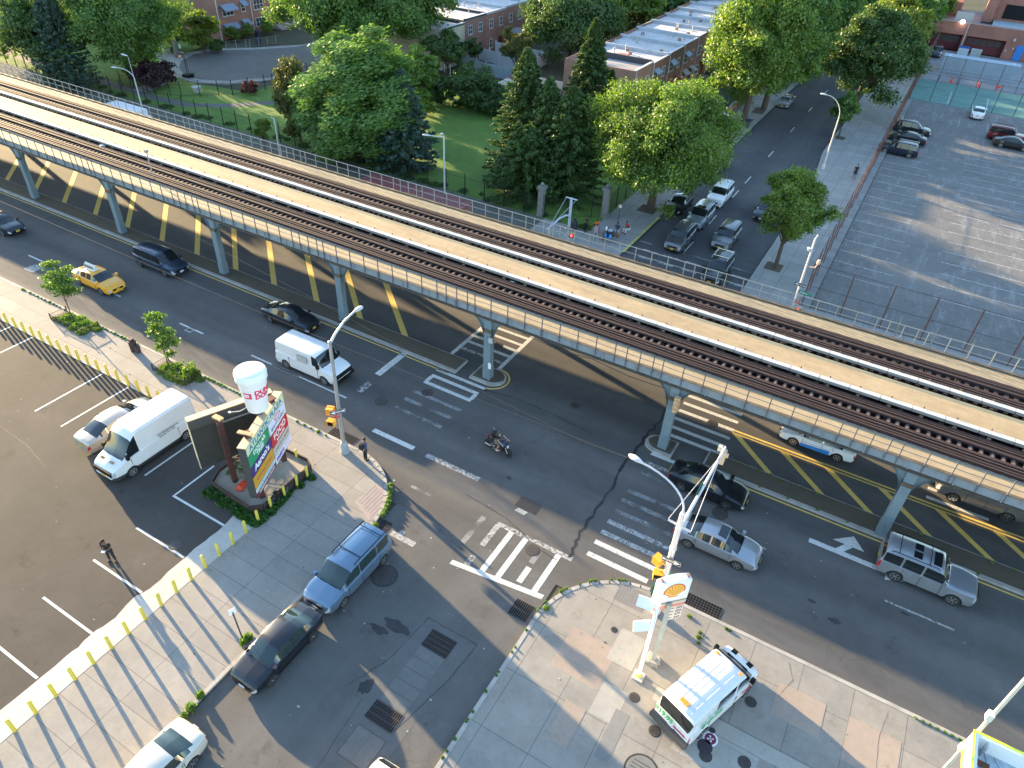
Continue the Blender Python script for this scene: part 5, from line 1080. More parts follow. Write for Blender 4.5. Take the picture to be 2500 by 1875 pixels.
# upper street
car('sedan', -19.65,70.8,-90, pBLK, 'black sedan parked under the round street tree with a yellow plate', 'car', scale=.96)
car('suv', -16.7,62.7,-90, pGRY, 'grey-silver jeep-like car first at the stop line of the side street', 'SUV', 'suv', rack=1, sub=dict(L=4.6))
v = car('suv', -16.7,68.7,-90, pSIL, 'silver SUV with sunroof second in the queue on the side street', 'SUV', 'suv', sunroof=1, rack=1)
car('suv', -16.7,75.3,-90, pWHT, 'white SUV with black roof bars third in the queue on the side street', 'SUV', 'suv', rack=1, sub=dict(L=4.95,wb=2.95))
car('suv', -13.05,65.6,-90, pGRY, 'dark grey SUV at the stop line beside the kerb-side queue', 'SUV', 'suv', rack=1, sub=dict(L=4.6))
car('suv', -11.75,58.7,-90, pDGR, 'black SUV rolling over the far crossing behind the viaduct railing', 'SUV', 'suv', rack=3)
car('sedan', -11.5,74.6,-90, pBLK, 'black sedan half hidden by the small kerbside tree', 'car', plate='white')
car('suv', -19.85,84.6,-90, pBLK, 'black SUV parked beyond the round tree on the side street', 'SUV', 'suv')
car('sedan', -19.4,116.3,-90, pSIL, 'pale silver car parked under the big trees up the side street', 'car')
car('hatch', -17.6,164.5,-90, pWHT, 'white car far up the side street between the trees', 'car', detail=0)
car('sedan', -18.0,171.0,-90, pSIL, 'distant silver car behind the white one far up the side street', 'car', detail=0)
car('sedan', -12.6,178.0,-90, pDGR, 'distant dark car far up the side street near the right trees', 'car', detail=0)
car('sedan', -20.0,186.0,-90, pRED, 'distant reddish car parked far up the side street', 'car', detail=0)
for i,(y_,p_,nm) in enumerate(((200,pDGR,'dark'),(207,pSIL,'silver'),(214,pNAV,'blue'),(222,pWHT,'white'))): car('sedan', -20.6,y_,-90, p_, 'tiny distant %s car in the parked row at the top of the side street'%nm, 'car', detail=0)
# old lot
car('cross', -1.6,114.1,0, pDGR, 'dark SUV with silver roof bars, topmost of the three parked by the fence', 'SUV', 'suv', rack=3, z=.03)
car('sedan', -1.7,109.5,180, pBLK, 'black sedan parked between two dark SUVs by the fence', 'car', z=.03)
car('cross', -2.15,103.9,180, pNAV, 'navy blue SUV lowest of the three parked by the fence', 'SUV', 'suv', z=.03, rack=3)
car('sedan', 5.85,129.4,90, pWHT, 'white car parked tail out against the green court', 'car', z=.03)
car('boxsuv', 9.9,119.3,0, pRED, 'dark red SUV at the right edge of the old car park', 'SUV', 'suv', rack=1, z=.03)
car('sedan', 10.7,116.4,0, pDGR, 'dark grey sedan in front of the dark red SUV', 'car', z=.03)
car('suv', -3.2,168.5,-90, pNAV, 'dark blue pickup-like vehicle standing by the school building', 'SUV', 'suv', z=.04, detail=0)
# box truck, van roof and container behind the viaduct
t = thing('box_truck', 'white box truck with small black marks parked behind the far railing', 'box truck', (-83.2,52.5,0))
MB().box(-2.9,2.6,-1.05,1.05,.75,2.8).obj('box', P('truck_white', (.70,.70,.70), .5, noise=(1,.05)), t); MB().box(2.65,4.1,-.95,.95,.5,1.5).prism([(2.65,1.5),(4.0,1.5),(3.5,2.15),(2.65,2.2)], -.93,.93, T=Matrix(((1,0,0,0),(0,0,1,0),(0,1,0,0),(0,0,0,1)))).obj('cab', pWHT, t)
MB().prism([(3.0,1.52),(4.03,1.52),(3.55,2.1),(3.0,2.12)], -.94,.94, T=Matrix(((1,0,0,0),(0,0,1,0),(0,1,0,0),(0,0,0,1)))).obj('cab_glass', GLASS, t)
MB().box(-2.8,4.0,-.6,.6,.45,.75).obj('chassis', BLACK, t)
ty, rm = wheel_meshes(.42, P('steel_rim', (.3,.3,.3), .5, .5))
for x_ in (-1.9,3.1):
    for s in (-1,1): o = bpy.data.objects.new('wheel', ty); COL.objects.link(o); o.parent = t; o.location = (x_,s*.9,.42); r_ = bpy.data.objects.new('rim', rm); COL.objects.link(r_); r_.parent = o
mk = MB()
for x_ in (.2,.45,.65,1.3,1.55,1.8,2.1): mk.box(x_,x_+.14,-1.056,-1.052,2.1,2.35)
mk.obj('side_marks', BLACK, t)
car('tall', -53.0,52.7,180, pWHT, 'white van with curved roof just showing above the far railing beside the maroon container', 'van', 'van', sub=dict(T=[(-1,.7),(-.985,1.2),(-.96,1.75),(-.9,1.9),(.1,1.95),(.3,1.8),(.55,1.2),(.93,1.0),(1,.6)],L=5.0,wb=3.0,ws=(.3,.55),sg=(-.8,.4),pil=[(0,.05)]), lower=PLG)
t = thing('shipping_container', 'maroon corrugated shipping container standing behind the far railing', 'shipping container', (-40.9,52.8,.15))
CN = P('container_maroon', (.20,.055,.055), .6, noise=(2,.15)); c_ = MB(); c_.box(-6.1,6.1,-1.2,1.2,0,2.5)
for i in range(44): x_ = -6.0+i*.275; c_.box(x_,x_+.13,-1.15,1.15,2.5,2.535)
for i in range(44): x_ = -6.0+i*.275; c_.box(x_,x_+.13,-1.23,-1.2,.15,2.35); 
c_.box(-6.12,6.12,-1.24,-1.14,2.42,2.56).box(-6.12,6.12,1.14,1.24,2.42,2.56).box(6.0,6.14,-1.24,1.24,0,2.56)
c_.obj('body', CN, t); dd = MB()
for y_ in (-.9,-.5,-.1,.3,.7): dd.box(6.14,6.17,y_,y_+.05,.1,2.4)
dd.obj('lock_bars', LSTEEL, t)
# motorcycle
t = thing('motorcycle', 'black motorcycle carrying two riders across the empty avenue', 'motorcycle', (-16.25,28.45,0), R_(-6))
for x_ in (-.72,.78):
    w_ = MB().lathe([(.20,-.06),(.29,-.07),(.32,0),(.29,.07),(.20,.06)], (0,0,0), n=22, T=Matrix.Translation((x_,0,.32)) @ Matrix.Rotation(R_(90),4,'X')).obj('wheel', RUBBER, t, 40)
    MB().lathe([(.19,-.03),(.19,.03)], n=16, T=Matrix.Translation((x_,0,.32)) @ Matrix.Rotation(R_(90),4,'X')).obj('rim', P('rim_dark', (.1,.1,.11), .4, .6), w_)
MB().tube([(.78,-.1,.32),(.5,-.1,.95)], .03, 6).tube([(.78,.1,.32),(.5,.1,.95)], .03, 6).tube([(-.72,-.12,.32),(-.15,-.12,.42)], .035, 6).tube([(-.72,.12,.32),(-.15,.12,.42)], .035, 6).obj('fork', STEEL, t)
MB().tube([(.62,0,.62),(.55,0,.82),(.3,0,.86),(.0,0,.78)], [.10,.2,.19,.14], 10).obj('tank', P('moto_navy', (.02,.03,.07), .25, coat=.8), t, 50)
MB().box(-.12,.4,-.15,.15,.25,.6).obj('engine', P('engine_dark', (.06,.045,.045), .5, .4, noise=(20,.5)), t); MB().tube([(.0,0,.74),(-.35,0,.78),(-.75,0,.9)], [.12,.15,.1], 8).obj('seat', BLACK, t, 50)
MB().tube([(.3,-.18,.35),(-.2,-.2,.3),(-.85,-.2,.4)], [.03,.035,.06], 8).obj('exhaust', CHROME, t); MB().tube([(.48,-.36,1.0),(.52,-.1,.98),(.52,.1,.98),(.48,.36,1.0)], .016, 6).tube([(.5,-.3,1.0),(.56,-.36,1.16)], .01, 4).tube([(.5,.3,1.0),(.56,.36,1.16)], .01, 4).obj('handlebar', STEEL, t)
MB().lathe([(.09,0),(.11,.06),(.06,.1)], n=10, T=frame((.68,0,.78),(0,1,0),(0,0,1))).obj('headlight', HLAMP, t); MB().prism([(.5,.85),(.72,.75),(.6,1.1)], -.15,.15, T=Matrix(((1,0,0,0),(0,0,1,0),(0,1,0,0),(0,0,0,1)))).obj('windshield', P('moto_navy', (.02,.03,.07), .25, coat=.8), t)
MB().lathe([(.045,0),(.05,.03)], n=8, T=frame((.3,-.24,.45),(1,0,0),(0,0,1))).obj('indicator', AMBER, t); MB().box(-.98,-.9,-.06,.06,.8,.88).obj('taillight', TLAMP, t)
# ================================================================ PEOPLE
SK = P('skin_brown', (.17,.085,.05), .6); SKL = P('skin_light', (.42,.24,.17), .6)
def skin_mesh(name, chains, mat, sub=1):
    """chains: list of lists of (x,y,z,r); shared points (same coords) are welded into one skeleton"""
    idx = {}; V = []; Rr = []; E = []
    for ch in chains:
        prev = None
        for x,y,z,r in ch:
            k = (round(x,4),round(y,4),round(z,4))
            if k not in idx: idx[k] = len(V); V.append((x,y,z)); Rr.append(r)
            if prev is not None and prev != idx[k]: E.append((prev, idx[k]))
            prev = idx[k]
    me = bpy.data.meshes.new(name); me.from_pydata(V, E, []); o = bpy.data.objects.new(name, me); COL.objects.link(o)
    md = o.modifiers.new('skin', 'SKIN'); md.use_smooth_shade = True
    for i, sv in enumerate(me.skin_vertices[0].data): sv.radius = (Rr[i],Rr[i]); sv.use_root = (i == 0)
    if sub: ms = o.modifiers.new('sub', 'SUBSURF'); ms.levels = sub; ms.render_levels = sub
    dg = bpy.context.evaluated_depsgraph_get(); m2 = bpy.data.meshes.new_from_object(o.evaluated_get(dg)); bpy.data.objects.remove(o)
    m2.materials.clear(); m2.materials.append(mat); m2.name = name
    o = bpy.data.objects.new(name, m2); COL.objects.link(o); return o
def hand(wrist, d, side, s=1):
    """five tapering fingers from the palm; returns chains"""
    w = Vector(wrist); d = Vector(d).normalized(); s_ = d.cross(Vector((0,0,1))); s_ = s_.normalized() if s_.length > .1 else Vector((1,0,0)); dn = s_.cross(d)*-1
    palm = w+d*.05; ch = [[(*w,.026),(*palm,.030)]]
    for i,(off,L) in enumerate(((-.030,.062),(-.010,.072),(.011,.068),(.030,.052))):
        b = palm+d*.035+s_*off; m_ = b+d*L*.5+dn*-.012; e = b+d*L+dn*-.035; ch.append([(*palm,.030),(*b,.0105),(*m_,.009),(*e,.007)])
    b = palm+s_*side*.032; ch.append([(*palm,.030),(*b,.011),(*(b+d*.03+s_*side*.02+dn*-.01),.009),(*(b+d*.055+s_*side*.022+dn*-.02),.007)]); return ch
def person(label, x, y, rz, J, top, bottom, skin=SK, hair=None, shoes=None, z=.12, longsleeve=False, shorts=False, cap=None, bag=None, group=None):
    """J: joints in local metres, facing +x. keys: pel chest neck head sh el ha hip kn an toe with [left,right]"""
    t = thing('person', label, 'person', (x,y,z), rz, group)
    pel, ch_, nk, hd = [Vector(J[k]) for k in ('pel','chest','neck','head')]
    C = lambda v, r: (*v, r)
    mid = (pel+ch_)/2
    body = [[C(pel,.125),C(mid,.12),C(ch_,.135),C(nk,.055),C(hd-Vector((0,0,.03)),.075),C(hd+Vector((0,0,.07)),.085)]]
    for i in (0,1):
        sh, el, ha = [Vector(J[k][i]) for k in ('sh','el','ha')]; hp, kn, an, toe = [Vector(J[k][i]) for k in ('hip','kn','an','toe')]
        body.append([C(ch_,.135),C(sh,.058),C(sh.lerp(el,.5),.048),C(el,.040),C(el.lerp(ha,.4),.038),C(ha,.026)])
        body += hand(ha, ha-el, 1 if i else -1)
        body.append([C(pel,.125),C(hp,.088),C(hp.lerp(kn,.5),.078),C(kn,.055),C(kn.lerp(an,.35),.053),C(an,.036),C(toe,.030)])
    b = skin_mesh('body', body, skin, 1); b.parent = t
    shc = [[C(pel+Vector((0,0,-.02)),.135),C(mid,.135),C(ch_,.150),C(nk-Vector((0,0,.03)),.07)]]
    for i in (0,1):
        sh, el, ha = [Vector(J[k][i]) for k in ('sh','el','ha')]
        shc.append([C(ch_,.150),C(sh,.072),C(sh.lerp(el,.6),.060)]+([C(el,.052),C(el.lerp(ha,.9),.040)] if longsleeve else []))
    o = skin_mesh('shirt', shc, top, 1); o.parent = t
    tr = []
    for i in (0,1):
        hp, kn, an = [Vector(J[k][i]) for k in ('hip','kn','an')]
        tr.append([C(pel,.135),C(hp,.100),C(hp.lerp(kn,.5),.092)]+([C(kn,.080)] if shorts else [C(kn,.070),C(kn.lerp(an,.5),.066),C(kn.lerp(an,.93),.055)]))
    o = skin_mesh('shorts' if shorts else 'trousers', tr, bottom, 1); o.parent = t
    sm = shoes or BLACK
    for i in (0,1):
        an, toe = Vector(J['an'][i]), Vector(J['toe'][i]); dd_ = (toe-an); dd_.z = 0; dd_ = dd_.normalized() if dd_.length > .01 else Vector((1,0,0))
        a0 = Vector((an.x,an.y,an.z-.045)); o = skin_mesh('shoe', [[C(a0-dd_*.06,.045),C(a0+dd_*.03,.048),C(a0+dd_*.13,.042),C(a0+dd_*.19,.026)]], sm, 1); o.parent = t
    # face and hair
    fwd = Vector(J.get('look',(1,0,0))).normalized(); side = Vector((0,0,1)).cross(fwd).normalized()
    fc = MB(); c = hd+Vector((0,0,.03))
    fc.tube([c+fwd*.085+Vector((0,0,.02)), c+fwd*.105-Vector((0,0,.02))], [.010,.016], 6)
    o = fc.obj('nose', skin, t); ey = MB()
    for s in (-1,1): ey.lathe([(.010,0),(.009,.008)], n=8, T=Matrix.Translation(c+fwd*.080+side*s*.032+Vector((0,0,.022))) )
    ey.obj('eyes', BLACK, t); er = MB()
    for s in (-1,1): er.lathe([(.02,-.01),(.024,.02),(.012,.04)], n=7, T=Matrix.Translation(c+side*s*.088-Vector((0,0,.01))))
    er.obj('ears', skin, t); MB().box(-.004,.004,-.022,.022,-.004,.004, T=frame(c+fwd*.086-Vector((0,0,.045)), fwd, side)).obj('mouth', P('lips',(.2,.06,.05),.6), t)
    hm = MB(); hr = .098
    hm.lathe([(hr,0),(hr*1.0,.03),(hr*.85,.07),(hr*.5,.10),(.01,.112)], tuple(hd+Vector((0,0,.035))-fwd*.012), n=14); hm.lathe([(.06,-.06),(.092,0)], tuple(hd+Vector((0,0,.04))-fwd*.028), n=10)
    hm.obj('hat' if cap else 'hair', cap or hair or P('hair_black', (.012,.01,.01), .8), t, 60)
    return t
def stand(sp=.11, lean=0, arms='down', step=0, hh=1.0):
    s = hh
    J = dict(pel=(0,0,.95*s), chest=(.02+lean*.5,0,1.30*s), neck=(.03+lean,0,1.50*s), head=(.05+lean*1.2,0,1.64*s), hip=[(0,.10,.88*s),(0,-.10,.88*s)])
    J['sh'] = [(.02+lean*.7,.19,1.43*s),(.02+lean*.7,-.19,1.43*s)]
    J['kn'] = [(.02+step*.55,sp,.49*s),(.03-step*.3,-sp,.49*s)]; J['an'] = [(step*.75,sp*1.2,.09),(-step*.85,-sp*1.2,.09+abs(step)*.1)]; J['toe'] = [(step*.75+.15,sp*1.4,.04),(-step*.85+.14,-sp*1.4,.04+abs(step)*.03)]
    if arms == 'down': J['el'] = [(-.02-step*.3,.25,1.15*s),(.0+step*.4,-.25,1.15*s)]; J['ha'] = [(.06-step*.5,.26,.90*s),(.08+step*.7,-.26,.92*s)]
    elif arms == 'phone': J['el'] = [(.05,.27,1.16*s),(.05,-.27,1.16*s)]; J['ha'] = [(.27,.07,1.12*s),(.27,-.07,1.13*s)]
    elif arms == 'pockets': J['el'] = [(-.05,.29,1.16*s),(-.05,-.29,1.16*s)]; J['ha'] = [(.08,.22,.95*s),(.08,-.22,.95*s)]
    return J
def sit(h=.5, lean=.12, arms='lap'):
    J = dict(pel=(0,0,h+.08), chest=(.04+lean,0,h+.42), neck=(.08+lean,0,h+.62), head=(.12+lean,0,h+.77), hip=[(.04,.1,h+.06),(.04,-.1,h+.06)])
    J['sh'] = [(.06+lean,.19,h+.55),(.06+lean,-.19,h+.55)]; J['kn'] = [(.46,.14,h+.10),(.46,-.14,h+.10)]; J['an'] = [(.44,.15,.09),(.50,-.15,.09)]; J['toe'] = [(.58,.16,.04),(.64,-.16,.04)]
    J['el'] = [(.12,.24,h+.28),(.12,-.24,h+.28)]; J['ha'] = [(.36,.10,h+.22),(.36,-.10,h+.22)]; return J
CB = P('cloth_black', (.012,.013,.018), .9, noise=(8,.2)); CD = P('cloth_dark', (.02,.02,.026), .9, noise=(8,.2)); CO = P('cloth_orange', (.72,.14,.02), .85); CDB = P('cloth_denim', (.05,.07,.14), .9, noise=(8,.2)); CR = P('cloth_red', (.45,.02,.03), .85); CWH = P('cloth_white', (.6,.62,.66), .85); CKH = P('cloth_khaki', (.14,.14,.11), .9); CTEE = P('cloth_teal', (.25,.42,.48), .85)
p = person('person in black standing in the car park looking down at a white phone', -28.6,10.45, R_(-62), stand(.13,.05,'phone'), CB, CD, z=.10)
MB().box(.27,.40,-.09,.09,1.12,1.15).obj('phone', P('phone_white', (.75,.77,.8), .4), p)
p = person('person in a dark jacket and backpack seen from behind at the corner kerb', -22.55,23.25, R_(75), stand(.09,.03,'pockets'), CDB, CD, longsleeve=True)
MB().lathe([(.10,0),(.16,.1),(.17,.3),(.10,.44)], (-.2,0,1.02), n=10).obj('backpack', CD, p, 60)
p = person('person in black shorts walking up the pavement beside the rusty fence', -5.35,91.0, R_(100), stand(.08,.03,'down',.32), CB, CB, shorts=True, longsleeve=False, hh=1.0) if False else person('person in black shorts walking up the pavement beside the rusty fence', -5.35,91.0, R_(100), stand(.08,.03,'down',.32), CB, CB, shorts=True)
# riders
r1 = sit(.80,.22); r1['kn']=[(.42,.22,.72),(.42,-.22,.72)]; r1['an']=[(.22,.24,.36),(.22,-.24,.36)]; r1['toe']=[(.34,.25,.31),(.34,-.25,.31)]; r1['el']=[(.42,.30,1.18),(.42,-.30,1.18)]; r1['ha']=[(.70,.32,1.02),(.70,-.32,1.02)]
HM = P('helmet_black', (.02,.022,.03), .2, coat=.8)
p = person('rider in a dark shirt and pale shorts steering the black motorcycle', -16.45,28.47, R_(-6), r1, CB, CKH, SKL, shorts=True, shoes=CWH, z=0, cap=HM)
r2 = sit(.86,.20); r2['kn']=[(.36,.26,.76),(.36,-.26,.76)]; r2['an']=[(.18,.28,.40),(.18,-.28,.40)]; r2['toe']=[(.30,.29,.35),(.30,-.29,.35)]; r2['ha']=[(.38,.16,1.08),(.38,-.16,1.08)]; r2['el']=[(.1,.28,1.12),(.1,-.28,1.12)]
p = person('passenger in black with a black helmet sitting behind the motorcycle rider', -16.85,28.52, R_(-6), r2, CB, CD, SK, shorts=True, z=0, cap=HM); MB().lathe([(.13,-.1),(.145,0),(.13,.1),(.07,.155),(.01,.165)], (.30,0,1.63), n=14).obj('helmet', HM, p, 60)
# people at the far corner
person('person in dark clothes standing next to the orange-shirted one at the park fence', -25.3,59.6, R_(-10), stand(.1,.1,'phone'), CD, CB)
person('person in a bright orange shirt bending over at the park fence', -24.6,60.4, R_(-40), sit(.5,.25), CO, CB)
person('person in a blue-purple shirt seated beside the sign post on the far corner', -22.5,61.0, R_(-80), sit(.45,.1), CDB, P('cloth_pale',(.4,.42,.48),.9))
person('person in a red shirt and white trousers seated at the kerb by the tree', -21.7,61.9, R_(-120), sit(.4,.2), CR, CWH)
t = thing('bag_cart', 'loaded black hand cart with two blue bags and a white jug on the far corner', 'cart', (-22.6,59.3,.12))
MB().box(-.35,.35,-.3,.3,.4,.44).tube([(-.35,-.3,0),(-.35,-.3,1.1),(-.35,.3,1.1),(-.35,.3,0)], .02, 5).tube([(.35,-.3,0),(.35,-.3,1.0),(.35,.3,1.0),(.35,.3,0)], .02, 5).obj('frame', DARK, t)
MB().box(-.3,.3,-.25,.25,.45,1.0).obj('load', P('load_dark', (.03,.03,.05), .8, noise=(6,.6)), t); MB().box(-.15,.25,-.2,.2,1.0,1.1).obj('box', P('box_pale', (.42,.5,.52), .7), t)
for x_ in (-.25,.25): MB().lathe([(.05,.0),(.14,-.2),(.16,-.35),(.08,-.45)], (x_,-.4,.85), n=9).obj('bag', P('bag_blue', (.03,.28,.70), .5), t)
MB().lathe([(.1,0),(.1,.3),(.03,.38)], (-.35,-.1,1.0), n=10).obj('jug', WHITE, t); MB().box(-.5,-.3,-.6,-.2,.1,.9).obj('paper_sack', P('sack_brown', (.16,.10,.06), .9), t)
t = thing('folding_chair', 'small wooden crate used as a stool beside the seated people', 'stool', (-22.3,60.3,.12)); MB().box(-.2,.2,-.2,.2,.35,.42).obj('seat', P('crate_wood', (.25,.13,.07), .9), t)
for a,b in ((-.17,-.17),(.17,-.17),(-.17,.17),(.17,.17)): MB().box(a-.02,a+.02,b-.02,b+.02,0,.35).obj('leg', P('crate_wood', (.25,.13,.07), .9), t)
t = thing('poster_stand', 'faded pink and white notice on thin legs on the far corner', 'notice stand', (-23.6,58.3,.12)); MB().box(-.2,.2,-.02,.02,.9,1.6).obj('notice', P('notice_pink', (.4,.3,.32), .7), t); MB().box(-.2,-.17,-.02,.02,0,.9).box(.17,.2,-.02,.02,0,.9).obj('legs', LSTEEL, t)
t = thing('rubbish_sack', 'dark blue-black rubbish sack by the park fence', 'rubbish bag', (-26.4,59.4,.12)); MB().lathe([(.25,0),(.38,.3),(.3,.8),(.12,1.05),(.16,1.15)], n=10).obj('sack', P('sack_navy', (.015,.017,.035), .5), t)
# litter bin / newspaper box on the avenue pavement
t = thing('litter_bin', 'dark open litter bin by the kerb between the two young trees', 'litter bin', (-43.6,23.05,.12))
bb = MB(); bb.lathe([(.25,0),(.27,.8),(.30,.82),(.28,.86)], n=14)
bb.obj('bin', P('bin_dark', (.05,.03,.03), .7, noise=(6,.5)), t); MB().box(-.2,.1,-.15,.18,.8,1.0).box(.3,.55,-.15,.15,0,.55).obj('rubbish', P('bin_rubbish', (.08,.05,.05), .8, noise=(8,.6)), t)
# ================================================================ TREES AND PLANTS
def np_mesh(name, quads, mat):     # quads: (n,4,3)
    n = len(quads); me = bpy.data.meshes.new(name); me.vertices.add(n*4); me.vertices.foreach_set('co', quads.reshape(-1).astype(np.float32))
    me.loops.add(n*4); me.loops.foreach_set('vertex_index', np.arange(n*4, dtype=np.int32)); me.polygons.add(n)
    me.polygons.foreach_set('loop_start', np.arange(0, n*4, 4, dtype=np.int32)); me.update(calc_edges=True); me.materials.append(mat); return me
def leaf_quads(P0, N, size, rs, aspect=1.6, dirn=None, dirw=0.):
    n = len(P0); a = rs.normal(size=(n,3))
    if dirn is not None: a = a*(1-dirw)+np.array(dirn)*dirw*1.6
    a /= np.linalg.norm(a, axis=1)[:,None]+1e-9
    nn = N+rs.normal(size=(n,3))*.48; b = np.cross(nn, a); b /= np.linalg.norm(b, axis=1)[:,None]+1e-9
    s = size*rs.uniform(.6,1.35,(n,1)); A = a*s*aspect*.5; B = b*s*.5
    return np.stack([P0-A*1.0-B*.35, P0-A*.1+B, P0+A*1.0+B*.1, P0+A*.05-B], 1)
def tree(name, label, x, y, H_, R, zc=None, Rz=None, mat=None, seed=1, n=24000, clumps=90, cr=None, size=.26, trunk=.28, cat='tree', group=None, low=.35, wind=None, zbase=.1, open_=.0, bark=None, flat=1.0, core=True, squash=1.0):
    rs = np.random.RandomState(seed); t = thing(name, label, cat, (x,y,zbase), 0, group)
    Rz = Rz or H_*.42; zc = zc or H_-Rz; cr = cr or R*.30
    # lumpy outline: clump centres near the crown surface, with gaps
    cl = []; k = 0
    while len(cl) < clumps and k < clumps*30:
        k += 1; d = rs.normal(size=3); d /= np.linalg.norm(d)
        if d[2] < -low and rs.rand() < .8: continue
        az_ = math.atan2(d[1],d[0]); lob = 1+.13*math.sin(3*az_+seed)+.12*math.sin(5*az_+d[2]*4+seed*2)+.10*math.sin(8*az_-d[2]*7+seed*3)
        if math.sin(6.1*az_+seed*1.7)*math.cos(5.3*d[2]+seed) > .62: continue
        r = rs.uniform(.55,1.08)**.6*lob
        if rs.rand() < .22: r *= .6
        c = np.array([d[0]*(R-cr*.7)*r, d[1]*(R-cr*.7)*r*squash, zc+d[2]*(Rz-cr*.55)*r])
        if c[2] < .5: c[2] = .5+rs.rand()*.6
        cl.append((c, cr*rs.uniform(.6,1.25)*(1 if r > .5 else .8)))
    if wind is not None: cl = [(c+np.array(wind)*(.9*(c[2]/H_)), r) for c, r in cl]
    tot = sum(r*r for _, r in cl); Q = []
    for c, r in cl:
        m = max(20, int(n*r*r/tot)); d = rs.normal(size=(m,3)); d[:,2] = d[:,2]*.8+.25; d /= np.linalg.norm(d,axis=1)[:,None]
        rr = r*rs.uniform(.35,1.08,(m,1))**.6
        # broken outline: each clump is itself made of sprigs
        ns = max(6, m//38); sp = rs.normal(size=(ns,3)); sp /= np.linalg.norm(sp,axis=1)[:,None]; pick = rs.randint(0,ns,m); d = d*.55+sp[pick]*.75
        p = c+d*rr*np.array([1,1,.72*flat]); cn = c-np.array([0,0,zc]); cn = cn/(np.linalg.norm(cn)+1e-6); nv = d*.75+cn*.35+np.array([0,0,.25])
        if wind is not None:
            L = rs.rand(m,1)**2*1.3; p = p+np.array(wind)/np.linalg.norm(wind)*L*1.1
            Q.append(leaf_quads(p, nv, size, rs, 2.6, np.array(wind)/np.linalg.norm(wind), .75))
        else: Q.append(leaf_quads(p, nv, size, rs))
    q = np.concatenate(Q); q = q[q[:,:,2].min(1) > .05]
    o = bpy.data.objects.new('crown', np_mesh('crown', q, mat)); COL.objects.link(o); o.parent = t
    tb = MB(); rr = random.Random(seed); top = zc*.95
    tb.tube([(0,0,-.1),(rr.uniform(-.1,.1),rr.uniform(-.1,.1),top*.4),(rr.uniform(-.25,.25),rr.uniform(-.25,.25),top),(0,0,zc+Rz*.45)], [trunk*1.35,trunk,trunk*.7,trunk*.2], 9)
    tb.obj('trunk', bark or BARK, t, 60); lb = MB()
    for c, r in cl[::max(1,len(cl)//44)]:
        z0 = min(top, max(.25*H_, c[2]*.45)); mid = (c[0]*.5, c[1]*.5, z0+(c[2]-z0)*.62)
        lb.tube([(0,0,z0), mid, tuple(c)], [trunk*.45,trunk*.26,.03], 5)
    lb.obj('limbs', bark or BARK, t); return t
def conifer(name, label, x, y, H_, R, mat, seed=1, n=16000, size=.2, z0=.4, cat='tree', group=None, power=.85):
    rs = np.random.RandomState(seed); t = thing(name, label, cat, (x,y,.1), 0, group); Q = []
    nb = int(H_*26); per = n//nb
    for i in range(nb):
        f = (i+rs.rand())/nb; z = z0+(H_-z0)*f**.85; L = R*((1-f)**power)*rs.uniform(.68,1.12)+.12; a = i*2.39996+rs.uniform(-.3,.3)
        s = rs.rand(per)**.55*L; w_ = (.30*(1-s/L*.6))*min(1,L*.6)+.05; off = rs.normal(size=per)*w_*.6
        px = np.cos(a)*s-np.sin(a)*off; py = np.sin(a)*s+np.cos(a)*off; pz = z-.28*s*(1-.35*s/L)+rs.normal(size=per)*.07+.12*(s/L)**2*L
        p = np.stack([px,py,pz],1); nv = np.tile(np.array([np.cos(a)*.4,np.sin(a)*.4,.9]),(per,1))
        Q.append(leaf_quads(p, nv, size, rs, 2.2, (np.cos(a),np.sin(a),-.25), .6))
    m = per*3; zz = rs.rand(m); q0 = np.stack([rs.normal(size=m)*.1,rs.normal(size=m)*.1,H_*.93+zz*H_*.08],1); Q.append(leaf_quads(q0, np.tile(np.array([0,0,1.]),(m,1)), size*.8, rs, 2, (0,0,1), .6))
    q = np.concatenate(Q); q = q[q[:,:,2].min(1) > .02]; o = bpy.data.objects.new('crown', np_mesh('crown', q, mat)); COL.objects.link(o); o.parent = t
    MB().tube([(0,0,-.1),(0,0,H_*.5),(0,0,H_*.96)], [.24,.14,.02], 8).obj('trunk', BARK, t); return t
LM1 = leafmat('leaf_green', (.08,.165,.034), (.14,.235,.045), .48); LM2 = leafmat('leaf_bright', (.115,.20,.03), (.19,.28,.045), .52); LM3 = leafmat('leaf_dark', (.055,.11,.03), (.095,.16,.038), .4)
LM4 = leafmat('leaf_yellow', (.14,.20,.02), (.21,.25,.03), .5); LM5 = leafmat('leaf_bluish', (.07,.15,.045), (.11,.21,.055), .42); LSP = leafmat('spruce_blue', (.055,.095,.07), (.085,.14,.10), .22); LCN = leafmat('conifer_green', (.05,.10,.032), (.10,.155,.04), .28)
LPU = leafmat('leaf_purple', (.035,.014,.018), (.06,.022,.025), .25); LRD = leafmat('leaf_red', (.16,.035,.03), (.09,.05,.03), .25); LWD = leafmat('leaf_weed', (.10,.20,.03), (.20,.30,.05), .45); LOL = leafmat('leaf_olive', (.09,.10,.025), (.13,.13,.03), .35)
tree('broadleaf_tree','dark spreading tree at the far left edge behind the viaduct',-108.5,58.5,12.2,5.6,6.3,6.0,LM3,2,22000,80)
conifer('spruce_tree','tall blue-grey spruce between two broad trees at the top left',-103.5,58.5,13.5,4.2,LSP,3,22000)
tree('broadleaf_tree','broad bright green tree left of the turning circle',-101.7,66.3,13.9,8.3,7.0,6.9,LM1,4,80000,170,size=.2,cr=1.9)
tree('small_tree','small rounded green tree behind the park fence pillar',-110.4,80.5,5.9,3.4,2.7,3.0,LM1,5,9000,40,size=.22,trunk=.12)
tree('small_tree','yellow-green crab tree in front of the brick house gable',-105.2,82.6,6.5,3.1,3.6,2.9,LM4,6,10000,45,size=.22,trunk=.12,squash=1)
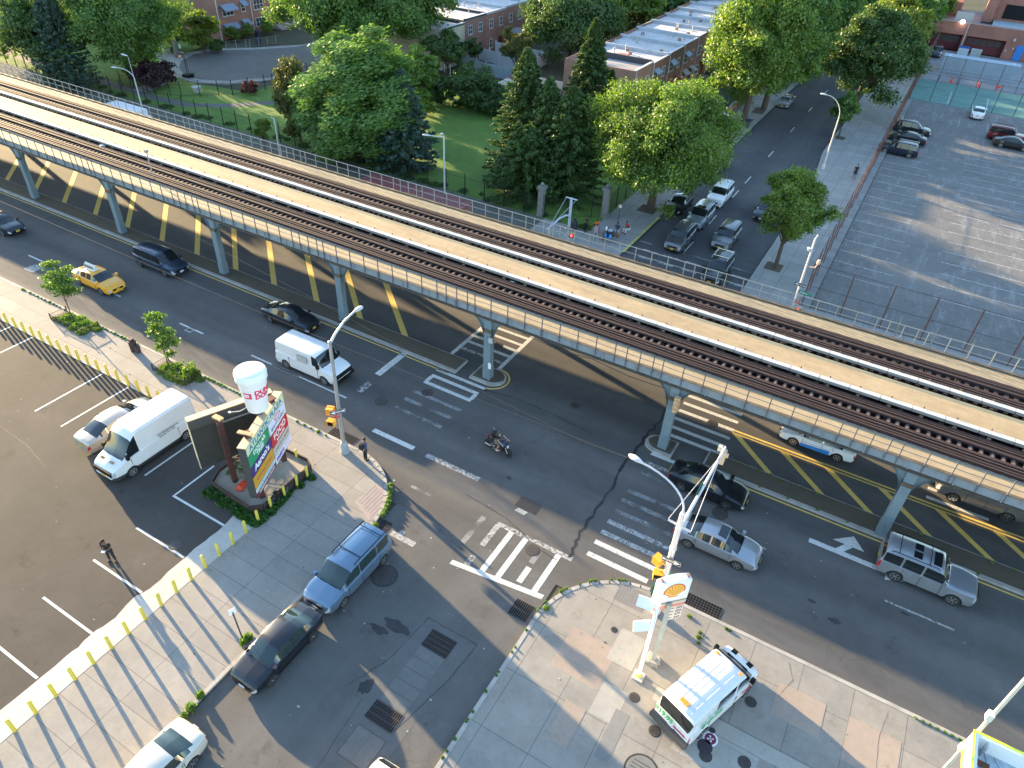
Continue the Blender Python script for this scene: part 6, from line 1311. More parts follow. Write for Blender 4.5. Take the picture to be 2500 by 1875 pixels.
tree('small_tree','wispy light green weeping tree at the left side of the windblown tree',-64.5,61.8,9.2,2.5,4.9,4.3,LOL,7,14000,60,size=.18,trunk=.12,flat=1.6)
tree('large_tree','huge windblown poplar-like tree in the middle of the park edge',-56.0,62.0,13.8,6.6,6.5,6.6,leafmat('leaf_poplar', (.075,.175,.045), (.175,.30,.06), .42),8,120000,240,size=.17,wind=(.9,.3,.3),trunk=.4,cr=1.25,low=1.5)
tree('large_tree','bluish leafy lower skirt tree on the left of the windblown tree',-59.2,61.6,9.0,4.4,4.2,4.2,LM5,9,30000,70,size=.24,trunk=.2)
conifer('spruce_tree','very dark spruce tucked against the right of the windblown tree',-49.3,62.6,10.4,4.1,LSP,10,30000)
tree('large_tree','very large spreading tree across the top behind the windblown tree',-80.0,92.5,15.0,12.6,8.8,6.4,LM1,11,140000,260,size=.25,trunk=.5,cr=2.3)
tree('broadleaf_tree','lime green bushy tree rising at the right of the windblown tree',-59.4,79.2,9.6,2.9,4.6,4.6,LM2,12,14000,50,size=.26,trunk=.14)
tree('broadleaf_tree','rounded green tree between the lime tree and the dark hedge',-62.5,73.5,6.6,3.4,3.2,3.2,LM1,13,12000,45,size=.26,trunk=.14)
for (x,y,h,r,s,l) in ((-61.2,83.9,5.2,2.7,14,'dark hedge shrub at the left end of the lawn hedge'),(-55.4,86,5.5,3.9,15,'big dark climbing hedge shrub in the middle of the lawn hedge'),(-51.6,86,3.4,3.1,16,'low dark hedge shrub below the beige parasol')):
    tree('hedge_shrub',l,x,y,h,r,h*.48,h*.5,LM3,s,16000,50,size=.22,trunk=.1,cat='shrub',low=.9)
conifer('conifer_tree','left brown-green conifer of the group at the lawn corner',-37.6,68.6,13.2,4.5,LCN,17,40000,size=.17,power=.75)
conifer('conifer_tree','middle conifer of the group at the lawn corner',-34.2,67.4,11.2,4.0,LCN,18,34000,size=.17,power=.72)
conifer('conifer_tree','front right conifer of the group beside the round tree',-31.2,66.8,11.0,4.6,LCN,19,42000,size=.17,power=.72)
conifer('conifer_tree','low dark conifer filling the gap at the foot of the group',-34.6,64.0,7.2,4.6,LM3,20,30000,size=.17,power=.55)
conifer('conifer_tree','tallest conifer standing in front of the brick row end wall',-36.8,83.0,14.0,4.4,LCN,21,36000,size=.17)
conifer('conifer_tree','short conifer against the end wall of the brick row',-34.9,85.0,8.4,2.1,LCN,22,9000)
conifer('conifer_tree','tiny conifer in front of the brick row facade',-31.4,93.0,6.0,1.4,LCN,23,4000)
tree('round_tree','large round yellow-green street tree at the park corner',-21.9,68.2,12.7,7.5,6.9,5.7,leafmat('leaf_zelkova', (.10,.18,.028), (.17,.26,.04), .5),24,150000,260,size=.15,trunk=.36,cr=1.5)
tree('street_tree','small mid-green kerbside tree with a slim trunk by the fenced lot',-7.6,63.3,9.0,3.0,5.9,3.1,LM2,25,45000,110,size=.13,trunk=.16,open_=1,cr=.8)
tree('large_tree','tall bright street tree, nearer of the pair left of the side street',-22.3,104.2,17.6,7.2,9.6,8.2,LM2,26,110000,190,size=.21,trunk=.35,cr=1.7)
tree('large_tree','green street tree, farther of the pair left of the side street',-21.4,111.5,16.0,7.0,9.0,7.2,LM1,27,80000,150,size=.23,trunk=.35,cr=1.8)
tree('large_tree','large tree arching over the side street beyond the pair',-23.6,133,17.0,8.8,9.2,8.0,LM1,28,80000,160,size=.27,trunk=.4,cr=2.0)
tree('large_tree','dark dense tree on the right side of the side street',-10.2,120.5,13.4,6.8,7.6,5.9,LM3,29,80000,150,size=.22,trunk=.3,cr=1.6)
tree('large_tree','sunlit tree behind the dark one at the school corner',-10.0,146,12.6,5.6,7.2,5.2,LM4,30,30000,90,size=.32,trunk=.3,cr=1.7)
tree('street_tree','little street tree behind the curved lamp on the right pavement',-9.7,105.6,5.9,1.9,3.6,2.2,LM1,31,7000,30,size=.22,trunk=.09)
tree('broadleaf_tree','wide dark tree mass behind the white garden fences',-56.0,117,11.8,8.4,6.0,5.8,LM3,32,60000,140,size=.27,trunk=.3,cr=2.3)
tree('broadleaf_tree','green tree behind the dark tree mass between the house rows',-53.2,133.7,10.9,5.8,6.2,4.8,LM2,33,22000,70,size=.34,trunk=.3)
tree('small_tree','airy olive tree standing in the white-fenced garden',-57.6,101.5,7.4,2.5,4.3,3.0,LOL,34,8000,34,size=.2,trunk=.1)
tree('small_tree','dark garden tree beside the cream house wall',-66.4,95.6,6.9,3.1,4.1,2.8,LM3,35,10000,40,size=.26,trunk=.12)
tree('small_tree','low garden tree in front of the long brick house wall',-67.3,103.5,4.9,1.9,2.9,2.0,LM3,36,5000,22,size=.24,trunk=.1)
tree('broadleaf_tree','dark tree beyond the brick row at the very top',-49.5,150.8,10.6,7.4,6.1,4.5,LM3,37,26000,80,size=.38,trunk=.3)
i_ = 40
for (x,y,h,r,m_,l) in ((-134,70,10,7.5,LM3,'dark tree beyond the flagpoles at the top left corner'),(-146,78,9,8,LM5,'bluish tree on the far horizon at the top left'),(-128,84,8.5,6,LM3,'dark tree beside the white gazebo'),(-138,93,9,7,LM1,'green tree behind the white gazebo'),(-8.5,186,10.6,5.2,LM2,'green tree beside the school roof at the top'),(-20.8,160,14,7,LM1,'green street tree far up the left side of the side street'),(-23,180,14.5,8,LM1,'distant street tree closing the left side of the side street'),(-9.3,166,12,6.2,LM1,'green street tree beside the school building corner'),(-10.5,205,12,7,LM3,'distant dark tree on the right at the top of the side street'),(-40,176,11,9,LM3,'distant dark tree behind the far brick row'),(-58,165,12,10,LM3,'distant tree mass between the roofs at the top'),(-26,215,14,9,LM1,'farthest tree at the top end of the side street'),(-90,128,12,9,LM3,'dark tree behind the centre house row'),(-75,150,13,11,LM3,'big dark tree far behind the centre house row'),(-118,110,11,6,LM3,'tree behind the brick houses at the upper left')):
    i_ += 1; tree('background_tree',l,x,y,h,r,h*.56,h*.46,m_,i_,int(2600*r),60,size=.42,trunk=.3,cr=r*.32,cat='tree')
tree('purple_bush','dark purple copper-leaved bush by the park path',-95.2,66.0,3.5,2.7,1.8,1.7,LPU,60,9000,36,size=.2,trunk=.1,cat='bush',low=.9)
tree('dark_bush','low black-green shrub behind the purple bush',-98.4,66.4,2.6,2.0,1.2,1.3,LM3,61,5000,24,size=.2,trunk=.08,cat='bush',low=.9)
tree('red_bush','small red-leaved bush by the inner iron fence',-83.3,71.6,1.9,1.35,.95,.95,LRD,62,4500,22,size=.13,trunk=.05,cat='bush',low=.9)
for k,(x,y) in enumerate(((-107.8,91.2),(-107.6,94.1),(-107.5,98.6))):
    tree('clipped_bush',['round clipped bush nearest the house corner','middle round clipped bush under the small awning','large round clipped bush by the house door'][k],x,y,2.6+.4*(k==2),1.25,1.3,1.3,LM2,64+k,5000,34,cr=.45,size=.12,trunk=.05,cat='bush',low=.95)
tree('sapling','bright green sapling beside the thin lamp post',-65.0,56.6,4.0,1.1,2.6,1.4,LM2,70,2600,16,size=.16,trunk=.05,cr=.45)
for k,(x,y,r) in enumerate(((-104,84.3,1.4),(-107.4,84.6,1.6),(-101.5,66.6,1.2),(-62.5,95.5,2.2),(-46.5,88.5,2.4),(-29,95,1.3),(-28.6,101,1.6),(-29.4,108,1.4))):
    tree('shrub',['dark shrub at the foot of the crab tree','dark shrub along the turning circle pavement','small shrub by the park path junction','overgrown green shrub under the garden awning','dark shrub behind the garden shed','garden shrub before the first brick row house','garden shrub before the second brick row house','garden shrub before the third brick row house'][k],x,y,r*1.5,r,r*.7,r*.75,LM3,80+k,3500,20,size=.2,trunk=.05,cat='shrub',low=.9)
# two young honey locusts in fenced beds on the avenue pavement
def locust(label, x, y, pads, seed):
    rs = np.random.RandomState(seed); t = thing('young_tree', label, 'tree', (x,y,.15)); Q = []; lb = MB(); top = max(p[2] for p in pads)
    lb.tube([(0,0,0),(-.05,.02,top*.45),(pads[0][0]*.3,pads[0][1]*.3,top*.9)], [.05,.035,.015], 6)
    for px,py,pz,r in pads:
        m = int(480*r*r)+110; a = rs.rand(m)*6.28; rr = r*rs.rand(m)**.6; rr *= 1+.25*np.sin(a*5+seed)
        p = np.stack([px+rr*np.cos(a), py+rr*np.sin(a), pz+rs.normal(size=m)*.07-.18*(rr/r)**2*r],1); Q.append(leaf_quads(p, np.tile(np.array([0,0,1.]),(m,1)), .11, rs, 1.9))
        lb.tube([(-.03,0,pz*.55),(px*.6,py*.6,pz*.9),(px,py,pz-.04)], [.022,.015,.006], 5)
    o = bpy.data.objects.new('crown', np_mesh('crown', np.concatenate(Q), LWD)); COL.objects.link(o); o.parent = t; lb.obj('trunk', BARK, t); return t
locust('young feathery tree in the fenced bed behind the taxi', -50.5,23.0, [(-.9,.3,4.45,.62),(.35,.5,4.3,.6),(-.5,.1,3.75,.85),(.5,.2,3.5,.75),(-.9,0,2.9,.7),(.2,-.1,2.85,.7),(1.05,.2,2.95,.6),(-.2,.2,3.3,.7)], 1)
locust('young feathery tree in the fenced bed nearer the plaza sign', -39.7,22.9, [(-.75,.3,3.95,.5),(-.3,.4,4.0,.6),(-.2,.1,3.45,.45),(.6,.2,3.25,.55),(-.75,.1,2.9,.4),(.2,.1,2.75,.65),(.9,.2,2.6,.5),(.1,0,2.1,.55),(.45,.1,1.5,.35)], 2)
def weeds(name, label, pts, h, mat, seed, size=.09, per=160, spread=.3):
    rs = np.random.RandomState(seed); Q = []
    for x,y,r in pts:
        m = int(per*r/.3); a = rs.rand(m)*6.28; rr = r*rs.rand(m)**.5; p = np.stack([x+rr*np.cos(a), y+rr*np.sin(a), .12+rs.rand(m)*h*(1-.6*(rr/r))],1)
        Q.append(leaf_quads(p, np.tile(np.array([0,0,1.]),(m,1)), size, rs, 2.4, (0,0,1), .35))
    o = bpy.data.objects.new(name, np_mesh(name, np.concatenate(Q), mat)); COL.objects.link(o); o['label'] = label; o['category'] = 'weeds'; o['kind'] = 'stuff'; return o
for (x0,x1,lab,tl) in ((-52.1,-48.3,'weedy fenced tree bed behind the taxi','far'),(-40.6,-37.3,'weedy fenced tree bed nearer the plaza sign','near')):
    t = thing('tree_bed', 'low iron fence round the '+lab, 'tree bed fence', (x0,22.25,.12)); w_ = x1-x0; f = MB()
    f.tube([(0,1.3,.42),(0,0,.42),(w_,0,.42),(w_,1.3,.42)], .02, 4).tube([(0,1.3,.12),(0,0,.12),(w_,0,.12),(w_,1.3,.12)], .015, 4)
    for q in np.arange(0,w_+.01,.14): f.tube([(q,0,.02),(q,0,.46)], .009, 3)
    for q in np.arange(0,1.3,.14): f.tube([(0,q,.02),(0,q,.46)], .009, 3); f.tube([(w_,q,.02),(w_,q,.46)], .009, 3)
    for q in ((0,0),(w_,0),(0,1.3),(w_,1.3)): f.box(q[0]-.03,q[0]+.03,q[1]-.03,q[1]+.03,0,.56)
    f.obj('rails', P('bed_fence', (.05,.035,.025), .7), t); MB().box(0,w_,0,1.35,-.02,.05).obj('soil', DIRT, t)
    r_ = random.Random(int(-x0)); weeds('weeds', 'weeds and litter growing in the '+lab, [(x0+r_.uniform(.2,w_-.2), 22.35+r_.uniform(0,1.15), r_.uniform(.2,.5)) for _ in range(26)]+([(x1+.1+i*.15,23.2,.25) for i in range(3)]), .22, LWD, 5, size=.07, per=150)
weeds('weeds', 'bright leafy weed bush at the end of the near tree bed', [(-37.7,23.2,.35),(-37.5,23.35,.25),(-37.95,23.0,.25)], 1.5, LWD, 6, .10, 200)
r_ = random.Random(2)
weeds('weeds', 'weeds growing in the kerb joint of the avenue pavement', [(x+r_.uniform(-.1,.1),23.62,r_.uniform(.05,.13)) for x in np.concatenate([np.arange(-58,-52,.5),np.arange(-48,-44,.35),np.arange(-37,-33.5,.3),np.arange(-28.5,-26,.6)])], .08, LWD, 7, .05, 300)
weeds('weeds', 'ivy and weeds along the foot of the planter wall', [(r_.uniform(-28.3,-25.0),16.4+r_.uniform(-.25,.25),.3) for _ in range(26)]+[(-24.35+r_.uniform(-.15,.2),r_.uniform(16.0,20.4),.22) for _ in range(24)]+[(r_.uniform(-25.6,-24.3),16.2,.35) for _ in range(12)], .28, leafmat('leaf_ivy', (.035,.10,.015), (.07,.17,.03), .35), 8, .10, 260)
weeds('weeds', 'weeds in the planter between the rusty posts', [(r_.uniform(-28.4,-27.5),r_.uniform(17.6,20.0),.3) for _ in range(10)], .6, LM1, 9, .1, 120)
weeds('weeds', 'weeds in the gutter of the rounded west corner', [(-23.5+4.75*math.cos(R_(a)),19.2+4.75*math.sin(R_(a)),.14) for a in list(range(14,44,4))+list(range(-8,6,4))], .22, LWD, 10, .07, 260)
weeds('weeds', 'weeds at the foot of the slanting sign post and along the kerb', [(-19.4,10.9,.2),(-19.35,10.6,.15),(-19.0,7.8,.16),(-18.9,7.2,.2),(-18.85,6.8,.12)], .4, LWD, 11, .09, 260)
weeds('weeds', 'grass in the kerb joint of the petrol station corner', [(-3.6+4.95*math.cos(R_(a)),19.0+4.95*math.sin(R_(a)),r_.uniform(.03,.09)) for a in [112,114,116,117,121,131,133,134,141,150,152,153,154,166,171,172,174]]+[(-8.45,y,r_.uniform(.02,.07)) for y in (11.2,11.5,12.1,13.0,13.1,13.5,14.6,15.5,15.7,16.9,17.2,18.3)]+[(-8.2,19.9,.16),(-1.9,23.3,.10),(-1.15,22.7,.08),(-1.1,22.4,.12),(-1.0,22.1,.07),(-.1,23.6,.07),(.1,23.6,.06)]+[(x,23.7,.05) for x in np.arange(8.6,11,.3)], .10, LWD, 12, .05, 420)
weeds('weeds', 'scrub along the foot of the far park fence', [(x+r_.uniform(-1.5,1.5),60.4+r_.uniform(-.2,.8),r_.uniform(.2,.9)) for x in np.arange(-110,-26,2.2)], .35, LM3, 13, .12, 60)
weeds('weeds', 'thin grass growing on the right median', [(x,35.6+r_.uniform(-.1,.1),.08) for x in np.concatenate([np.arange(-3.8,2.5,.7),[7.6,11.2,12.4]])]+[(x,34.25,.07) for x in np.arange(-3,12,1.7)], .12, LWD, 14, .07, 120)
for x,y,w_,h_ in ((-22.9,102.4,1.6,3.5),(-22.6,109,1.6,3.2),(-8.5,62.4,1.5,1.7),(-23.1,67.3,1.8,2.0),(-10.1,104.8,1.2,1.5)): st('tree_pit', MB().rect(x,x+w_,y,y+h_,.125), DIRT)
# ================================================================ FENCES, WALLS, PILLARS
IRN = P('fence_iron', (.014,.015,.014), .6)
def ironfence(label, pts, h, pitch=.16, post=2.4):
    t = thing('iron_fence', label, 'fence', (0,0,.1)); f = MB(); pmesh = MB().box(-.04,.04,-.04,.04,0,h+.3).mesh('post', [IRN])
    for a, b in zip(pts, pts[1:]):
        a = Vector((*a,0)); b = Vector((*b,0)); L = (b-a).length; d = (b-a)/L
        for z in (.2,h-.2): f.tube([a+Vector((0,0,z)), b+Vector((0,0,z))], .018, 4)
        for q in np.arange(0,L,pitch): p = a+d*q; f.tube([p+Vector((0,0,.05)), p+Vector((0,0,h))], .009, 3, cap=False)
        for q in np.arange(0,L,post): p = a+d*q; o = bpy.data.objects.new('post', pmesh); COL.objects.link(o); o.parent = t; o.location = p
    f.obj('bars', IRN, t); return t
ironfence('black iron railing along the avenue edge of the park', [(-150,60),(-31.3,60)], 2.1)
ironfence('black iron railing from the corner pillar along the side street', [(-25.2,64.5),(-25.2,90)], 2.1)
ironfence('black iron railing at the park corner gate', [(-30.2,60.2),(-25.4,63.4)], 2.1)
ironfence('black iron railing round the turning circle side of the park', [(-99,62.9),(-93,63.6),(-89.1,64.8),(-84.5,69.6),(-82.6,75.3),(-82.9,84)], 1.8)
for (x,y,h,l) in ((-30.7,60.4,3.3,'grey stone gate pillar with ball top, left of the corner gate'),(-25.2,63.9,3.3,'grey stone gate pillar with ball top, right of the corner gate'),(-107.2,78.9,3.3,'grey pillar with statue top and white notice by the turning circle')):
    t = thing('gate_pillar', l, 'pillar', (x,y,.1)); ST = P('pillar_stone', (.20,.19,.185), .85, noise=(4,.2))
    MB().box(-.28,.28,-.28,.28,0,h-.45).box(-.34,.34,-.34,.34,0,.35).obj('shaft', ST, t); MB().box(-.42,.42,-.42,.42,h-.45,h-.28).prism([(-.36,-.36),(.36,-.36),(.36,.36),(-.36,.36)],h-.28,h-.18).obj('cap', ST, t)
    MB().lathe([(.08,0),(.16,.1),(.18,.2),(.13,.32),(.02,.38)], (0,0,h-.18), n=12).obj('ball', ST, t, 60)
    if x < -100: MB().box(.9,1.35,-.03,.03,1.2,1.8).obj('notice', P('notice_white', (.6,.6,.6), .6), t)
def mesh_fence(name, label, pts, h, post, pr, pitch, mat, pmat, rails=(0.05,1.0), zb=.1, top=1):
    t = thing(name, label, 'fence', (0,0,zb)); f = MB(); pmesh = MB().tube([(0,0,0),(0,0,h+.05)], pr, 6).mesh('post', [pmat])
    for a, b in zip(pts, pts[1:]):
        a = Vector((*a,0)); b = Vector((*b,0)); L = (b-a).length; d = (b-a)/L
        for r_ in rails: f.tube([a+Vector((0,0,h*r_)), b+Vector((0,0,h*r_))], .022, 4)
        n = int(L/pitch)
        for i in range(-int(h/pitch), n+1):
            for sgn in (0,1):
                s0 = i*pitch; s1 = s0+h; za, zb_ = 0, h
                if s0 < 0: za = -s0; s0 = 0
                if s1 > L: zb_ = h-(s1-L); s1 = L
                if zb_ <= za: continue
                if sgn: za, zb_ = h-za, h-zb_
                p = a+d*s0; r = a+d*s1; w_ = Vector((0,0,.0045)); p0 = p+Vector((0,0,za)); r0 = r+Vector((0,0,zb_)); f.add([p0-w_,r0-w_,r0+w_,p0+w_], [(0,1,2,3)])
        for q in np.arange(0,L+.01,post):
            p = a+d*q; o = bpy.data.objects.new('post', pmesh); COL.objects.link(o); o.parent = t; o.location = p
    f.obj('wire', mat, t); return t
WIR = P('rusty_wire', (.11,.06,.045), .8, .2); RPS = P('rusty_post', (.15,.06,.04), .8, noise=(3,.4)); WG = P('wire_grey', (.20,.21,.22), .6, .3)
mesh_fence('chain_link_fence','tall rusty chain-link fence between the pavement and the old car park',[(-4.0,57.7),(-4.0,176)],3.9,3.0,.045,.16,WIR,RPS,(0.02,.5,1.0))
mesh_fence('chain_link_fence','rusty-posted chain-link fence along the avenue side of the old car park',[(-4.0,57.7),(30,57.7)],3.9,3.1,.05,.2,P('fine_wire',(.07,.06,.06),.7),RPS,(0.02,.5,1.0))
mesh_fence('chain_link_fence','chain-link fence between the old car park and the green court',[(-3.9,132.7),(24,132.7)],4.0,2.9,.05,.22,P('fine_wire',(.07,.06,.06),.7),P('post_dark',(.07,.05,.05),.7),(0.02,.5,1.0))
mesh_fence('chain_link_fence','chain-link fence between the green court and the school yard',[(-3.9,147.5),(24,147.5)],4.0,2.9,.05,.22,P('fine_wire',(.07,.06,.06),.7),P('post_dark',(.07,.05,.05),.7),(0.02,.5,1.0))
mesh_fence('garden_fence','low silver chain-link fence in front of the upper left brick houses',[(-104.9,86.9),(-102.9,90.2),(-101.2,95.9)],1.15,1.6,.035,.2,WG,P('post_silver',(.42,.45,.45),.5,.3),(0.05,1.0))
for k,(x,h) in enumerate(((3.4,2.2),(6.0,2.0),(8.6,2.0))): MB().box(-.06,.06,-.06,.06,0,h).obj('guard_post', P('post_wood_pale', (.30,.28,.24), .8, noise=(4,.2)), None, loc=(x,56.4,.1)).name; o = COL.objects[-1]; tag(o, ['pale wooden post nearest the side street behind the viaduct','middle pale wooden post behind the viaduct','pale wooden post at the right behind the viaduct'][k], 'post', 'pale posts along the old car park')
# garden things behind the park: white fences, shed, parasol, gazebo, flagpoles
VF = P('vinyl_white', (.62,.63,.66), .4)
def boardfence(label, pts, h, mat=VF, name='board_fence'):
    t = thing(name, label, 'fence', (0,0,.1)); f = MB(); pmesh = MB().box(-.08,.08,-.08,.08,0,h+.28).mesh('post', [mat])
    for a, b in zip(pts, pts[1:]):
        a = Vector((*a,0)); b = Vector((*b,0)); L = (b-a).length; d = (b-a)/L; n_ = Vector((-d.y,d.x,0))
        q = 0
        while q < L: p = a+d*q; r = a+d*min(L,q+.26); f.add([p-n_*.03,r-n_*.03,r+n_*.03,p+n_*.03]+[v+Vector((0,0,h)) for v in (p-n_*.03,r-n_*.03,r+n_*.03,p+n_*.03)], [(3,2,1,0),(4,5,6,7),(0,1,5,4),(1,2,6,5),(2,3,7,6),(3,0,4,7)]); q += .3
        f.tube([a+Vector((0,0,h*.85)), b+Vector((0,0,h*.85))], .06, 4).tube([a+Vector((0,0,h*.15)), b+Vector((0,0,h*.15))], .06, 4)
        for q in np.arange(0,L+.1,2.3): p = a+d*q; o = bpy.data.objects.new('post', pmesh); COL.objects.link(o); o.parent = t; o.location = p
    f.obj('boards', mat, t); return t
boardfence('white vinyl garden fence nearest the hedge behind the park', [(-69,103),(-62.5,100.6),(-58.2,101.2)], 1.9, P('vinyl_blue_grey', (.33,.39,.44), .5))
boardfence('tall white vinyl fence running between two back gardens', [(-68.8,108.6),(-57.9,106.2)], 1.9)
boardfence('tall white vinyl fence at the back of the gardens', [(-68.8,113.8),(-58.6,113.4),(-57.4,104)], 1.9)
boardfence('grey plank fence beside the garden shed', [(-57.2,104),(-56,95.5),(-50.5,93.2)], 1.7, P('plank_grey', (.26,.22,.21), .9, noise=(2,.2)))
t = thing('garden_shed', 'white garden shed with tan shingle roof and open dark door', 'shed', (0,0,.1))
MB().box(-50.9,-45.4,92.5,96.2,0,2.5).obj('wall', P('shed_white', (.66,.65,.62), .6), t); MB().box(-51.2,-45.32,92.2,96.6,2.5,2.62).obj('roof', P('shed_roof', (.42,.33,.24), .9, noise=(2,.2)), t)
MB().box(-48.0,-47.1,92.42,92.5,.1,2.05).obj('door', P('door_dark', (.03,.02,.02), .7), t); MB().box(-47.1,-46.9,92.2,92.5,.1,2.05).obj('door_leaf', P('shed_white', (.66,.65,.62), .6), t)
t = thing('patio_parasol', 'beige octagonal patio parasol with open vent top in a back garden', 'parasol', (-53.6,92.2,.1))
MB().lathe([(1.55,2.0),(1.5,2.12),(.6,2.6),(.55,2.58)], n=8).obj('canopy', P('parasol_beige', (.50,.43,.34), .8), t); MB().lathe([(.62,2.66),(.1,2.85),(.02,2.95)], n=8).obj('vent', P('parasol_beige', (.50,.43,.34), .8), t); MB().tube([(0,0,0),(0,0,2.9)], .03, 6).obj('pole', DARK, t)
MB().prism([(-1.6,-1.6),(1.6,-1.6),(1.6,1.6),(-1.6,1.6)],0,.1).obj('deck', P('deck_grey',(.3,.3,.3),.8), t)
t = thing('small_parasol', 'small multicoloured pink and purple parasol below the beige one', 'parasol', (-55.0,90.4,.1)); MB().lathe([(.9,1.6),(.85,1.68),(.05,2.1)], n=8).obj('canopy', P('parasol_pink', (.45,.16,.28), .7, noise=(1.6,.6,(.16,.16,.35))), t); MB().tube([(0,0,0),(0,0,2.1)], .03, 5).obj('pole', DARK, t)
t = thing('pool_table', 'pale blue striped garden table cover beside the small parasol', 'table', (-56.3,90.8,.1)); MB().box(-1,1,-.6,.6,.7,.8).obj('top', P('cover_aqua', (.45,.55,.55), .7), t); MB().box(-.9,-.8,-.5,.5,0,.7).box(.8,.9,-.5,.5,0,.7).obj('legs', DARK, t)
t = thing('garden_gazebo', 'white two-tier gazebo canopy behind the upper left trees', 'gazebo', (-122.5,90,.1), R_(15))
MB().lathe([(3.4,2.3),(3.3,2.45),(1.2,3.2),(1.15,3.15)], n=4).obj('canopy', P('canopy_cream', (.62,.58,.53), .8), t); MB().lathe([(1.3,3.25),(.2,3.75),(.02,3.8)], n=4).obj('vent', P('canopy_cream', (.62,.58,.53), .8), t)
for a in range(4): MB().tube([(2.9*math.cos(a*math.pi/2),2.9*math.sin(a*math.pi/2),0),(2.9*math.cos(a*math.pi/2),2.9*math.sin(a*math.pi/2),2.4)], .06, 6).obj('post', DARK, t)
for k,(x,y) in enumerate(((-122,70.5),(-110,78.5))):
    t = thing('flagpole', ['thin white flagpole with red flag at the top left corner','thin white flagpole rising behind the blue spruce'][k], 'flagpole', (x,y,.1)); MB().tube([(0,0,0),(0,0,11)], .05, 6).obj('pole', WHITE, t)
    if k == 0: MB().box(.05,1.2,-.01,.01,10.0,10.8).obj('flag', P('flag_red', (.5,.06,.08), .8), t)
t = thing('concrete_planter', 'pale round concrete planter tub on the park lawn', 'planter', (-89.3,67.6,.1)); MB().lathe([(.45,0),(.62,.7),(.64,.75),(.55,.72)], n=14).obj('tub', P('tub_grey', (.5,.5,.48), .8), t)
t = thing('basketball_stand', 'portable black basketball stand with its pole at the edge of the turning circle', 'basketball hoop', (-96.2,71.8,.1))
MB().tube([(0,0,0),(-.4,.3,2.9)], .06, 6).tube([(.5,0,0),(-.2,.3,2.6)], .04, 5).obj('pole', DARK, t); MB().box(-1.0,-.1,.2,.28,2.6,3.3).obj('backboard', P('board_grey', (.16,.17,.18), .5), t); MB().lathe([(.2,0),(.21,.03)], (-.7,-.05,2.75), n=10).obj('hoop', P('hoop_orange', (.5,.15,.05), .6), t); MB().box(-.7,.6,-.45,.45,0,.35).lathe([(.3,0),(.32,.5)], (.6,.3,0), n=8).obj('base', BLACK, t)
for k,(x,y) in enumerate(((-103.0,92.2),(-107.0,95.9))):
    t = thing('wheelie_bin', ['dark blue bin at the garden fence in front of the houses','blue bin standing by the brick house door'][k], 'bin', (x,y,.12)); MB().box(-.3,.3,-.3,.3,.05,.95).obj('body', P('bin_blue', (.02,.03,.07), .5), t); MB().box(-.33,.33,-.33,.33,.95,1.02).obj('lid', P('bin_blue', (.02,.03,.07), .5), t)
# ================================================================ BUILDINGS
BR1 = brick('red_brick', (.27,.095,.06), (.33,.13,.085)); BR2 = brick('brown_brick', (.20,.085,.06), (.25,.115,.08)); BR3 = brick('orange_brick', (.30,.12,.075), (.36,.155,.10)); BRS = brick('school_brick', (.25,.07,.045), (.31,.095,.06)); BRC = brick('cream_brick', (.42,.36,.24), (.48,.42,.3), (.5,.45,.35))
RF1 = P('roof_white', (.52,.49,.49), .85, noise=(.5,.14)); RF2 = P('roof_silver', (.40,.43,.48), .7, noise=(.6,.14)); RFD = P('roof_dark_edge', (.05,.055,.065), .8); AW1 = P('awning_blue', (.22,.28,.38), .5, noise=(3,.1)); AW2 = P('awning_red', (.30,.05,.05), .6); AW3 = P('awning_grey', (.30,.31,.31), .6); AW4 = P('awning_brown', (.24,.17,.13), .7, noise=(3,.2))
WF = P('window_frame_white', (.6,.6,.6), .5); DRD = P('door_brown', (.05,.025,.02), .6)
def window(par, c, nrm, w_, h_, bars=2, sill=True):
    n_ = Vector(nrm); u_ = Vector((0,0,1)).cross(n_).normalized(); c = Vector(c)
    T = frame(c, u_, (0,0,1)); f = MB(); e = .07
    f.box(-w_/2-e,w_/2+e,-h_/2-e,-h_/2,-.02,.06,T=T).box(-w_/2-e,w_/2+e,h_/2,h_/2+e,-.02,.06,T=T).box(-w_/2-e,-w_/2,-h_/2,h_/2,-.02,.06,T=T).box(w_/2,w_/2+e,-h_/2,h_/2,-.02,.06,T=T)
    for k in range(1,bars): x = -w_/2+w_*k/bars; f.box(x-.03,x+.03,-h_/2,h_/2,-.02,.05,T=T)
    f.box(-w_/2,w_/2,-.03,.03,-.02,.045,T=T); o = f.obj('window', WF, par); MB().box(-w_/2,w_/2,-h_/2,h_/2,-.02,.012,T=T).obj('pane', WGLASS, o)
    if sill: MB().box(-w_/2-.15,w_/2+.15,-h_/2-.17,-h_/2-.072,-.02,.12,T=T).obj('sill', P('sill_stone', (.4,.38,.35), .8), o)
    return o
def awning(par, c, nrm, w_, d_, h_, mat):
    n_ = Vector(nrm); u_ = Vector((0,0,1)).cross(n_).normalized(); c = Vector(c); a = c-u_*w_/2; b = c+u_*w_/2; o_ = n_*d_-Vector((0,0,h_)); dn = Vector((0,0,-.12)); t_ = Vector((0,0,.03))
    m_ = MB(); m_.add([a,b,b+o_,a+o_,a+t_,b+t_,b+o_+t_,a+o_+t_], [(3,2,1,0),(4,5,6,7),(0,1,5,4),(1,2,6,5),(2,3,7,6),(3,0,4,7)]); m_.add([a+o_,b+o_,b+o_+dn,a+o_+dn], [(0,1,2,3)]); m_.add([a,a+o_,a+o_+dn,a+dn], [(0,1,2,3)]); m_.add([b,b+o_,b+o_+dn,b+dn], [(3,2,1,0)])
    return m_.obj('awning', mat, par)
